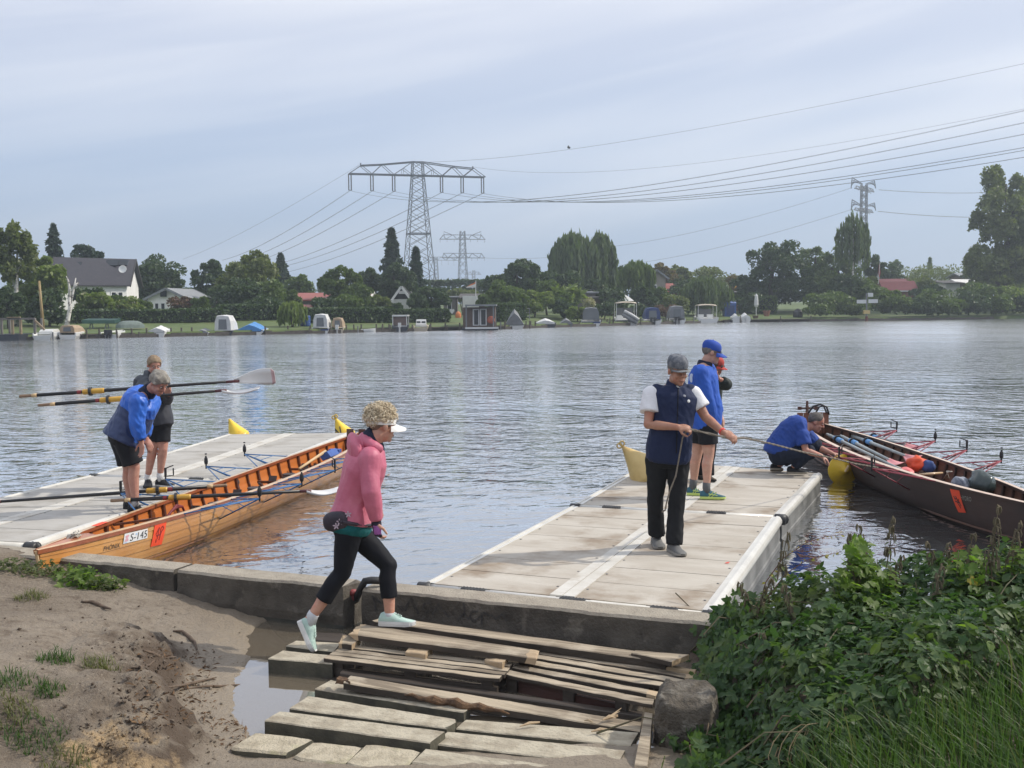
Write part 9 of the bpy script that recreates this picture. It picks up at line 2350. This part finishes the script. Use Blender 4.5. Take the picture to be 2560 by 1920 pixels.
hops = [((1190,215),(1200,700),6.85),((1245,260),(1290,720),6.8),((1330,330),(1260,760),6.75),((1410,370),(1360,760),6.7),((1120,390),(1230,760),6.75),((1060,500),(1180,800),6.7),((1560,470),(1520,800),6.7),((1820,280),(1800,760),6.7),((1960,280),(1900,740),6.7),((2100,330),(2000,760),6.6),((2140,420),(2120,760),6.6),((1880,420),(1860,800),6.55),((2000,480),(1960,800),6.5),((2190,240),(2180,700),6.55)]
hl = ['uppermost bright hop shoot of the left clump','bright hop shoot right below the uppermost','hop shoot at the right of the left clump','hop shoot with big pale leaves over the water','hop shoot on the left slope of the left clump','low hop shoot at the left foot of the left clump','hop shoot reaching into the gap between the clumps','bright hop shoot at the left of the right-hand clump','upper hop shoot of the right-hand clump','hop shoot below the tallest nettle','hop shoot with a yellow leaf near the right edge','low hop shoot in the middle of the right-hand clump','low hop shoot under the tallest nettle','hop shoot touching the right edge of the picture']
for (tx, bx, Y_), lab in zip(hops, hl):
 t = D(*V7(*tx), Y_); b = D(*V7(*bx), Y_-.03); b.z = max(.05, min(b.z, t.z-.15)); shoot(lab, t, b, 'lobed', 0, True, 15, .095, 'hop_shoot', L_BUSHL)
def clump(n, cx, y0, y1, w, Y_, seed):
 g = np.random.default_rng(seed); t = g.uniform(0,1,n)**.75; sx = g.normal(0,1,n); PP = []
 for a, b, c in zip(t, sx, g.normal(0,.12,n)):
  p = D(*V7(cx+b*w*(.22+.35*a), y0+(y1-y0)*a+abs(b)*18), Y_+c); PP.append(tuple(p))
 PP = np.array(PP); NN = np.tile(np.array([[.25,-.35,.85]]), (n,1)); return PP, leaf_frames(PP, NN, g, .5), g.uniform(.045,.085,n)
for n, cx, y0, y1, w, sd, lm in ((330,1215,170,760,170,901,L_BUSHL),(170,1330,420,800,150,902,L_BUSHL),(300,1900,300,800,260,903,L_BUSHL),(180,2130,330,800,120,904,L_BUSHL),(260,1150,480,860,240,905,L_BUSH),(300,1800,500,860,330,906,L_BUSH)):
 PP, RR, S_ = clump(n, cx, y0, y1, w, 6.75, sd); leaves_joined('hop_leaves', range(n), [protos[1], protos[4], protos[2]], lm, bush, S_, PP, RR)
for pts, lab in (([(620,640),(660,470),(760,330),(900,235),(1020,195),(1140,185)],'reddish bramble shoot arching over the dock rail'),([(640,600),(780,420),(900,340),(1010,310),(1130,285)],'thin lower bramble shoot arching over the water'),([(1420,470),(1500,480),(1580,500),(1640,560)],'short bramble shoot with dark withered catkins')):
 q = [D(*V7(*p), 6.95) for p in pts]; fine = []
 for a, b in zip(q, q[1:]): fine += [a.lerp(b, i/4) for i in range(4)]
 root = thing('bramble_shoot', lab, 'plant', q[0], 'arching bramble shoots'); mb = MB(); mb.tube(fine, [.004*(1-.6*i/len(fine)) for i in range(len(fine))], 5); part('stem', mb, mat('reddish_stem', (.16,.075,.05), rough=.8), root, smooth=True)
 mb = MB()
 for p in fine[3:]:
  d = Vector((rnd.gauss(0,1), rnd.gauss(0,.6), rnd.gauss(-.5,.6))).normalized(); s = rnd.uniform(.015,.035); w = d.orthogonal().normalized(); mb.add([p, p+d*s*.5+w*s*.3, p+d*s, p+d*s*.5-w*s*.3], [(0,1,2),(0,2,3)])
 part('leaves', mb, L_YELL if 'dark' not in lab else M_DRY, root, kind='stuff')
mb = MB()
for (x, y) in ((1400,930),(1560,960),(1450,975),(1030,1070),(860,1230),(1780,1560),(1640,640),(1880,440),(1920,490),(260,1290),(330,1330),(1210,1290)):
 p = D(*V7(x, y), 6.0 if y > 850 else 6.5); V, F = leaf_shape('lobed', g7); s = rnd.uniform(.05,.075); a = rnd.uniform(0,6.28); d = Vector((math.cos(a), -.35, math.sin(a))).normalized(); z = Vector((0,-.75,.66)); z = (z-d*z.dot(d)).normalized(); xx = d.cross(z)
 mb.add([p+xx*v[0]*s+d*v[1]*s+z*v[2]*s for v in V], F)
part('yellow_leaves', mb, L_YELL, bush, kind='stuff')
# --- grass
def grass(n, ptf, lmin, lmax, lean, seed, w=.0045, spread=.55):
 g = np.random.default_rng(seed); P_ = ptf(n, g); n = len(P_); L = g.uniform(lmin, lmax, n); a = g.uniform(0, 6.283, n)
 dx = np.cos(a)*spread+lean[0]; dy = np.sin(a)*spread+lean[1]; S = 5; V = []
 wx = -np.sin(a); wy = np.cos(a)
 for i in range(S):
  t = i/(S-1); h = L*(t-.38*t*t*np.minimum(np.hypot(dx,dy),1.2)); r = L*.62*t*t; ww = w*(1-t)**.7+.0004
  c = np.stack([P_[:,0]+dx*r, P_[:,1]+dy*r, P_[:,2]-.01+h], 1); o = np.stack([wx*ww, wy*ww, np.zeros(n)], 1); V += [c-o, c+o]
 V = np.stack(V, 1).reshape(-1, 3); F = []
 b = (np.arange(n)*2*S)[:,None]
 for i in range(S-1): F.append(b+np.array([[2*i, 2*i+1, 2*i+3, 2*i+2]]))
 return V, np.concatenate(F)
def grass_pts(n, g):
 x = g.uniform(1.15, 3.9, n*4); y = g.uniform(3.9, 6.35, n*4)
 u = x/y*FPX+CX
 edge = np.where(y > 5.25, 2.15+.95*(y-5.4)/.7, 1.7)+vnoise(x, y, 2.3, 40)*.35
 k = (x > edge) | ((y < 5.05+vnoise(x, y, 3, 41)*.2) & (x > 1.15+.2*vnoise(x, y, 4, 42)))
 x, y = x[k][:n], y[k][:n]; return np.stack([x, y, ground_h(x, y)], 1)
V, F = grass(8000, grass_pts, .12, .36, (-.40,-.15), 5)
go_ = bpy.data.objects.new('long_grass', np_mesh('long_grass', V, F, L_GRASS)); col.objects.link(go_); tag(go_, kind='stuff')
V, F = grass(500, grass_pts, .2, .42, (-.55,-.1), 15, w=.0035); go_ = bpy.data.objects.new('dry_grass', np_mesh('dry_grass', V, F, L_TUFT)); col.objects.link(go_); tag(go_, kind='stuff')
tufts = [((120,1425),.08,130,'green grass tuft at the edge of the earth bank, left of the dark slope'),((215,1440),.09,140,'smaller tuft right of the tuft on the bank edge'),((107,1495),.07,110,'round tuft of grass on the bare earth at the left'),((18,1540),.12,170,'dense tuft of grass at the left edge'),((80,1592),.12,180,'grass tuft above the yellow sand'),((70,1290),.10,140,'tuft of bright weeds on the path below the wall'),((12,1475),.12,160,'thin grass at the left edge above the dense tuft'),((140,1650),.10,120,'tuft at the lower edge left of the yellow sand')]
for i, ((x, y), r, n, lab) in enumerate(tufts):
 p = ground_pt(x*1.1573, y*1.1573)
 def f(n, g):
  a = g.uniform(0,6.283,n); q = r*g.uniform(0,1,n)**.6; xx = p.x+np.cos(a)*q*1.3; yy = p.y+np.sin(a)*q; return np.stack([xx, yy, ground_h(xx, yy)], 1)
 V, F = grass(n, f, .04, .11, (0,0), 60+i, w=.003, spread=.9); o = bpy.data.objects.new('grass_tuft', np_mesh('grass_tuft', V, F, L_TUFT if i % 2 else L_GRASS, p)); col.objects.link(o); o.location = p; ORG[o.name] = p.copy(); tag(o, lab, 'grass tuft', 'grass tufts on the bare bank', 'thing')
wd = [((20,1222),.22),((70,1226),.22),((125,1232),.2),((165,1240),.16),((195,1252),.2),((230,1262),.13)]
wl = ['weeds at the wall foot by the left edge','weeds at the wall foot, second clump from the left','weeds at the wall foot in the middle of the row','low weeds between two leafier clumps at the wall','big-leaved weed at the right end of the row by the wall','last thin weeds right of the big-leaved weed']
for i, (((x, y), r), lab) in enumerate(zip(wd, wl)):
 p = ground_pt(x*1.1573, y*1.1573+14); root = thing('weed', lab, 'weed', p, 'weeds along the left wall'); m = 130; a = g7.uniform(0,6.283,m); q = r*g7.uniform(0,1,m)**.6; h = g7.uniform(0,.13,m)*(1-.5*(q/r)**2)
 PP = np.stack([p.x+np.cos(a)*q*1.3, p.y+np.sin(a)*q*.5, ground_h(p.x+np.cos(a)*q*1.3, p.y+np.sin(a)*q*.5)+h], 1); NN = np.tile(np.array([[0,-.3,1.0]]), (m,1)); RR = leaf_frames(PP, NN, g7, .1); S_ = g7.uniform(.025,.055,m)*(1.6 if i == 4 else 1)
 leaves_joined('leaves', range(m), protos[1:3] if i == 4 else protos[2:3]+protos[0:1], [L_BUSHL if i in (3,4) else L_NET], root, S_, PP, RR)
mb = MB()
for k in range(14):
 c = ground_pt(rnd.uniform(1940,2030), rnd.uniform(1870,1915))+Vector((0,0,.03)); pts = []
 a0 = rnd.uniform(0,6.28); r = rnd.uniform(.04,.13)
 for i in range(9): pts.append(c+Vector((math.cos(a0+i*.5)*r, math.sin(a0+i*.5)*r*.4, .05+.10*math.sin(a0*1.3+i*.6))))
 mb.tube(pts, .0026, 4)
solo('dry_straw', mb, M_STRAW, kind='stuff', org=(0,0,0))
# ------------------------------------------------------------------ haze over the river
m = bpy.data.materials.new('haze'); m.use_nodes = True; t = m.node_tree; t.nodes.remove(t.nodes['Principled BSDF'])
pv_ = t.nodes.new('ShaderNodeVolumePrincipled'); pv_.inputs['Color'].default_value = (.79,.89,1.0,1); pv_.inputs['Density'].default_value = .0008; pv_.inputs['Anisotropy'].default_value = .25
t.links.new(pv_.outputs[0], t.nodes['Material Output'].inputs['Volume'])
mb = MB(); mb.abox(-900, 1100, -60, 1300, -2.6, 90)
solo('haze', mb, m, kind='stuff', org=(0,0,0))
